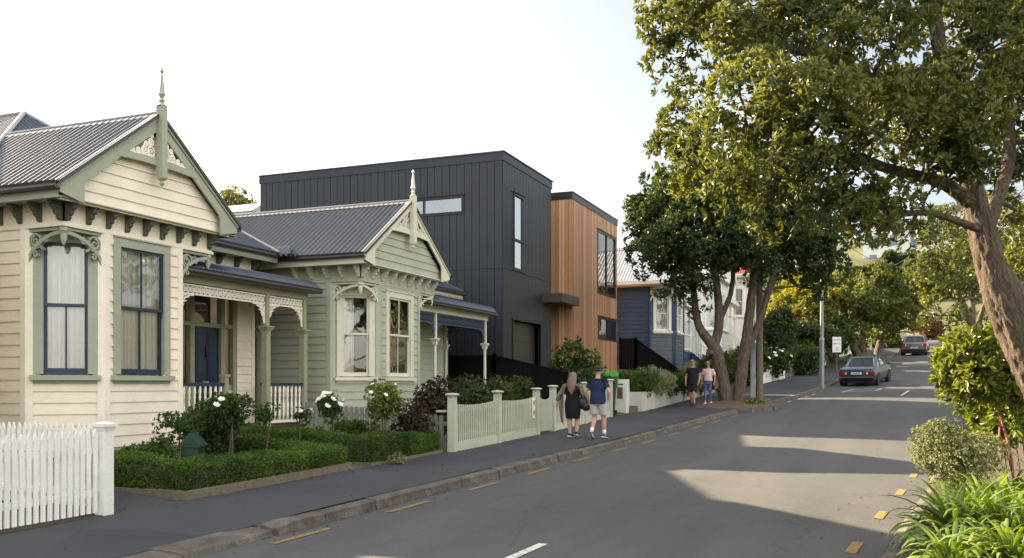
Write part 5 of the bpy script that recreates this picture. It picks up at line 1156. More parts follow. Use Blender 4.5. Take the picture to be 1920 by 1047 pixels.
rose('largest dark leaved standard rose before the verandah rail', 432, 738, 805, 14.3, 48, M['rose'], 620, (6, .06), 2, group=None)
rose('thin standard rose in front of the verandah post', 503, 755, 795, 15.2, 26, M['rose'], 130, (1, .04))
rose('spindly standard rose at the end of the verandah', 562, 758, 800, 16.2, 22, M['rose'], 70, (3, .04))
rose('round standard rose covered in white blooms', 626, 735, 795, 17.0, 30, M['rose'], 420, (13, .065), group=None)
shrub('standard_rose', 'sunlit yellow green standard rose with pale blooms', at(722, 752, 17.8), (.40, .38, .40), 1100, .06, .036, M['lime'], 2, None, 'rose bush', 4, hollow=.3, blooms=(6, .05), stemr=.016, straight=True)
shrub('bronze_shrub', 'loose bronze shrub behind the sunlit rose', at(768, 800, 18.5), (.48, .42, .52), 900, .06, .028, M['bronze'])
shrub('leafy_shrub', 'dark leafy shrub between the letterbox and the steps', at(395, 800, 14.7), (.5, .5, .38), 700, .08, .045, M['rose'])
shrub('leafy_shrub', 'small dark shrub at the foot of the cream wall by the fence', at(262, 850, 13.2), (.28, .28, .16), 140, .06, .035, M['rose'])
shrub('leafy_shrub', 'low bushy plant left of the green letterbox', at(305, 848, 13.0), (.22, .22, .2), 200, .07, .03, M['rose'])
shrub('leafy_shrub', 'low green clump beside the verandah steps', at(585, 822, 17.4), (.5, .4, .2), 380, .06, .035, M['box'])
shrub('fern', 'soft green fern at the foot of the grey green fence', at(665, 808, 18.6), (.5, .4, .2), 260, .12, .025, M['rose'])
shrub('bronze_shrub', 'dark purple bronze shrub behind the first pale fence post', at(815, 764, 21.0), (.62, .62, .74), 1300, .075, .05, M['bronze'])
for i, (px, py, rp) in enumerate(((878, 742, 42), (935, 738, 40), (980, 736, 36))):
    d = 22.8 + i * 1.3; shrub('rounded_shrub', ('rounded green shrub just right of the bronze shrub, over the fence', 'rounded green shrub in the middle of the three over the pale fence', 'rounded green shrub last before the fence gate')[i], at(px, py + 18, d), (rp / 1700 * d * 1.1, rp / 1700 * d, .72), 1200, .085, .032, M['pohu_dark'], group='round shrubs behind the pale fence')
shrub('leafy_shrub', 'tall glossy shrub in front of the cedar wall', at(1082, 690, 32), (.95, .8, 1.0), 800, .17, .06, M['rose'], 5)
shrub('leafy_shrub', 'bushy lower shrub beside the bin and black fence', at(1100, 725, 30.8), (.9, .7, .6), 600, .13, .05, M['pohu_dark'], 5)
for i, (px, d) in enumerate(((1190, 33.0), (1218, 34.0), (1248, 35.5), (1280, 37.5), (1315, 40))):
    shrub('planter_shrub', ('low grassy shrub at the letterbox end of the concrete planter', 'second low shrub along the concrete planter', 'middle low shrub along the concrete planter', 'low shrub in the planter above the walking couple', 'last low shrub at the uphill end of the planter')[i], at(px, 716, d), (.95, .75, .5), 700, .17, .03, M['silver'] if i % 2 else M['rose'], 4)
shrub('leafy_shrub', 'small bushy plant at the foot of the twin trunked tree', at(1414, 762, 34.5), (.42, .42, .3), 260, .15, .05, M['lime'])
shrub('silver_cushion', 'small grey cushion plant at the hedge gap on the footpath', at(745, 862, 16.4), (.18, .18, .1), 120, .05, .02, M['silver'])
# beyond the stone wall
shrub('rose_hedge', 'white flowering rose hedge over the white fence', at(1447, 680, 50), (1.2, 1.0, .75), 900, .16, .08, M['rose'], 6, blooms=(26, .11))
shrub('tall_hedge', 'tall dark green hedge left of the golden shrub', at(1455, 630, 56), (1.4, 1.3, 1.7), 1400, .22, .08, M['pohu_dark'], 5)
shrub('tall_hedge', 'round clipped shrub above the stone wall', at(1508, 675, 54), (1.2, 1.1, 1.1), 900, .2, .08, M['rose'], 5)
shrub('tall_hedge', 'wide dark shrub below the golden tree', at(1510, 635, 58), (2.2, 1.5, 1.1), 1200, .22, .09, M['pohu_dark'], 5)
shrub('tall_hedge', 'bright green shrub right of the street lamp', at(1565, 640, 60), (1.2, 1.2, 1.5), 800, .22, .09, M['rose'], 5)
shrub('golden_shrub', 'bright golden yellow shrub catching the sun over the hedge', at(1505, 578, 62), (2.8, 2.0, 1.5), 2200, .24, .1, M['yellow'], 6)
shrub('golden_shrub', 'upper golden tree behind the golden shrub', at(1520, 555, 70), (2.8, 2.2, 1.9), 1500, .28, .12, M['yellow'], 6)
shrub('leafy_shrub', 'green hedge along the footpath near the second car', at(1655, 645, 80), (2.0, 1.5, 1.2), 800, .3, .12, M['rose'], 4)
shrub('bronze_shrub', 'rust tipped round bush beside the second parked car', at(1740, 620, 96), (1.6, 1.6, 1.6), 900, .3, .12, leafmat('rust_green_leaf', ['#3c4420', '#5f5a2a', '#7a5a30', '#93603a'], .5, .3), 4)
# near bank, right
shrub('silver_bush', 'pale silvery green bush at the right kerb', at(1798, 846, 10.8), (.56, .52, .40), 2500, .04, .02, M['silver'], 8, per=5, stemr=.008)
shrub('broadleaf_shrub', 'sunlit broad leaved shrub under the leaning tree on a reddish stem', at(1850, 705, 11.0), (.58, .57, .60), 900, .12, .042, M['lime'], 2, per=8, stemr=.016, base=tuple(at(1897, 905, 10.6)), stemmat=plain('reddish_stem', (.24, .08, .06), .7))
shrub('broadleaf_shrub', 'second broad leaved shrub lower behind the silvery bush', at(1895, 780, 11.6), (.55, .55, .36), 620, .12, .04, M['lime'], 3, per=7)
shrub('broadleaf_shrub', 'loose broad leaved shrub at the back of the bank', at(1935, 655, 12.0), (.55, .55, .55), 600, .12, .042, M['lime'], 3, per=7)
def agapanthus(label, c, n, Lm, seed):
    rg = np.random.default_rng(seed); H = thing('strap_leaved_plant', label, 'plant', c, 'agapanthus clumps on the bank'); vs = []; fs = []; S = 7
    for i in range(n):
        ph = rg.uniform(0, 2 * math.pi); L_ = Lm * rg.uniform(.6, 1.15); el = R(rg.uniform(35, 88)); w0 = rg.uniform(.016, .027); o = np.array([math.cos(ph), math.sin(ph), 0]); q = np.array([-math.sin(ph), math.cos(ph), 0])
        p = np.array(c) + o * rg.uniform(0, .12) + q * rg.uniform(-.1, .1); e = el; ds = L_ / S; b = len(vs); bend = R(rg.uniform(9, 24)); tw_ = rg.uniform(-.5, .5)
        for k in range(S + 1):
            t_ = k / S; ww = w0 * (1 - .15 * t_) if t_ < .8 else w0 * max(.02, (1 - t_) / .2 * .85)
            qq = q * math.cos(tw_ * t_) + np.array([0, 0, 1]) * math.sin(tw_ * t_); nn = np.cross(qq, o * math.cos(e) + np.array([0, 0, math.sin(e)]))
            vs += [p + qq * ww, p - nn * ww * .35, p - qq * ww]
            p = p + (o * math.cos(e) + np.array([0, 0, math.sin(e)])) * ds; e -= bend * (0.5 + t_)
        for k in range(S): a = b + 3 * k; fs += [(a, a + 3, a + 4, a + 1), (a + 1, a + 4, a + 5, a + 2)]
    npmesh('foliage', np.array(vs), np.array(fs), M['agap'], H); return H
for i, (px, d, n, Lm) in enumerate(((1800, 8.7, 190, .78), (1885, 8.5, 170, .78), (1855, 9.7, 170, .76), (1935, 9.2, 150, .78), (1900, 7.5, 150, .7), (1965, 8.2, 120, .72), (1790, 7.7, 110, .55), (1935, 10.6, 120, .74), (1880, 10.8, 110, .66))):
    p = at(px, 720, d); p.z = gz(p.x, p.y) + .1
    agapanthus(('leftmost strap leaved clump spilling over the kerb', 'strap leaved clump in the middle of the bank', 'strap leaved clump behind the kerb clump, below the silvery bush', 'strap leaved clump at the edge of the picture under the reddish stem', 'lowest strap leaved clump at the bottom corner', 'strap leaved clump half out of the frame at the bottom corner', 'small strap leaved clump lowest at the kerb', 'far strap leaved clump beside the leaning trunk', 'small strap leaved clump against the silvery bush')[i], p, n, Lm, 60 + i)
for i, (y_, o_) in enumerate(((45.6, -.9), (47.2, -1.2), (48.8, -.8), (50.6, -1.1))):
    x_ = float(xb(y_)) + o_; shrub('leafy_shrub', ('dark shrub below the blue villa at the end of the black fence', 'dark shrub under the blue villa stairs', 'dark shrub between the tree trunks and the white fence', 'dark shrub behind the white fence by the power pole')[i], (x_, y_, gz(x_, y_) + .75), (1.1, 1.0, .95), 700, .2, .08, M['pohu_dark'], 4)
for i, (x, y) in enumerate([(10.0, 60), (12.6, 75), (13.4, 91)]): far_tree(('tree on the far bank between the leaning trunk and the ramp', 'broad tree higher up the far bank', 'last tree on the far bank before the curved white wall')[i], g(x, y), 8.0, 4.0, M['pohu'], 'bank_tree', None, .22, 1.5, 70 + i)
# ------------------------------------------------------------------ fences, walls, poles, small things
def picket_mesh(w_, h, t_=.02, style='point'):
    a = w_ / 2
    if style == 'point': P = [(-a, 0), (a, 0), (a, h - .11), (a * 1.12, h - .085), (a * .75, h - .05), (0, h), (-a * .75, h - .05), (-a * 1.12, h - .085), (-a, h - .11)]
    else: P = [(-a, 0), (a, 0), (a, h - a)] + [(a * math.cos(R(x)), h - a + a * math.sin(R(x))) for x in (30, 60, 90, 120, 150)] + [(-a, h - a)]
    return P
def fence_frame(p, q):
    d = (Vector(q) - Vector(p)); d.z = 0; L = d.length; d.normalize(); return d, L
def post_part(H, x, y, z0, h, w_, mat, cap='flat', name='post'):
    mb = MB(); a = w_ / 2; mb.box(x - a, y - a, z0 - .2, x + a, y + a, z0 + h); p = mb.build(name, mat, H); mb = MB()
    if cap == 'flat': mb.box(x - a * 1.45, y - a * 1.45, z0 + h, x + a * 1.45, y + a * 1.45, z0 + h + .035); mb.lathe((x, y, z0 + h + .035), [(a * 1.7, 0), (a * 1.3, .012), (.01, .03)], 4, math.pi / 4); mb.lathe((x, y, z0 + h - .05), [(a * 1.5, 0), (a * 1.75, .05)], 4, math.pi / 4)
    else: mb.lathe((x, y, z0 + h), [(a * 1.15, -.04), (a * 1.35, -.01), (a * 1.95, .012), (a * 2.0, .03), (a * 1.7, .045), (.01, .06)], 14)
    mb.build('post_cap', mat, p); return p
# near white picket fence
H = thing('picket_fence', 'white picket fence with pointed pickets beside the cream villa', 'fence', (-8.36, 5.5, float(zf(5.5)))); src = None
for run, (p, q, n_) in enumerate((((-8.36, 4.0), (-8.36, 7.97), (1, 0)), ((-8.45, 8.07), (-11.6, 8.07), (0, -1)))):
    d, L = fence_frame((*p, 0), (*q, 0)); k = int(L / .087); rot = math.atan2(d.y, d.x)
    for i in range(k):
        c = Vector((*p, 0)) + d * (.05 + L * i / k); zg = float(zf(c.y)) + .02 + (.05 if run else 0)
        if src is None:
            mb = MB(); F = frame((0, 0, 0), (1, 0, 0), (0, 1, 0)); mb.fprism(F, picket_mesh(.054, .97), -.011, .011); src = mb.build('picket', M['white'], H, world=False); o = src
        else: o = inst(src, H)
        o.location = Vector((c.x, c.y, zg + .05)) - H.location; o.rotation_euler = (random.uniform(-.012, .012), 0, rot)
    mb = MB(); off = Vector((-d.y, d.x, 0)) * .035
    for z_ in (.24, .74):
        a = Vector((*p, float(zf(p[1])) + z_ + .05)); b = Vector((*q, float(zf(q[1])) + z_ + .05)); mb.beam(a + off, b + off, .04, .08)
    mb.build('rail', M['white'], H)
post_part(H, -8.36, 8.07, float(zf(8.07)) + .0, 1.06, .145, M['white'])
mb = MB()
for y in (8.55,): mb.box(-8.48, 4.0, float(zf(6)) - .05, -8.30, 8.0, float(zf(6)) + .05)
tag(mb.build('soil_strip', M_EARTH), kind='structure')
# timber edging of the hedge beds
def edging(label, pts, h=.14):
    H = thing('timber_edging', label, 'edging', (*pts[0], gz(*pts[0])))
    for p, q in zip(pts, pts[1:]):
        n = max(1, int((Vector(q) - Vector(p)).length / 2.2)); 
        for i in range(n):
            a = Vector(p).lerp(Vector(q), i / n + .004); b = Vector(p).lerp(Vector(q), (i + 1) / n - .004); mb = MB()
            mb.beam((a.x, a.y, float(zf(a.y)) + h / 2 - .02), (b.x, b.y, float(zf(b.y)) + h / 2 - .02), .05, h + .06); mb.build('board', M['oldwood'], H)
    x, y = pts[1]; mb = MB(); mb.box(x - .05, y - .05, float(zf(y)) - .1, x + .035, y + .035, float(zf(y)) + h + .01); mb.build('peg', M['oldwood'], H)
t = NT('weathered_timber'); w = t.coord('World', (3, 3, 18)); n = t.noise(w, 4, 5, .7); t.base(t.ramp(n, [(.3, (.09, .07, .05)), (.7, (.22, .18, .135))])); t.set(Roughness=.9); t.bump(n, .5, .01); M['oldwood'] = t.m
edging('weathered timber edging round the first hedge bed', [(-10.8, 9.38), (-8.3, 9.38), (-8.3, 13.35)]); edging('low timber edging along the second hedge', [(-8.9, 14.0), (-8.28, 14.0), (-8.26, 16.8)], .07)
# dark soil in the beds
for i, (x0, y0, x1, y1) in enumerate(((-12.5, 9.42, -8.33, 13.3), (-12.2, 14.02, -8.3, 16.9))):
    struct(grid('bed_soil', lambda y, x0=x0: x0 + 0 * y, lambda y, x1=x1: x1 + 0 * y, lambda X, Y, q: T(X, Y) + .03, np.linspace(y0, y1, 14), 9, M_EARTH))
struct(grid('garden_path', lambda y: -12.0 + 0 * y, lambda y: -8.3 + 0 * y, lambda X, Y, q: T(X, Y) + .02, np.linspace(13.36, 13.98, 3), 8, M_KERB))
# letterbox: dark green box with a gabled lid on a post
p = at(362, 850, 13.2); zb_ = gz(p.x, p.y); H = thing('letterbox', 'dark green letterbox with a peaked lid standing behind the hedge', 'letterbox', (p.x, p.y, zb_)); gm = paint('bottle_green_paint', (.018, .045, .03), .4)
H.rotation_euler = (0, 0, R(20)); H.scale = (.72, .72, .85); mb = MB(); mb.box(-.17, -.2, .3, .17, .2, .66); mb.build('box', gm, H, world=False)
mb = MB(); mb.prism([(-.22, -.23, .66), (.22, -.23, .66), (.22, -.23, .69), (0, -.23, .9), (-.22, -.23, .69)], (0, .46, 0)); mb.build('lid', gm, H, world=False)
mb = MB(); mb.box(-.04, -.04, -.1, .04, .04, .3); mb.build('post', gm, H, world=False); mb = MB(); mb.box(.172, -.02, .36, .18, .03, .52); mb.build('slot', M['white'], H, world=False)
# grey-green boundary picket fence
def slat_panel(mb, p, q, h, w_, gap, topf=None, style='round', t_=.018, zoff=0.0, z0f=None):
    d, L = fence_frame((*p, 0), (*q, 0)); k = max(1, int(L / gap))
    for i in range(k):
        u = (i + .5) / k; c = Vector((*p, 0)) + d * (L * u); zg = (z0f(u) if z0f else gz(c.x, c.y)) + zoff; F = frame((c.x, c.y, zg), (d.x, d.y, 0), (-d.y, d.x, 0)); mb.fprism(F, picket_mesh(w_, h + (topf(u) if topf else 0), t_, style), -t_ / 2, t_ / 2)
H = thing('boundary_fence', 'grey green picket fence with rounded tops between the two villas', 'fence', (-10, 17.05, gz(-10, 17)))
mb = MB(); slat_panel(mb, (-8.35, 17.05), (-11.8, 17.05), .78, .1, .125); mb.build('slat_panel', M['greenfence'], H)
mb = MB()
for z_ in (.2, .6): mb.beam((-8.3, 17.08, gz(-8.3, 17) + z_), (-11.8, 17.08, gz(-11.8, 17) + z_), .04, .08)
mb.build('rail', M['greenfence'], H); mb = MB(); mb.box(-8.5, 16.98, gz(-8.4, 17) + .84, -8.28, 17.12, gz(-8.4, 17) + .88); mb.build('cap_board', M['palefence'], H)
# tall pale fence in front of the sage villa, with its gate
XF = -8.12; ps = [16.97, 19.4, 22.0, 23.3, 26.2, 29.0]
H = thing('slatted_fence', 'pale sage slatted fence with capped posts in front of the sage villa', 'fence', (XF, 20, float(zf(20)))); zg_ = lambda y: float(zf(y)) + .02
for y in ps: post_part(H, XF, y, zg_(y), 1.17 if y < 23 else 1.2, .15, M['palefence'], 'round')
for i, (a, b) in enumerate(((16.97, 19.4), (19.4, 22.0), (23.3, 26.2), (26.2, 29.0))):
    mb = MB(); slat_panel(mb, (XF, a + .09), (XF, b - .09), .80, .05, .098, lambda u: -.05 * math.sin(math.pi * u), z0f=lambda u, a=a, b=b: zg_(a + (b - a) * u) + .20); mb.build('slat_panel', M['palefence'], H)
    mb = MB(); mb.prism([(XF - .025, a + .07, zg_(a) - .1), (XF - .025, b - .07, zg_(b) - .1), (XF - .025, b - .07, zg_(b) + .2), (XF - .025, a + .07, zg_(a) + .2)], (.05, 0, 0)); mb.build('plinth', M['palefence'], H)
    mb = MB()
    for z_ in (.32, .86): mb.beam((XF - .04, a, zg_(a) + z_), (XF - .04, b, zg_(b) + z_), .035, .07)
    mb.build('rail', M['palefence'], H)
G = thing('garden_gate', 'narrow pale slatted gate between two capped posts of the fence', 'gate', (XF, 22.65, zg_(22.65)))
mb = MB(); slat_panel(mb, (XF, 22.1), (XF, 23.2), .93, .055, .085, lambda u: -.10 * math.sin(math.pi * u), z0f=lambda u: zg_(22.65) + .06); mb.build('slat_panel', M['palefence'], G)
mb = MB()
for z_ in (.25, .85): mb.beam((XF - .035, 22.1, zg_(22.65) + z_), (XF - .035, 23.2, zg_(22.65) + z_), .035, .07)
mb.build('rail', M['palefence'], G); mb = MB(); mb.box(XF - .02, 22.1, zg_(22.65) + .7, XF + .05, 22.16, zg_(22.65) + .78); mb.build('latch', M['gutter'], G)
PL = thing('plaque', 'small cream plaque with two gilt leaf motifs on the fence by the gate', 'plaque', (XF + .03, 21.75, zg_(21.75))); mb = MB(); mb.box(XF + .012, 21.66, zg_(21.75) + .45, XF + .03, 21.84, zg_(21.75) + .98); mb.build('panel', M['creamtrim'], PL)
Fq = frame((XF + .031, 21.75, zg_(21.75)), (0, 1, 0), (1, 0, 0))
for zz in (.58, .84):
    mb = MB()
    for s in (-1, 0, 1): mb.fprism(Fq, [(0, zz - .06), (s * .045 + .015, zz + .02), (s * .05, zz + .075), (s * .045 - .015, zz + .02)], 0, .006)
    mb.build('motif', M['brass'], PL)
# black driveway fence and wing wall beside the modern house
M['blackfence'] = paint('black_stained_boards', (.006, .006, .008), .7, var=.2, spec=.08)
def rail_fence(name, label, pts, h0s, mat, cat='fence', board=.16, post=True):
    H = thing(name, label, cat, (pts[0][0], pts[0][1], h0s[0][0]))
    for (p, q), (a, b) in zip(zip(pts, pts[1:]), zip(h0s, h0s[1:])):
        d, L = fence_frame((*p, 0), (*q, 0)); k = max(1, int(L / board)); mb = MB()
        for i in range(k):
            u0, u1 = i / k, (i + .94) / k; P = lambda u, z: Vector((*p, 0)) + d * (L * u) + Vector((0, 0, z)); lo0 = a[0] * (1 - u0) + b[0] * u0; hi0 = a[1] * (1 - u0) + b[1] * u0; hi1 = a[1] * (1 - u1) + b[1] * u1
            mb.prism([P(u0, lo0 - .3), P(u1, lo0 - .3), P(u1, hi1), P(u0, hi0)], Vector((-d.y, d.x, 0)) * .022)
        mb.build('slat_panel', mat, H); mb = MB(); mb.beam(Vector((*p, a[1] + .02)), Vector((*q, b[1] + .02)), .09, .04); mb.build('cap_rail', mat, H)
        if post:
            for c_, z_ in ((p, a), (q, b)): mb = MB(); mb.box(c_[0] - .05, c_[1] - .06, z_[0] - .3, c_[0] + .05, c_[1] + .06, z_[1] + .08); mb.build('post', mat, H)
    return H
rail_fence('board_fence', 'black stained fence sloping down along the driveway beside the sage villa', [(-19.5, 29.35), (-12.4, 29.35), (-9.15, 29.35)], [(1.0, 2.72), (.9, 2.72), (.6, 1.98)], M['blackfence'])
rail_fence('board_fence', 'black stained fence dropping from the cedar wing to the walking couple', [(-12.0, 44.8), (-11.2, 44.8), (-8.3, 44.4), (-7.2, 44.3)], [(1.8, 4.0), (1.8, 4.0), (1.2, 2.0), (1.1, 1.75)], M['blackfence'])
# rendered letterbox pillar, low wall and planter wall
M['render'] = paint('white_render', (.66, .655, .63), .8, var=.12, bump=.5); M['concrete'] = paint('board_formed_concrete', (.47, .45, .41), .85, var=.18, bump=.5, scale=(2.5, 2.5, 1))
H = thing('letterbox_pillar', 'white rendered pillar with a letter slot and bronze plaque by the planter wall', 'letterbox', (-8.35, 31.4, float(zf(31.4)))); z = float(zf(31.4))
mb = MB(); mb.box(-8.72, 31.15, z - .3, -8.12, 31.6, z + 1.18); mb.build('pillar', M['render'], H); mb = MB(); mb.box(-8.46, 31.143, z + .98, -8.24, 31.152, z + 1.02); mb.build('letter_slot', M['dark'], H)
mb = MB(); Fq = frame((-8.35, 31.145, z + .7), (1, 0, 0), (0, -1, 0)); mb.fbox(Fq, -.1, -.2, -.005, .1, .2, .006); pq = mb.build('plaque', plain('aged_bronze', (.28, .24, .16), .4, .7), H); mb = MB()
for a, b, r in ((-.03, .12, .05), (.03, .0, .055), (-.03, -.12, .05)): mb.ribbon(Fq, spiral(a, b, r, .012, 40, 1.3), .02, .006, .014)
mb.build('motif', M['brass'], pq)
H = thing('low_wall', 'low white rendered wall stepping beside the letterbox pillar', 'wall', (-9, 30.6, z)); mb = MB(); mb.box(-9.3, 31.25, z - .4, -8.72, 31.5, z + .42); mb.box(-9.3, 29.3, z - .5, -8.9, 31.25, z + .36); mb.build('low_wall_mass', M['render'], H); mb = MB(); mb.box(-9.34, 29.28, z + .36, -8.86, 31.25, z + .39); mb.build('wall_coping', M['render'], H)
H = thing('planter_wall', 'long board formed concrete planter wall along the footpath', 'wall', (-7.65, 37, 1.0)); pts = [(-8.3, 31.62), (-7.72, 31.62), (-7.05, 43.2)]; zt = 1.46
mb = MB(); mb.prism([(-8.12, 31.6, .2), (-7.66, 31.6, .2), (-7.66, 31.6, zt), (-8.12, 31.6, zt)], (0, .2, 0)); mb.build('return_wall', M['concrete'], H)
for i in range(5):
    a, b = Vector((-7.66, 31.6)).lerp(Vector((-7.0, 43.4)), i / 5 + .001), Vector((-7.66, 31.6)).lerp(Vector((-7.0, 43.4)), (i + 1) / 5 - .001); mb = MB(); mb.hexa([(a.x - .2, a.y, .1), (a.x, a.y, .1), (b.x, b.y, .1), (b.x - .2, b.y, .1), (a.x - .2, a.y, zt), (a.x, a.y, zt), (b.x, b.y, zt), (b.x - .2, b.y, zt)]); mb.build('wall_panel', M['concrete'], H)
mb = MB(); mb.box(-8.1, 31.52, z - .1, -7.82, 31.6, z + .24); mb.build('brick_step', paint('brick_step_tone', (.16, .13, .10), .9), H)
struct(grid('planter_soil', lambda y: -11.0 + 0 * y, lambda y: -7.86 + (y - 31.6) * .056, lambda X, Y, q: 1.36 + .1 * (1 - q) + 0 * X, np.linspace(31.8, 43.3, 10), 6, M_EARTH))
# green wheelie bin
H = thing('wheelie_bin', 'green wheelie bin with a bright green lid behind the letterbox pillar', 'bin', (-8.5, 29.85, .66)); H.rotation_euler = (0, 0, R(-15)); H.scale = (.88, .88, 1); gb = plain('dark_green_plastic', (.012, .04, .022), .4, nscale=5); gl = plain('bright_green_plastic', (.03, .30, .035), .35, nscale=5)
mb = MB(); mb.hexa([(-.24, -.28, .12), (.24, -.28, .12), (.24, .26, .12), (-.24, .26, .12), (-.30, -.38, 1.32), (.30, -.38, 1.32), (.30, .36, 1.32), (-.30, .36, 1.32)]); mb.box(-.32, -.40, 1.26, .32, .38, 1.33); mb.build('body', gb, H, world=False)
mb = MB(); mb.prism([(-.33, -.42, 1.34), (-.33, .40, 1.34), (-.33, .40, 1.42), (-.33, .30, 1.50), (-.33, -.28, 1.50), (-.33, -.42, 1.43)], (.66, 0, 0)); mb.prism([(-.30, .36, .95), (-.30, .44, .95), (-.30, .46, 1.45), (-.30, .36, 1.45)], (.6, 0, 0)); mb.build('lid', gl, H, world=False)
mb = MB(); mb.tube([(-.26, .46, 1.28), (.26, .46, 1.28)], .02, 8); mb.build('handle', gb, H, world=False)
for s in (-1, 1): mb = MB(); mb.tube([(s * .26, .26, .1), (s * .32, .26, .1)], .1, 14); mb.build('wheel', M['dark'], H, world=False)
# poles
def pole(name, label, cat, c, h, r0, r1, mat, arm=False):
    H = thing(name, label, cat, c); mb = MB()
    if arm:
        mb.tube([(c[0], c[1], c[2] - .2), (c[0], c[1], c[2] + 2.6)], [r0, r0], 12); mb.build('pole_base', mat, H); mb = MB(); mb.tube([(c[0], c[1], c[2] + 2.6), (c[0], c[1], c[2] + h)], [r0 * .78, r1], 12); mb.tube([(c[0], c[1], c[2] + h), (c[0] + .8, c[1], c[2] + h + .35), (c[0] + 1.9, c[1], c[2] + h + .45)], r1 * .7, 8); mb.build('pole', mat, H)
        mb = MB(); mb.ellipsoid((c[0] + 2.1, c[1], c[2] + h + .42), (.38, .14, .09)); mb.build('lamp_head', mat, H)
        mb = MB(); mb.tube([(c[0], c[1], c[2] + 2.55), (c[0], c[1], c[2] + 2.66)], [r0 * 1.15, r0 * .95], 12); mb.build('collar', mat, H)
    else: mb.tube([(c[0], c[1], c[2] - .2), (c[0], c[1], c[2] + h)], [r0, r1], 12); mb.build('pole', mat, H)
    return H
M['galv'] = plain('galvanised_steel', (.27, .29, .32), .45, .5, nscale=6, var=.12)
def gp(px, d): p = at(px, 720, d); return (p.x, p.y, gz(p.x, p.y) + .02)
pole('street_lamp', 'grey two stage street lamp post beside the parked blue sedan', 'street lamp', gp(1541, 45.6), 8.0, .115, .05, M['galv'], True)
PW = gp(1424, 36.6); H = pole('power_pole', 'brown timber power pole behind the galvanised post', 'power pole', PW, 8.8, .15, .11, M['oldwood'])
mb = MB(); mb.beam((PW[0] - 1.1, PW[1] - .2, PW[2] + 8.3), (PW[0] + 1.1, PW[1] + .2, PW[2] + 8.3), .09, .11); mb.build('cross_arm', M['oldwood'], H)
H = thing('sign_post', 'flat galvanised post standing before the timber power pole', 'post', gp(1412, 36.0)); c = H.location; mb = MB(); mb.box(c.x - .09, c.y - .05, c.z - .1, c.x + .09, c.y + .05, c.z + 2.45); mb.build('post', M['galv'], H); mb = MB(); mb.box(c.x - .02, c.y - .02, c.z + 2.45, c.x + .02, c.y + .02, c.z + 2.85); mb.build('spike', M['galv'], H)
FP = gp(1722, 112); H = pole('power_pole', 'distant timber power pole at the top of the street', 'power pole', FP, 9.5, .16, .12, M['oldwood'])
for i, a in enumerate((-1.0, 0, 1.0)):
    p = Vector((PW[0] + a, PW[1] + a * .18, PW[2] + 8.4)); q = Vector((FP[0] + a, FP[1], FP[2] + 9.2)); mb = MB(); mb.tube([p.lerp(q, k / 20) - Vector((0, 0, 2.2 * (1 - (k / 10 - 1) ** 2))) for k in range(21)], .02, 5)
    tag(mb.build('power_line', M['galv'], None), ('power line nearest the houses, strung up the street', 'middle power line strung up the street', 'power line nearest the road, strung up the street')[i], 'power line', 'power lines up the street')
# tree pit: mounded litter with rough kerbstones bulging into the road
t = NT('leaf_litter'); w = t.coord('World'); n1 = t.noise(w, 7, 5, .75); n2 = t.noise(w, 45, 4, .8); c = t.mix(.5, t.ramp(n1, [(.3, (.05, .035, .025)), (.7, (.16, .105, .07))]), t.ramp(n2, [(.35, (.04, .028, .02)), (.65, (.24, .16, .105))])); t.base(c); t.set(Roughness=.95); t.bump(n2, 1, .03); M_LIT = t.m
pc = at(1372, 772, 35.2); pc.z = gz(pc.x, pc.y); n = 28; ring = lambda k, r, z: [(pc.x + r * 1.05 * math.cos(2 * math.pi * j / n) * (1 + .07 * math.sin(j * 2.3)), pc.y + r * 1.25 * math.sin(2 * math.pi * j / n), float(zr(pc.y + r * 1.25 * math.sin(2 * math.pi * j / n))) + z) for j in range(n)]
vs = ring(0, 1.75, .06) + ring(1, 1.6, .19) + ring(2, 1.0, .25) + ring(3, .4, .30) + [(pc.x, pc.y, float(zr(pc.y)) + .3)]; mb = MB(); mb.add(vs, [(k * n + j, k * n + (j + 1) % n, (k + 1) * n + (j + 1) % n, (k + 1) * n + j) for k in range(3) for j in range(n)] + [(3 * n + j, 3 * n + (j + 1) % n, 4 * n) for j in range(n)]); struct(mb.build('tree_pit_ground', M_LIT, smooth=True))
for j in range(17):
    th = R(-125 + j * 14.5); x, y = pc.x + 1.82 * math.cos(th) * 1.02, pc.y + 2.25 * math.sin(th); u = Vector((-math.sin(th) * 1.82, math.cos(th) * 2.25, 0)).normalized(); o_ = Vector((u.y, -u.x, 0)); L_ = random.uniform(.22, .28); b_ = Vector((x, y, float(zr(y)) + .01)); mb = MB(); J = lambda: random.uniform(-.02, .02)
    mb.hexa([b_ + u * s * L_ + o_ * e * .1 + Vector((J(), J(), z_ + (J() if z_ else 0))) for z_ in (-.05, .17) for s, e in ((-1, -1), (1, -1), (1, 1), (-1, 1))]); struct(mb.build('kerb_stone', M_KERB))
# fallen leaves and grit on footpath and gutter
M['litter'] = leafmat('fallen_leaf', ['#5a4428', '#7a6038', '#8a7a58', '#40301e'], .8, .1)
n = 900; y = rng.uniform(5, 34, n); side = rng.random(n); x = np.where(side < .35, xl(y) + rng.exponential(.12, n), np.where(side < .7, xb(y) + rng.exponential(.16, n), np.where(side < .85, xr(y) - rng.exponential(.2, n), rng.uniform(0, 1, n) * (xl(y) - xb(y)) + xb(y))))
q = np.clip((x - xl(y)) / (xr(y) - xl(y)), 0, 1); z = np.where(x > xl(y), zr(y) + .05 * (1 - (2 * q - 1) ** 2) + .012, zf(y) + .045)
D = rng.normal(size=(n, 3)); D[:, 2] *= .15; tag(leaves('fallen_leaves', np.stack([x, y, z], 1), D, np.tile([0, 0, 1.], (n, 1)) + rng.normal(size=(n, 3)) * .2, rng.uniform(.02, .06, n), rng.uniform(.012, .03, n), M['litter'], None), kind='stuff')
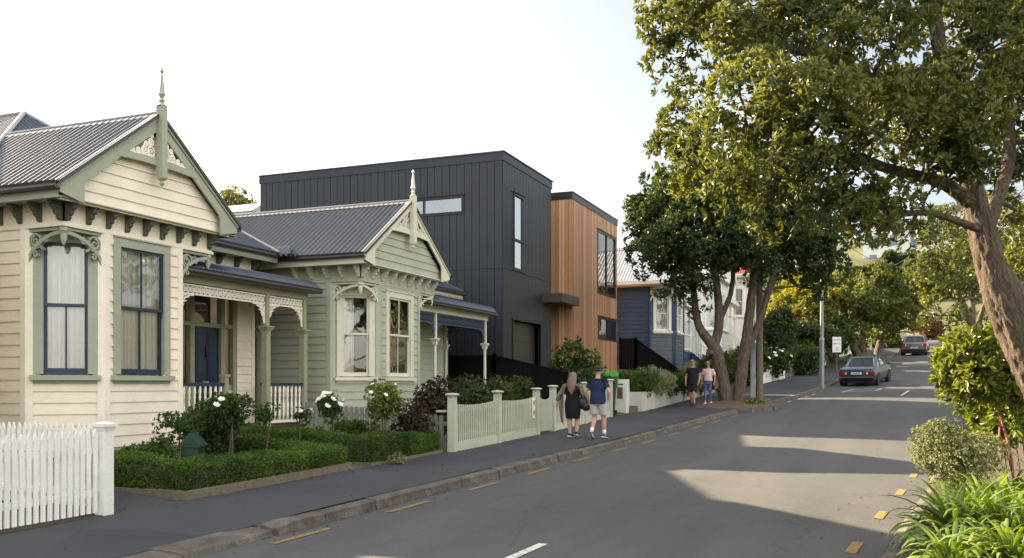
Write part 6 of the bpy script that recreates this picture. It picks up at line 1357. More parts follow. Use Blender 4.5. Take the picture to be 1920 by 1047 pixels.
# weeds and rough tufts along the right kerb
n = 1500; y = rng.uniform(6.5, 30, n); x = xr(y) + .12 + rng.exponential(.45, n); D = rng.normal(size=(n, 3)) * .5; D[:, 2] = rng.uniform(.4, 1.2, n); z = T(x, y) + .05
tag(leaves('ground_cover_foliage', np.stack([x, y, z], 1), D, rdir(n), rng.uniform(.05, .16, n), rng.uniform(.012, .03, n), M['box'], None), kind='stuff')
# fences and walls farther up on the left
xbp = lambda y, o=0.0: float(xb(y)) + o
H = thing('picket_fence', 'white board fence with square posts past the timber power pole', 'fence', (xbp(50), 50, gz(xbp(50), 50)))
for k in range(4):
    a, b = 48.3 + k * 1.45, 48.3 + (k + 1) * 1.45; mb = MB(); slat_panel(mb, (xbp(a), a + .06), (xbp(b), b - .02), .98, .13, .137, z0f=lambda u, a=a, b=b: float(zf(a + (b - a) * u)) - .22); mb.build('slat_panel', M['white'], H); post_part(H, xbp(a), a, float(zf(a)) - .15, 1.02, .14, M['white'])
t = NT('grey_stone_blocks'); w = t.coord('World', (1, 1, 1)); br = t.node('ShaderNodeTexVoronoi'); br.inputs['Scale'].default_value = 2.6; t.link(t.coord('World', (1, 1, 2.2)), br.inputs['Vector']); n1 = t.noise(w, 9, 5, .75); c = t.mix(.5, t.ramp(br.outputs['Color'], [(.2, (.085, .085, .08)), (.8, (.2, .195, .18))]), t.ramp(n1, [(.3, (.06, .06, .055)), (.7, (.23, .22, .2))])); t.base(c); t.set(Roughness=.9); t.bump(n1, 1, .05); M['stone'] = t.m
H = thing('stone_wall', 'rough grey stone retaining wall under the clipped shrub', 'wall', (xbp(56), 56, gz(xbp(56), 56)))
def blocks(mb, p, q, z0, z1, rows, thick=.35):
    d, L = fence_frame((*p, 0), (*q, 0)); o_ = Vector((-d.y, d.x, 0)) * thick
    for r_ in range(rows):
        u = 0.0 if r_ % 2 else -.2
        while u < L:
            l = random.uniform(.35, .7); a, b = max(u, 0) + .01, min(u + l, L) - .01; za = z0 + (z1 - z0) * r_ / rows + .008; zb2 = z0 + (z1 - z0) * (r_ + 1) / rows - .008
            if b - a > .05:
                A = Vector((*p, 0)) + d * a; B = Vector((*p, 0)) + d * b; j = o_.normalized() * random.uniform(-.03, .03); mb.prism([A + Vector((0, 0, za)) - j, B + Vector((0, 0, za)) - j, B + Vector((0, 0, zb2)) - j, A + Vector((0, 0, zb2)) - j], o_)
            u += l
mb = MB(); blocks(mb, (xbp(54.2), 54.2), (xbp(59), 59), 1.7, 3.55, 5); mb.build('stone_block_face', M['stone'], H); mb = MB(); blocks(mb, (xbp(54.2) - 2.5, 54.15), (xbp(54.2) - .02, 54.15), 1.7, 3.55, 5); mb.build('stone_block_return', M['stone'], H)
def slab(name, label, cat, y0, y1, h, mat, off=0.0, cap=True):
    H = thing(name, label, cat, (xbp(y0), y0, gz(xbp(y0), y0))); mb = MB(); a, b = Vector((xbp(y0, off), y0)), Vector((xbp(y1, off), y1)); mb.hexa([(a.x - .16, a.y, zf(a.y) - .3), (a.x, a.y, zf(a.y) - .3), (b.x, b.y, zf(b.y) - .3), (b.x - .16, b.y, zf(b.y) - .3), (a.x - .16, a.y, zf(a.y) + h), (a.x, a.y, zf(a.y) + h), (b.x, b.y, zf(b.y) + h), (b.x - .16, b.y, zf(b.y) + h)]); mb.build('wall_face', mat, H)
    if cap: mb = MB(); mb.beam((a.x - .08, a.y, float(zf(a.y)) + h + .03), (b.x - .08, b.y, float(zf(b.y)) + h + .03), .24, .06); mb.build('coping', mat, H)
slab('garden_wall', 'short white wall next to the grey stone wall', 'wall', 59.2, 61.2, 1.15, M['white']); slab('board_fence', 'brown board fence behind the street lamp', 'fence', 61.4, 64.0, 1.3, M['oldwood'], -.1); slab('gate_pillar', 'cream gate pillar between brown fences behind the sedan', 'pillar', 64.1, 64.7, 1.8, M['creamtrim']); slab('board_fence', 'dark brown fence behind the white sign', 'fence', 65, 69.5, 1.7, M['deck'], -.1); slab('garden_wall', 'long white wall under the rounded tree behind the sedan', 'wall', 70, 78, 2.2, M['white'], -.6)
slab('garden_wall', 'brick coloured wall on the footpath past the second car', 'wall', 90, 99, .8, paint('terracotta_wall', (.42, .22, .15), .8))
slab('gate_pillar', 'weathered grey gate post beside the second parked car', 'pillar', 84, 84.7, 1.9, M['oldwood'], .5); slab('gate_pillar', 'white letterbox pillar before the second parked car', 'pillar', 82.3, 82.8, 2.2, M['render'], .55)
c = gp(1569, 56); H = thing('notice_sign', 'white notice board on a post behind the blue sedan', 'sign', c); mb = MB(); mb.box(c[0] - .03, c[1] - .03, c[2] - .1, c[0] + .03, c[1] + .03, c[2] + 1.3); mb.build('post', M['oldwood'], H); Fs_ = frame((c[0], c[1] - .04, c[2]), (CA, SA, 0), (SA, -CA, 0)); mb = MB(); mb.fbox(Fs_, -.27, 1.25, 0, .27, 2.2, .02); bd = mb.build('board', M['white'], H)
def text(body, F, a, b, size, mat, parent, name='lettering', c_=.024, ext=.002):
    cu = bpy.data.curves.new(name, 'FONT'); cu.body = body; cu.size = size; cu.extrude = ext; cu.align_x = 'CENTER'; cu.align_y = 'CENTER'; cu.materials.append(mat); o = bpy.data.objects.new(name, cu); COL.objects.link(o); o.parent = parent
    p, u, v_ = F(a, b, c_), (F(a + 1, b, c_) - F(a, b, c_)).normalized(), (F(a, b + 1, c_) - F(a, b, c_)).normalized(); m = Matrix((u, v_, u.cross(v_))).transposed().to_4x4(); m.translation = p; m = wmat(parent).inverted() @ m; me = bpy.data.meshes.new_from_object(o); bpy.data.objects.remove(o); me.transform(m); o = bpy.data.objects.new(name, me); COL.objects.link(o); o.parent = parent; return o
text('AI KAVN', Fs_, 0, 2.02, .13, M['gutter'], bd); text('SPRUCET', Fs_, 0, 1.78, .12, M['gutter'], bd); mb = MB(); mb.fbox(Fs_, -.12, 1.34, .02, .14, 1.6, .024); mb.build('picture', plain('pale_grey_print', (.55, .55, .53)), bd)
# top of the street: sign, ramp walls
c = gp(1653, 86); H = thing('round_sign', 'white teardrop sign hanging from a pole near the second car', 'sign', c); mb = MB(); mb.tube([(c[0], c[1], c[2] - .1), (c[0], c[1], c[2] + 3.4)], .04, 8); mb.build('pole', M['galv'], H); mb = MB(); mb.ellipsoid((c[0] + .1, c[1] - .06, c[2] + 2.45), (.5, .05, .62), 14, 10); mb.build('disc', M['white'], H); mb = MB(); mb.ellipsoid((c[0] + .1, c[1] - .1, c[2] + 3.3), (.18, .05, .3), 10, 8); mb.build('finial', M['white'], H)
c = gp(1643, 87); H = thing('blue_sign', 'blue street sign on a grey post beside the teardrop sign', 'sign', c); mb = MB(); mb.tube([(c[0], c[1], c[2] - .1), (c[0], c[1], c[2] + 2.2)], .25, 8); mb.build('post', M['galv'], H); mb = MB(); mb.box(c[0] - .5, c[1] - .06, c[2] + 2.2, c[0] + .5, c[1], c[2] + 3.5); mb.build('panel', M['blue'], H)
H = thing('curved_wall', 'white curved wall end at the foot of the steep ramp', 'wall', (9.2, 108, 6.5)); mb = MB(); mb.prism([(8.4, 107.5, 6.3), (11.6, 106.5, 6.3), (11.6, 106.5, 7.0), (10.4, 106.9, 7.9), (9.4, 107.2, 8.0), (8.7, 107.4, 7.6), (8.4, 107.5, 7.0)], (.1, .35, 0)); mb.build('wall_face', M['white'], H); mb = MB(); mb.box(11.6, 106.0, 6.2, 16, 106.4, 7.1); mb.build('wall_wing', M['white'], H)
H = thing('ramp_wall', 'white retaining wall at the top of the ramp, beside the rust tipped bush', 'wall', (3.2, 124, 8)); mb = MB(); mb.box(-1.5, 122, 6.5, 3.3, 122.5, 10.0); mb.build('wall_face', M['white'], H); mb = MB(); mb.box(-1.6, 121.9, 10.0, 3.4, 122.6, 10.15); mb.build('coping', M['white'], H)
hedge('tall_hedge', 'tall dark hedge standing across the top of the ramp', [(1.5, 149, 14, 149, 2.5)], 6.5, 28, M['pohu_dark'], .6)
struct(grid('gravel_strip', lambda y: -11.5 + 0 * y, lambda y: -8.2 + 0 * y, lambda X, Y, q: T(X, Y) + .035 + .012 * np.sin(X * 9) * np.sin(Y * 11), np.linspace(8.05, 9.42, 8), 12, M_FOOT))
# ------------------------------------------------------------------ people
def skin_mat(name, c):
    t = NT(name); n = t.noise(t.coord('Object'), 9, 3); c = np.array(c); t.base(t.ramp(n, [(.3, tuple(c * .9)), (.7, tuple(c * 1.06))])); t.set(Roughness=.5, Subsurface_Weight=.08); t.b.inputs['Subsurface Radius'].default_value = (.01, .004, .002); return t.m
def cloth(name, c, var=.12): return plain(name, c, .85, 0, var, 14, .3, .2)
def loft(mb, rings, n=16):
    """rings: (centre, rx, ry, rotz) horizontal-ish ellipses"""
    vs = []
    for c, rx, ry in rings:
        for j in range(n): t_ = 2 * math.pi * j / n; vs.append((c[0] + rx * math.cos(t_), c[1] + ry * math.sin(t_), c[2]))
    k = len(rings); mb.add(vs, [(i * n + j, i * n + (j + 1) % n, (i + 1) * n + (j + 1) % n, (i + 1) * n + j) for i in range(k - 1) for j in range(n)] + [tuple(range(n))[::-1], tuple(range((k - 1) * n, k * n))])
def fuse(o, vox, sm=4):
    m = o.modifiers.new('fuse', 'REMESH'); m.mode = 'VOXEL'; m.voxel_size = vox; m.use_smooth_shade = True
    if sm: s = o.modifiers.new('soft', 'SMOOTH'); s.iterations = sm; s.factor = .5
def limb(mb, pts, rad, n=10): mb.tube(pts, rad, n)
def lerp(a, b, t_): return Vector(a).lerp(Vector(b), t_)
def hand(mb, wr, elb, side, curl=.5, fwd=(0, 1, 0)):
    """palm, four unequal bent fingers and a thumb, continuing the forearm"""
    d = (Vector(wr) - Vector(elb)).normalized(); f = Vector(fwd); f = (f - d * f.dot(d)).normalized(); n_ = d.cross(f).normalized() * side   # f: thumb side
    wr = Vector(wr); pc = wr + d * .045
    mb.tube([wr - d * .01, wr + d * .02, wr + d * .06, wr + d * .088], [.024, .03, .036, .034], 10, squash=.5, twist=0)
    for k, (o_, L_) in enumerate(((.027, .070), (.009, .08), (-.009, .074), (-.026, .058))):
        b = wr + d * .082 + f * o_; p = [b]; e = d.copy(); 
        for s in (.45, .32, .23): e = (e + n_ * -curl * .55).normalized(); p.append(p[-1] + e * L_ * s)
        mb.tube(p, [.0095, .009, .008, .0065], 7)
    b = wr + d * .03 + f * .026; mb.tube([b, b + (d * .5 + f * .8).normalized() * .03, b + (d * .5 + f * .8).normalized() * .03 + d * .028 - n_ * .008], [.012, .0105, .008], 7)
def person(label, loc, rz, h, P, sk, hairf, outfit, shoe, female=False, glasses=None, hat=None):
    """P: joint positions at 1.75 m in local space, +y forward"""
    H = thing('person', label, 'person', loc, None, R(rz)); k = h / 1.75; H.scale = (k * P.get('wide', 1), k * P.get('wide', 1), k); B = lambda mb, nm, m, vox=None, par=None, sm=3: (lambda o: (fuse(o, vox, sm) if vox else None, o)[1])(mb.build(nm, m, par or H, smooth=True, world=False))
    mb = MB(); w_ = .93 if female else 1.0; pz = P.get('pz', .93); tw = P.get('sway', 0)
    torso = [((0, 0, pz - .08), .15 * (1.06 if female else 1), .11), ((tw, 0, pz + .02), .165 * (1.05 if female else .98), .118), ((0, .005, pz + .14), .138 * w_, .1), ((0, .01, pz + .30), .155 * w_, .112 + (.012 if female else 0)), ((0, 0, pz + .42), .165 * w_, .1), ((0, -.005, pz + .49), .12 * w_, .08), ((0, -.01, pz + .53), .058, .058), ((0, .01, pz + .60), .052, .055), ((0, .015, pz + .64), .05, .055)]
    loft(mb, torso)
    hc = Vector((P.get('hx', 0), .025, pz + .715)); mb.ellipsoid(hc, (.073, .092, .108), 16, 12); mb.ellipsoid(hc + V(0, .022, -.055), (.055, .066, .06), 12, 8); mb.ellipsoid(hc + V(0, .098, -.018), (.012, .017, .02), 8, 6); mb.ellipsoid(hc + V(0, .082, .022), (.05, .014, .01), 10, 6); mb.ellipsoid(hc + V(0, .086, -.052), (.02, .008, .006), 8, 6)
    for s in (-1, 1): mb.ellipsoid(hc + V(s * .075, -.005, -.012), (.01, .018, .03), 8, 6)
    for s, nm in ((-1, 'L'), (1, 'R')):
        hp = Vector((s * .088, 0, pz - .02)); kn = Vector(P['kn' + nm]); an = Vector(P['an' + nm]); to = Vector(P['to' + nm])
        limb(mb, [hp, lerp(hp, kn, .35), lerp(hp, kn, .8), kn, lerp(kn, an, .3), lerp(kn, an, .75), an], [.09, .08, .062, .056, .058, .04, .034], 12); limb(mb, [an + V(0, 0, .02), an + V(0, 0, -.04), lerp(an, to, .5) + V(0, 0, -.02), to], [.036, .036, .034, .022], 10)
        sh = Vector((s * .175 * w_, -.005, pz + .455)); el = Vector(P['el' + nm]); wr = Vector(P['wr' + nm])
        limb(mb, [sh - V(s * .06, 0, 0), sh, lerp(sh, el, .4), el, lerp(el, wr, .3), wr], [.05, .055, .046 * w_, .037, .037 * w_, .025], 10)
        if not P.get('pocket' + nm): hand(mb, wr, el, s, P.get('curl', .5))
    B(mb, 'body', sk, .0075, sm=2)
    for s in (-1, 1): m2 = MB(); m2.ellipsoid(hc + V(s * .03, .083, .004), (.011, .008, .006), 8, 6); B(m2, 'eye', M['dark'])
    hairf(H, hc, B); outfit(H, P, pz, w_, B)
    for s, nm in ((-1, 'L'), (1, 'R')):
        an = Vector(P['an' + nm]); to = Vector(P['to' + nm]); d = (to - an).normalized(); hl = an - d * .055; m2 = MB(); m2.tube([an + V(0, 0, .01), an + V(0, 0, -.035)], [.042, .046], 10); m2.tube([hl + V(0, 0, -.035), lerp(hl, to, .3) + V(0, 0, -.022), lerp(hl, to, .65) + V(0, 0, -.012), to + d * .02], [.046, .05, .047, .032], 10); sh_ = B(m2, 'shoe', shoe[0], .009)
        m2 = MB(); q = V(d.y, -d.x, 0).normalized(); m2.tube([hl + V(0, 0, -.068) - d * .01, lerp(hl, to, .5) + V(0, 0, -.055), to + d * .03 + V(0, 0, -.022)], [.047, .05, .036], 10, squash=.35); B(m2, 'sole', shoe[1], None, sh_)
    if glasses:
        m2 = MB()
        for s in (-1, 1): m2.ellipsoid(hc + V(s * .033, .09, .008), (.028, .009, .019), 10, 6); m2.tube([hc + V(s * .058, .08, .014), hc + V(s * .075, .0, .008)], .004, 5)
        m2.tube([hc + V(-.02, .097, .012), hc + V(.02, .097, .012)], .004, 5); B(m2, 'sunglasses', glasses)
    if hat: hat(H, hc, B)
    return H
def short_hair(mat):
    def f(H, hc, B): m = MB(); m.ellipsoid(hc + V(0, -.018, .03), (.081, .092, .092), 14, 10); B(m, 'hair', mat, .009)
    return f
def tied_hair(mat):
    def f(H, hc, B): m = MB(); m.ellipsoid(hc + V(0, -.02, .028), (.082, .094, .092), 14, 10); m.ellipsoid(hc + V(0, -.11, .01), (.04, .035, .045), 10, 8); m.ellipsoid(hc + V(.05, -.03, -.02), (.035, .06, .07), 10, 8); m.ellipsoid(hc + V(-.05, -.03, -.02), (.035, .06, .07), 10, 8); B(m, 'hair', mat, .009)
    return f
def long_hair(mat):
    def f(H, hc, B):
        m = MB(); m.ellipsoid(hc + V(0, -.022, .025), (.092, .102, .1), 14, 10); loft(m, [(hc + V(0, -.045, .0), .095, .08), (hc + V(0, -.07, -.10), .108, .075), (hc + V(.0, -.10, -.22), .112, .06), (hc + V(.005, -.12, -.34), .085, .045), (hc + V(.01, -.125, -.43), .05, .03), (hc + V(.015, -.125, -.50), .015, .015)]); o = B(m, 'hair', mat, .012)
    return f
def tee(m, P, pz, w_, sl=.62, loose=1.1, hem=-.10, neck=.505):
    loft(m, [((0, 0, pz + hem), .17 * loose * (1 if w_ == 1 else .97), .128 * loose), ((0, 0, pz + .06), .168 * loose * w_, .124 * loose), ((0, .005, pz + .2), .158 * loose * w_, .118 * loose), ((0, .008, pz + .32), .168 * loose * w_, .122 * loose), ((0, 0, pz + .43), .168 * w_ * 1.06, .108 * loose), ((0, -.005, pz + neck), .10, .088)])
    for s, nm in ((-1, 'L'), (1, 'R')):
        sh = Vector((s * .17 * w_, -.005, pz + .452)); el = Vector(P['el' + nm]); m.tube([sh - V(s * .07, 0, .01), sh + V(s * .01, 0, 0), lerp(sh, el, sl * .5), lerp(sh, el, sl)], [.062, .072, .068, .07], 10)
def shorts(m, P, pz, end=.72, fl=1.0, waist=.07):
    loft(m, [((0, 0, pz - .12), .172, .13), ((0, 0, pz), .176, .132), ((0, 0, pz + waist), .16, .118)])
    for s, nm in ((-1, 'L'), (1, 'R')):
        hp = Vector((s * .088, 0, pz - .03)); kn = Vector(P['kn' + nm]); m.tube([hp, lerp(hp, kn, .3), lerp(hp, kn, end)], [.1, .1 * fl, .098 * fl], 12)
SK1 = skin_mat('fair_skin', (.52, .31, .22)); SK2 = skin_mat('tanned_skin', (.42, .235, .15))
# man from behind: bucket hat, navy tee, pale shorts
P1 = dict(wide=1.06, pz=.935, knL=(-.095, .13, .50), anL=(-.085, .06, .16), toL=(-.09, .17, .045), knR=(.10, .02, .50), anR=(.11, -.02, .09), toR=(.125, .13, .035), elL=(-.275, -.05, 1.13), wrL=(-.25, .04, .90), elR=(.285, -.04, 1.13), wrR=(.225, .07, .93), pocketR=True)
P1.update(knL=(-.095, .03, .50), anL=(-.09, -.17, .15), toL=(-.09, -.07, .04), knR=(.10, .12, .50), anR=(.105, .13, .085), toR=(.115, .28, .035))
def o1(H, P, pz, w_, B):
    m = MB(); tee(m, P, pz, w_, .62, 1.12); B(m, 'tee_shirt', cloth('navy_tee', (.022, .032, .085)), .011)
    m = MB(); loft(m, [((0, -.005, pz + .455), .178, .108), ((0, -.008, pz + .49), .125, .094), ((0, -.008, pz + .522), .078, .076)])
    for s, nm in ((-1, 'L'), (1, 'R')): sh = Vector((s * .17, -.005, pz + .456)); m.tube([sh - V(s * .06, 0, 0), sh + V(s * .01, 0, .005), lerp(sh, Vector(P['el' + nm]), .2)], [.066, .077, .074], 10)
    B(m, 'shirt_yoke', cloth('black_yoke', (.012, .013, .02)), .011)
    m = MB(); shorts(m, P, pz, .78, 1.1); B(m, 'shorts', cloth('pale_grey_shorts', (.46, .41, .40)), .011)
    for nm in 'LR': a = Vector(P['an' + nm]); kn = Vector(P['kn' + nm]); m = MB(); m.tube([a, lerp(a, kn, .3)], [.04, .048], 10); B(m, 'sock', cloth('white_sock', (.75, .74, .72)))
def bucket(H, hc, B):
    m = MB(); loft(m, [(hc + V(0, -.005, .02), .095, .108), (hc + V(0, -.005, .085), .09, .1), (hc + V(0, -.005, .118), .075, .085), (hc + V(0, -.005, .125), .03, .035)]); loft(m, [(hc + V(0, -.005, .005), .128, .142), (hc + V(0, -.005, .016), .125, .139), (hc + V(0, -.005, .04), .092, .104)]); B(m, 'bucket_hat', cloth('charcoal_hat', (.05, .047, .045)))
HR = plain('brown_hair', (.06, .035, .02), .6, nscale=30, var=.3)
def ground_at(px, d): p = at(px, 720, d); return (p.x, p.y, float(zf(p.y)) + .035)
person('man seen from behind in a bucket hat, navy tee and pale shorts, walking uphill', ground_at(1121, 22.0), -6, 1.75, P1, SK1, short_hair(HR), o1, (cloth('grey_sneaker', (.10, .095, .1)), cloth('white_sole', (.6, .58, .55))), hat=bucket)
# woman from behind: long fair hair, black dress, sheer patterned wrap
P2 = dict(wide=1.22, pz=.93, knL=(-.075, .0, .49), anL=(-.06, -.02, .085), toL=(-.065, .13, .035), knR=(.085, .06, .50), anR=(.09, .0, .13), toR=(.09, .11, .05), elL=(-.30, -.05, 1.16), wrL=(-.37, -.02, .92), elR=(.28, -.03, 1.14), wrR=(.27, .12, .98), curl=.4)
def o2(H, P, pz, w_, B):
    m = MB(); loft(m, [((0, .0, pz - .42), .165, .125), ((0, 0, pz - .25), .178, .138), ((0, 0, pz - .02), .192, .14), ((0, .005, pz + .16), .158, .118), ((0, .01, pz + .32), .165, .128), ((0, 0, pz + .43), .168, .108), ((0, -.005, pz + .49), .12, .09)]); B(m, 'dress', cloth('black_dress', (.012, .012, .013)), .011)
    wm = cloth('olive_grey_wrap', (.17, .16, .12), .5)
    m = MB(); up = lambda s, nm: [Vector((s * .12, -.02, pz + .475)), Vector((s * .19 * w_, -.01, pz + .455)), lerp((s * .17, 0, pz + .45), P['el' + nm], .6), Vector(P['el' + nm]), lerp(P['el' + nm], P['wr' + nm], .7)]
    for s, nm in ((-1, 'L'), (1, 'R')): m.tube(up(s, nm), [.07, .068, .058, .056, .06], 10)
    # trailing left side of the wrap
    e = Vector(P['elL']); N = 10
    for k in range(N):
        u = k / (N - 1); a = Vector((-.16 - .06 * u, -.12 - .02 * math.sin(u * 9), pz + .40 - .02 * u)); 
    col = []
    for k in range(7):
        u = k / 6; top = Vector((-.15 - .13 * u, -.105 + .09 * u, pz + .42 - .22 * u)); col.append([top.lerp(Vector((-.17 - .10 * u, -.12 + .10 * u + .02 * math.sin(k * 2.2), pz - .60 + .10 * u)), v_ / 9) + Vector((-.03 * math.sin(v_ / 9 * math.pi) * (1 + math.sin(k * 1.7)), -.02 * math.sin(v_ * .9 + k), 0)) for v_ in range(10)])
    vs = [p for c_ in col for p in c_]; m2 = MB(); m2.add(vs, [(i * 10 + j, (i + 1) * 10 + j, (i + 1) * 10 + j + 1, i * 10 + j + 1) for i in range(6) for j in range(9)]); B(m, 'wrap_sleeve', wm, .012); o = B(m2, 'wrap', wm); s_ = o.modifiers.new('thick', 'SOLIDIFY'); s_.thickness = .008
person('woman seen from behind with long fair hair, black dress and patterned wrap, walking uphill', ground_at(1074, 22.4), -6, 1.60, P2, SK1, long_hair(plain('fair_hair', (.19, .12, .08), .55, nscale=40, var=.35)), o2, (cloth('black_sneaker', (.02, .02, .02)), M['white']), True)
p = ground_at(1074, 22.4); H = thing('handbag', 'black shoulder bag under the arm of the woman in the black dress', 'bag', (p[0] + .25, p[1] - .02, p[2] + .72)); c = H.location; lm = plain('black_leather', (.014, .013, .013), .4, nscale=30, bump=.2)
mb = MB(); mb.ellipsoid((c.x + .02, c.y, c.z + .13), (.15, .09, .16), 14, 10); mb.ellipsoid((c.x + .10, c.y, c.z + .05), (.12, .085, .12), 12, 8); o = mb.build('bag_body', lm, H, smooth=True); fuse(o, .012); mb = MB(); mb.tube([(c.x - .04, c.y + .06, c.z + .25), (c.x - .06, c.y + .05, c.z + .5), (c.x - .05, c.y - .02, c.z + .66), (c.x - .05, c.y - .09, c.z + .5), (c.x - .01, c.y - .06, c.z + .25)], .012, 6); mb.build('strap', lm, H, smooth=True)
# couple walking down
P3 = dict(pz=.935, knL=(-.10, .14, .51), anL=(-.10, .10, .10), toL=(-.11, .24, .045), knR=(.085, .03, .50), anR=(.07, -.14, .13), toR=(.07, -.03, .04), elL=(-.27, -.05, 1.13), wrL=(-.25, .06, .90), elR=(.275, -.03, 1.13), wrR=(.265, .03, .88))
def o3(H, P, pz, w_, B):
    m = MB(); tee(m, P, pz, w_, .6, 1.06); B(m, 'tee_shirt', cloth('black_tee', (.013, .013, .014)), .011); m = MB(); shorts(m, P, pz, .95, .95); B(m, 'shorts', cloth('black_shorts', (.014, .014, .017)), .011)
dkh = plain('dark_hair', (.03, .02, .015), .5, nscale=30, var=.3); sg = plain('black_lens', (.01, .01, .012), .12)
person('man in black tee, black shorts and sunglasses walking downhill beside the planter', ground_at(1299, 34.4), 170, 1.78, P3, SK2, short_hair(dkh), o3, (cloth('dark_shoe', (.05, .04, .035)), M['dark']), glasses=sg)
P4 = dict(pz=.93, knL=(-.085, .05, .50), anL=(-.08, -.08, .12), toL=(-.085, .04, .04), knR=(.085, .11, .50), anR=(.085, .10, .09), toR=(.09, .24, .04), elL=(-.265, -.04, 1.14), wrL=(-.26, .04, .91), elR=(.255, -.05, 1.15), wrR=(.24, .06, .92))
def o4(H, P, pz, w_, B):
    m = MB(); tee(m, P, pz, w_, .8, 1.12, .03); B(m, 'tee_shirt', cloth('dusty_pink_tee', (.60, .45, .44)), .011)
    m = MB(); loft(m, [((0, 0, pz - .12), .172, .128), ((0, 0, pz), .172, .128), ((0, 0, pz + .1), .145, .11)])
    for s, nm in ((-1, 'L'), (1, 'R')): hp = Vector((s * .088, 0, pz - .03)); kn = Vector(P['kn' + nm]); an = Vector(P['an' + nm]); m.tube([hp, lerp(hp, kn, .4), kn, lerp(kn, an, .3), lerp(kn, an, .85)], [.094, .084, .063, .062, .046], 12)
    t = NT('faded_denim'); n = t.noise(t.coord('Object'), 9, 4, .7); t.base(t.ramp(n, [(.35, (.035, .055, .12)), (.58, (.07, .11, .21)), (.66, (.35, .4, .5))])); t.set(Roughness=.9); B(m, 'jeans', t.m, .011)
person('woman in a dusty pink top, faded jeans and sunglasses walking downhill', ground_at(1328, 34.8), 172, 1.70, P4, SK2, tied_hair(dkh), o4, (cloth('pale_pink_shoe', (.6, .42, .38)), M['white']), True, glasses=sg)
p = ground_at(1328, 34.8); H = thing('tote_bag', 'brown shoulder bag at the side of the woman in the pink top', 'bag', (p[0] + .27, p[1] + .06, p[2] + .62)); c = H.location; bm_ = plain('brown_leather', (.12, .06, .035), .5, nscale=20, bump=.2)
mb = MB(); mb.hexa([(c.x - .03, c.y - .16, c.z), (c.x + .09, c.y - .16, c.z), (c.x + .09, c.y + .16, c.z), (c.x - .03, c.y + .16, c.z), (c.x, c.y - .13, c.z + .38), (c.x + .05, c.y - .13, c.z + .38), (c.x + .05, c.y + .13, c.z + .38), (c.x, c.y + .13, c.z + .38)]); mb.build('bag_body', bm_, H); mb = MB(); mb.tube([(c.x + .025, c.y - .1, c.z + .37), (c.x - .02, c.y - .06, c.z + .62), (c.x - .07, c.y - .02, c.z + .76), (c.x - .02, c.y + .05, c.z + .62), (c.x + .025, c.y + .1, c.z + .37)], .01, 6); mb.build('strap', bm_, H)
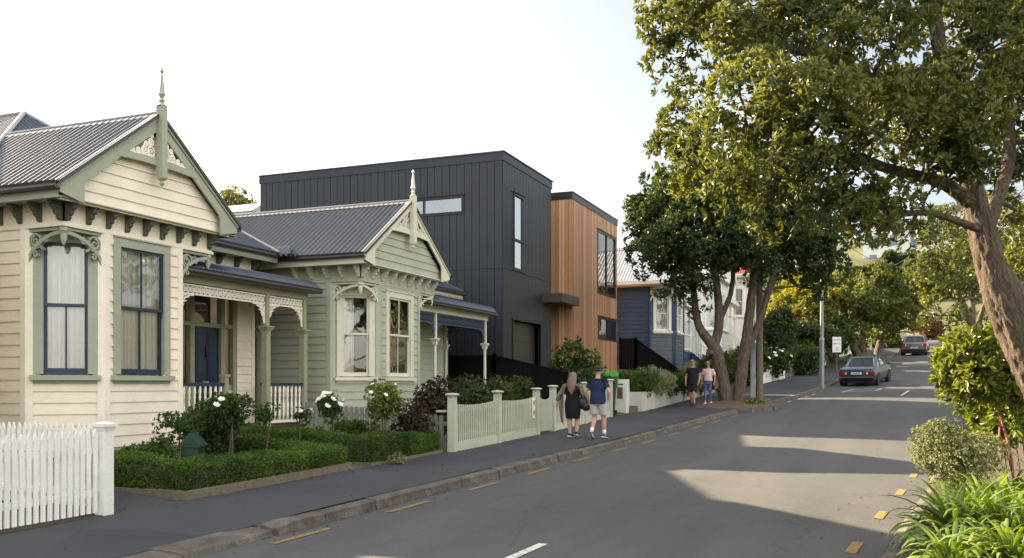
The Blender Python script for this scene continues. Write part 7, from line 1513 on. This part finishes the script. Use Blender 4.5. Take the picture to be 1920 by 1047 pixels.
# ------------------------------------------------------------------ cars
M['rubber'] = plain('tyre_rubber', (.018, .018, .018), .8); M['chrome'] = plain('chrome', (.62, .62, .63), .15, 1.0); M['carglass'] = glassmat('car_glass', (.25, .3, .3), 1.6, 2.2, .0, .002); M['redlens'] = plain('red_lens', (.30, .015, .012), .2, var=.02); M['amber'] = plain('amber_lens', (.55, .16, .02), .2)
def carpaint(name, c, rough=.28):
    t = NT(name); n = t.noise(t.coord('Object'), 2, 4); c = np.array(c); t.base(t.ramp(n, [(.3, tuple(c * .92)), (.7, tuple(c * 1.05))])); t.set(Roughness=rough, Metallic=.2, Coat_Weight=.6); return t.m
def bevel(o, w_=.02, seg=2):
    b = o.modifiers.new('edge', 'BEVEL'); b.width = w_; b.segments = seg; b.limit_method = 'ANGLE'; return o
def car(label, loc, rz, pitch, S):
    """local frame: +y forward, rear bumper at y=0"""
    H = thing('parked_car', label, 'car', loc, 'cars parked along the kerb', R(rz)); H.rotation_euler = (R(pitch), 0, R(rz)); B = lambda mb, nm, m, par=None, sm=False: mb.build(nm, m, par or H, smooth=sm, world=False)
    L, W = S['L'], S['W'] / 2; mb = MB()
    def station(y, zb, zs, zt, wb, ws, wt): return [(-wb, y, zb), (-ws, y, zs), (-wt, y, zt), (wt, y, zt), (ws, y, zs), (wb, y, zb)]
    st = [station(y, *a) for y, *a in S['body']]; k = len(st[0]); mb.add([p for s in st for p in s], [(i * k + j, i * k + (j + 1) % k, (i + 1) * k + (j + 1) % k, (i + 1) * k + j) for i in range(len(st) - 1) for j in range(k)] + [tuple(range(k))[::-1], tuple(range((len(st) - 1) * k, len(st) * k))])
    body = bevel(B(mb, 'body', S['paint'], sm=True), .035, 3)
    # cabin: roof, pillars, glass
    (r0, z0), (r1, z1), (r2, z2), (r3, z3) = S['cab']; wb, wt = S['cw']
    C = [(-wb, r0, z0), (-wt, r1, z1), (-wt, r2, z2), (-wb, r3, z3), (wb, r0, z0), (wt, r1, z1), (wt, r2, z2), (wb, r3, z3)]
    V_ = [Vector(c) for c in C]
    mb = MB(); mb.hexa([V_[1] + V(0, -.04, -.05), V_[5] + V(0, -.04, -.05), V_[6] + V(0, .04, -.05), V_[2] + V(0, .04, -.05), V_[1] + V(.06, .04, .035), V_[5] + V(-.06, .04, .035), V_[6] + V(-.06, -.04, .035), V_[2] + V(.06, -.04, .035)]); bevel(B(mb, 'roof', S['paint'], sm=True), .04, 3)
    mb = MB(); pw = S.get('pw', .07)
    for a, b in ((0, 1), (4, 5), (2, 3), (6, 7)): mb.beam(V_[a], V_[b], pw, pw, (1, 0, 0))
    for s in (0, 4): p, q = V_[s].lerp(V_[s + 3], .47), V_[s + 1].lerp(V_[s + 2], .45); mb.beam(p, q, .06, .05, (1, 0, 0))
    B(mb, 'pillar', S['paint'])
    e = .012
    mb = MB(); mb.quad(V_[0].lerp(V_[4], .05) + V(0, -e, .03), V_[4].lerp(V_[0], .05) + V(0, -e, .03), V_[5].lerp(V_[1], .05) + V(0, -e, -.03), V_[1].lerp(V_[5], .05) + V(0, -e, -.03)); rw = B(mb, 'rear_window', M['carglass'])
    mb = MB()
    for p, q, f in ((V_[0], V_[4], .03), (V_[1], V_[5], -.02), ): mb.beam(p.lerp(q, .03) + V(0, -e * 2, f), q.lerp(p, .03) + V(0, -e * 2, f), .02, .03)
    for p, q in ((V_[0].lerp(V_[4], .04), V_[1].lerp(V_[5], .04)), (V_[4].lerp(V_[0], .04), V_[5].lerp(V_[1], .04))): mb.beam(p + V(0, -e * 2, .03), q + V(0, -e * 2, -.02), .03, .02)
    B(mb, 'window_trim', M['chrome'] if S.get('chrome') else M['rubber'], rw)
    mb = MB(); mb.quad(V_[3], V_[7], V_[6], V_[2]); B(mb, 'windscreen', M['carglass'])
    for s, o in ((0, -1), (4, 1)): mb = MB(); mb.quad(V_[s] + V(o * .004, .04, .02), V_[s + 3] + V(o * .004, -.04, .02), V_[s + 2] + V(o * .004, -.03, -.02), V_[s + 1] + V(o * .004, .03, -.02)); B(mb, 'side_window', M['carglass'])
    mb = MB()
    for y in (r0 + .75, r0 + 1.75):
        for s in (-1, 1): mb.box(s * .36 - .24, y, z0 - .35, s * .36 + .24, y + .12, z0 + .26); mb.box(s * .36 - .12, y, z0 + .26, s * .36 + .12, y + .08, z0 + .42)
    mb.box(-wb + .05, r0 + .1, z0 - .06, wb - .05, r0 + .7, z0 - .03); B(mb, 'seat', M['dark'])
    # bumpers, lamps, plate
    zb = S['zbump']; mb = MB(); mb.box(-W * .97, -.10, zb - .06, W * .97, .05, zb + .06); mb.box(-W * .985, -.06, zb - .055, -W * .9, .45, zb + .055); mb.box(W * .9, -.06, zb - .055, W * .985, .45, zb + .055); bp = bevel(B(mb, 'rear_bumper', S['bump'], sm=True), .02)
    mb = MB(); mb.box(-W * .95, -.115, zb - .02, W * .95, -.10, zb + .025); B(mb, 'bumper_strip', M['chrome'] if S.get('chrome') else M['rubber'], bp)
    for s in (-1, 1):
        x0, x1, za, zc = S['lamp']; mb = MB(); mb.box(min(s * x0, s * x1), -.022, za, max(s * x0, s * x1), .03, zc); mb.box(min(s * x1, s * (x1 + .012)), -.015, za, max(s * x1, s * (x1 + .012)), .12, zc); tl = B(mb, 'tail_light', M['redlens'])
        mb = MB(); xm = x0 + (x1 - x0) * .2; mb.box(min(s * x0, s * xm), -.026, za + .02, max(s * x0, s * xm), -.02, zc - .02); B(mb, 'reversing_lens', M['petal'], tl)
    mb = MB(); zp = S['zpl']; mb.box(-.26, -.03, zp - .06, .26, -.018, zp + .06); pl = B(mb, 'number_plate', M['petal'])
    Fp = frame((0, -.031, zp), (1, 0, 0), (0, -1, 0)); Fw = lambda a, b, c=0.0: wmat(H) @ Fp(a, b, c); text(S['plate'], Fw, 0, 0, .115, M['rubber'], pl, c_=.002)
    mb = MB(); mb.box(-W * .94, -.012, S['trim'] - .012, W * .94, .0, S['trim'] + .012); B(mb, 'boot_trim', M['chrome'], body)
    if S.get('badge'): text(S['badge'], Fw, -.02, S['trim'] + .09 - zp, .1, M['chrome'], body, 'badge', -.022, .004)
    # wheels
    for s in (-1, 1):
        for y in S['axles']:
            r_ = S['wr']; mb = MB(); x = s * (W - .12); mb.tube([(x - .1, y, r_), (x - .08, y, r_), (x + .08, y, r_), (x + .1, y, r_)], [r_ * .9, r_, r_, r_ * .9], 24); wl = B(mb, 'wheel', M['rubber'], sm=False); mb = MB(); xo = x + s * .095; mb.tube([(xo, y, r_), (xo + s * .02, y, r_)], [r_ * .62, r_ * .55], 18); B(mb, 'rim', M['chrome'] if S.get('chrome') else M['galv'], wl)
            mb = MB(); mb.tube([(s * (W - .02) - .12, y, r_), (s * (W + .004), y, r_)], [r_ * 1.12] * 2, 20); B(mb, 'wheel_arch', M['rubber'])
    for s in (-1, 1): mb = MB(); mb.ellipsoid((s * (W + .09), r3 - .35, z0 + .08), (.1, .05, .07), 10, 6); mb.tube([(s * (W - .03), r3 - .3, z0 + .05), (s * (W + .05), r3 - .34, z0 + .06)], .02, 6); B(mb, 'wing_mirror', S['paint'], sm=True)
    mb = MB()
    for s in (-1, 1):
        for y in S['doors']: mb.box(min(s * (W - .012), s * (W + .018)), y, z0 - .16, max(s * (W - .012), s * (W + .018)), y + .16, z0 - .13)
    B(mb, 'door_handle', M['chrome'], body)
    mb = MB(); mb.box(-W * .85, .12, .17, W * .85, L - .2, .35); B(mb, 'underside', M['rubber']); return H
sl_ = lambda y: math.degrees(math.atan((float(zr(y + 1.5)) - float(zr(y - 1.5))) / 3))
hd = lambda y: -math.degrees(math.atan((float(xl(y + 2)) - float(xl(y - 2))) / 4))
y0 = 49.6; x0_ = float(xl(y0 + 2)) + 1.12
S1 = dict(L=4.7, W=1.78, paint=carpaint('deep_blue_car_paint', (.028, .055, .085)), chrome=True, body=[(.0, .42, .66, .88, .80, .865, .80), (.10, .30, .62, .94, .82, .89, .80), (1.05, .26, .62, .97, .84, .89, .79), (3.2, .26, .62, .97, .84, .89, .79), (4.3, .28, .62, .90, .83, .88, .77), (4.68, .36, .60, .82, .78, .84, .74)],
    cab=[(.92, .95), (1.42, 1.40), (2.72, 1.42), (3.42, .96)], cw=(.74, .60), zbump=.48, bump=M['rubber'], lamp=(.48, .86, .60, .76), zpl=.68, trim=.80, plate='LP2053', badge='A  M  A', axles=(.98, 3.78), wr=.32, doors=(1.75, 2.85))
car('dark blue vintage sedan with chrome trim parked at the kerb by the street lamp', (x0_, y0, float(zr(y0)) + .03), hd(y0 + 2) - 4, sl_(y0 + 2), S1)
y0 = 75.6; x0_ = float(xl(y0 + 2)) + 1.15
S2 = dict(L=4.5, W=1.76, paint=carpaint('champagne_silver_car_paint', (.17, .16, .145)), body=[(.0, .40, .64, .90, .80, .86, .78), (.12, .28, .62, 1.02, .82, .88, .76), (1.0, .24, .62, 1.03, .84, .88, .77), (3.2, .24, .62, 1.0, .84, .88, .77), (4.2, .28, .62, .90, .82, .86, .74), (4.48, .36, .56, .74, .76, .80, .66)],
    cab=[(.45, 1.0), (1.05, 1.43), (2.5, 1.45), (3.35, 1.0)], cw=(.74, .58), zbump=.46, bump=carpaint('dark_bumper', (.03, .032, .045)), lamp=(.56, .86, .70, .92), zpl=.62, trim=.68, plate='BHK411', axles=(.9, 3.6), wr=.32, doors=(1.6, 2.7), pw=.09)
car('silver sedan with a dark bumper parked farther up by the gate pillars', (x0_, y0, float(zr(y0)) + .03), hd(y0 + 2), sl_(y0 + 2), S2)
# unseen copy of the cream villa, added to keep low sun off the footpath
SHADE_VILLA = copy_thing(V1, (V1.location.x - .3, V1.location.y - 8.9, V1.location.z - .15), label='unseen copy of the cream villa added down the hill to shade the near footpath')
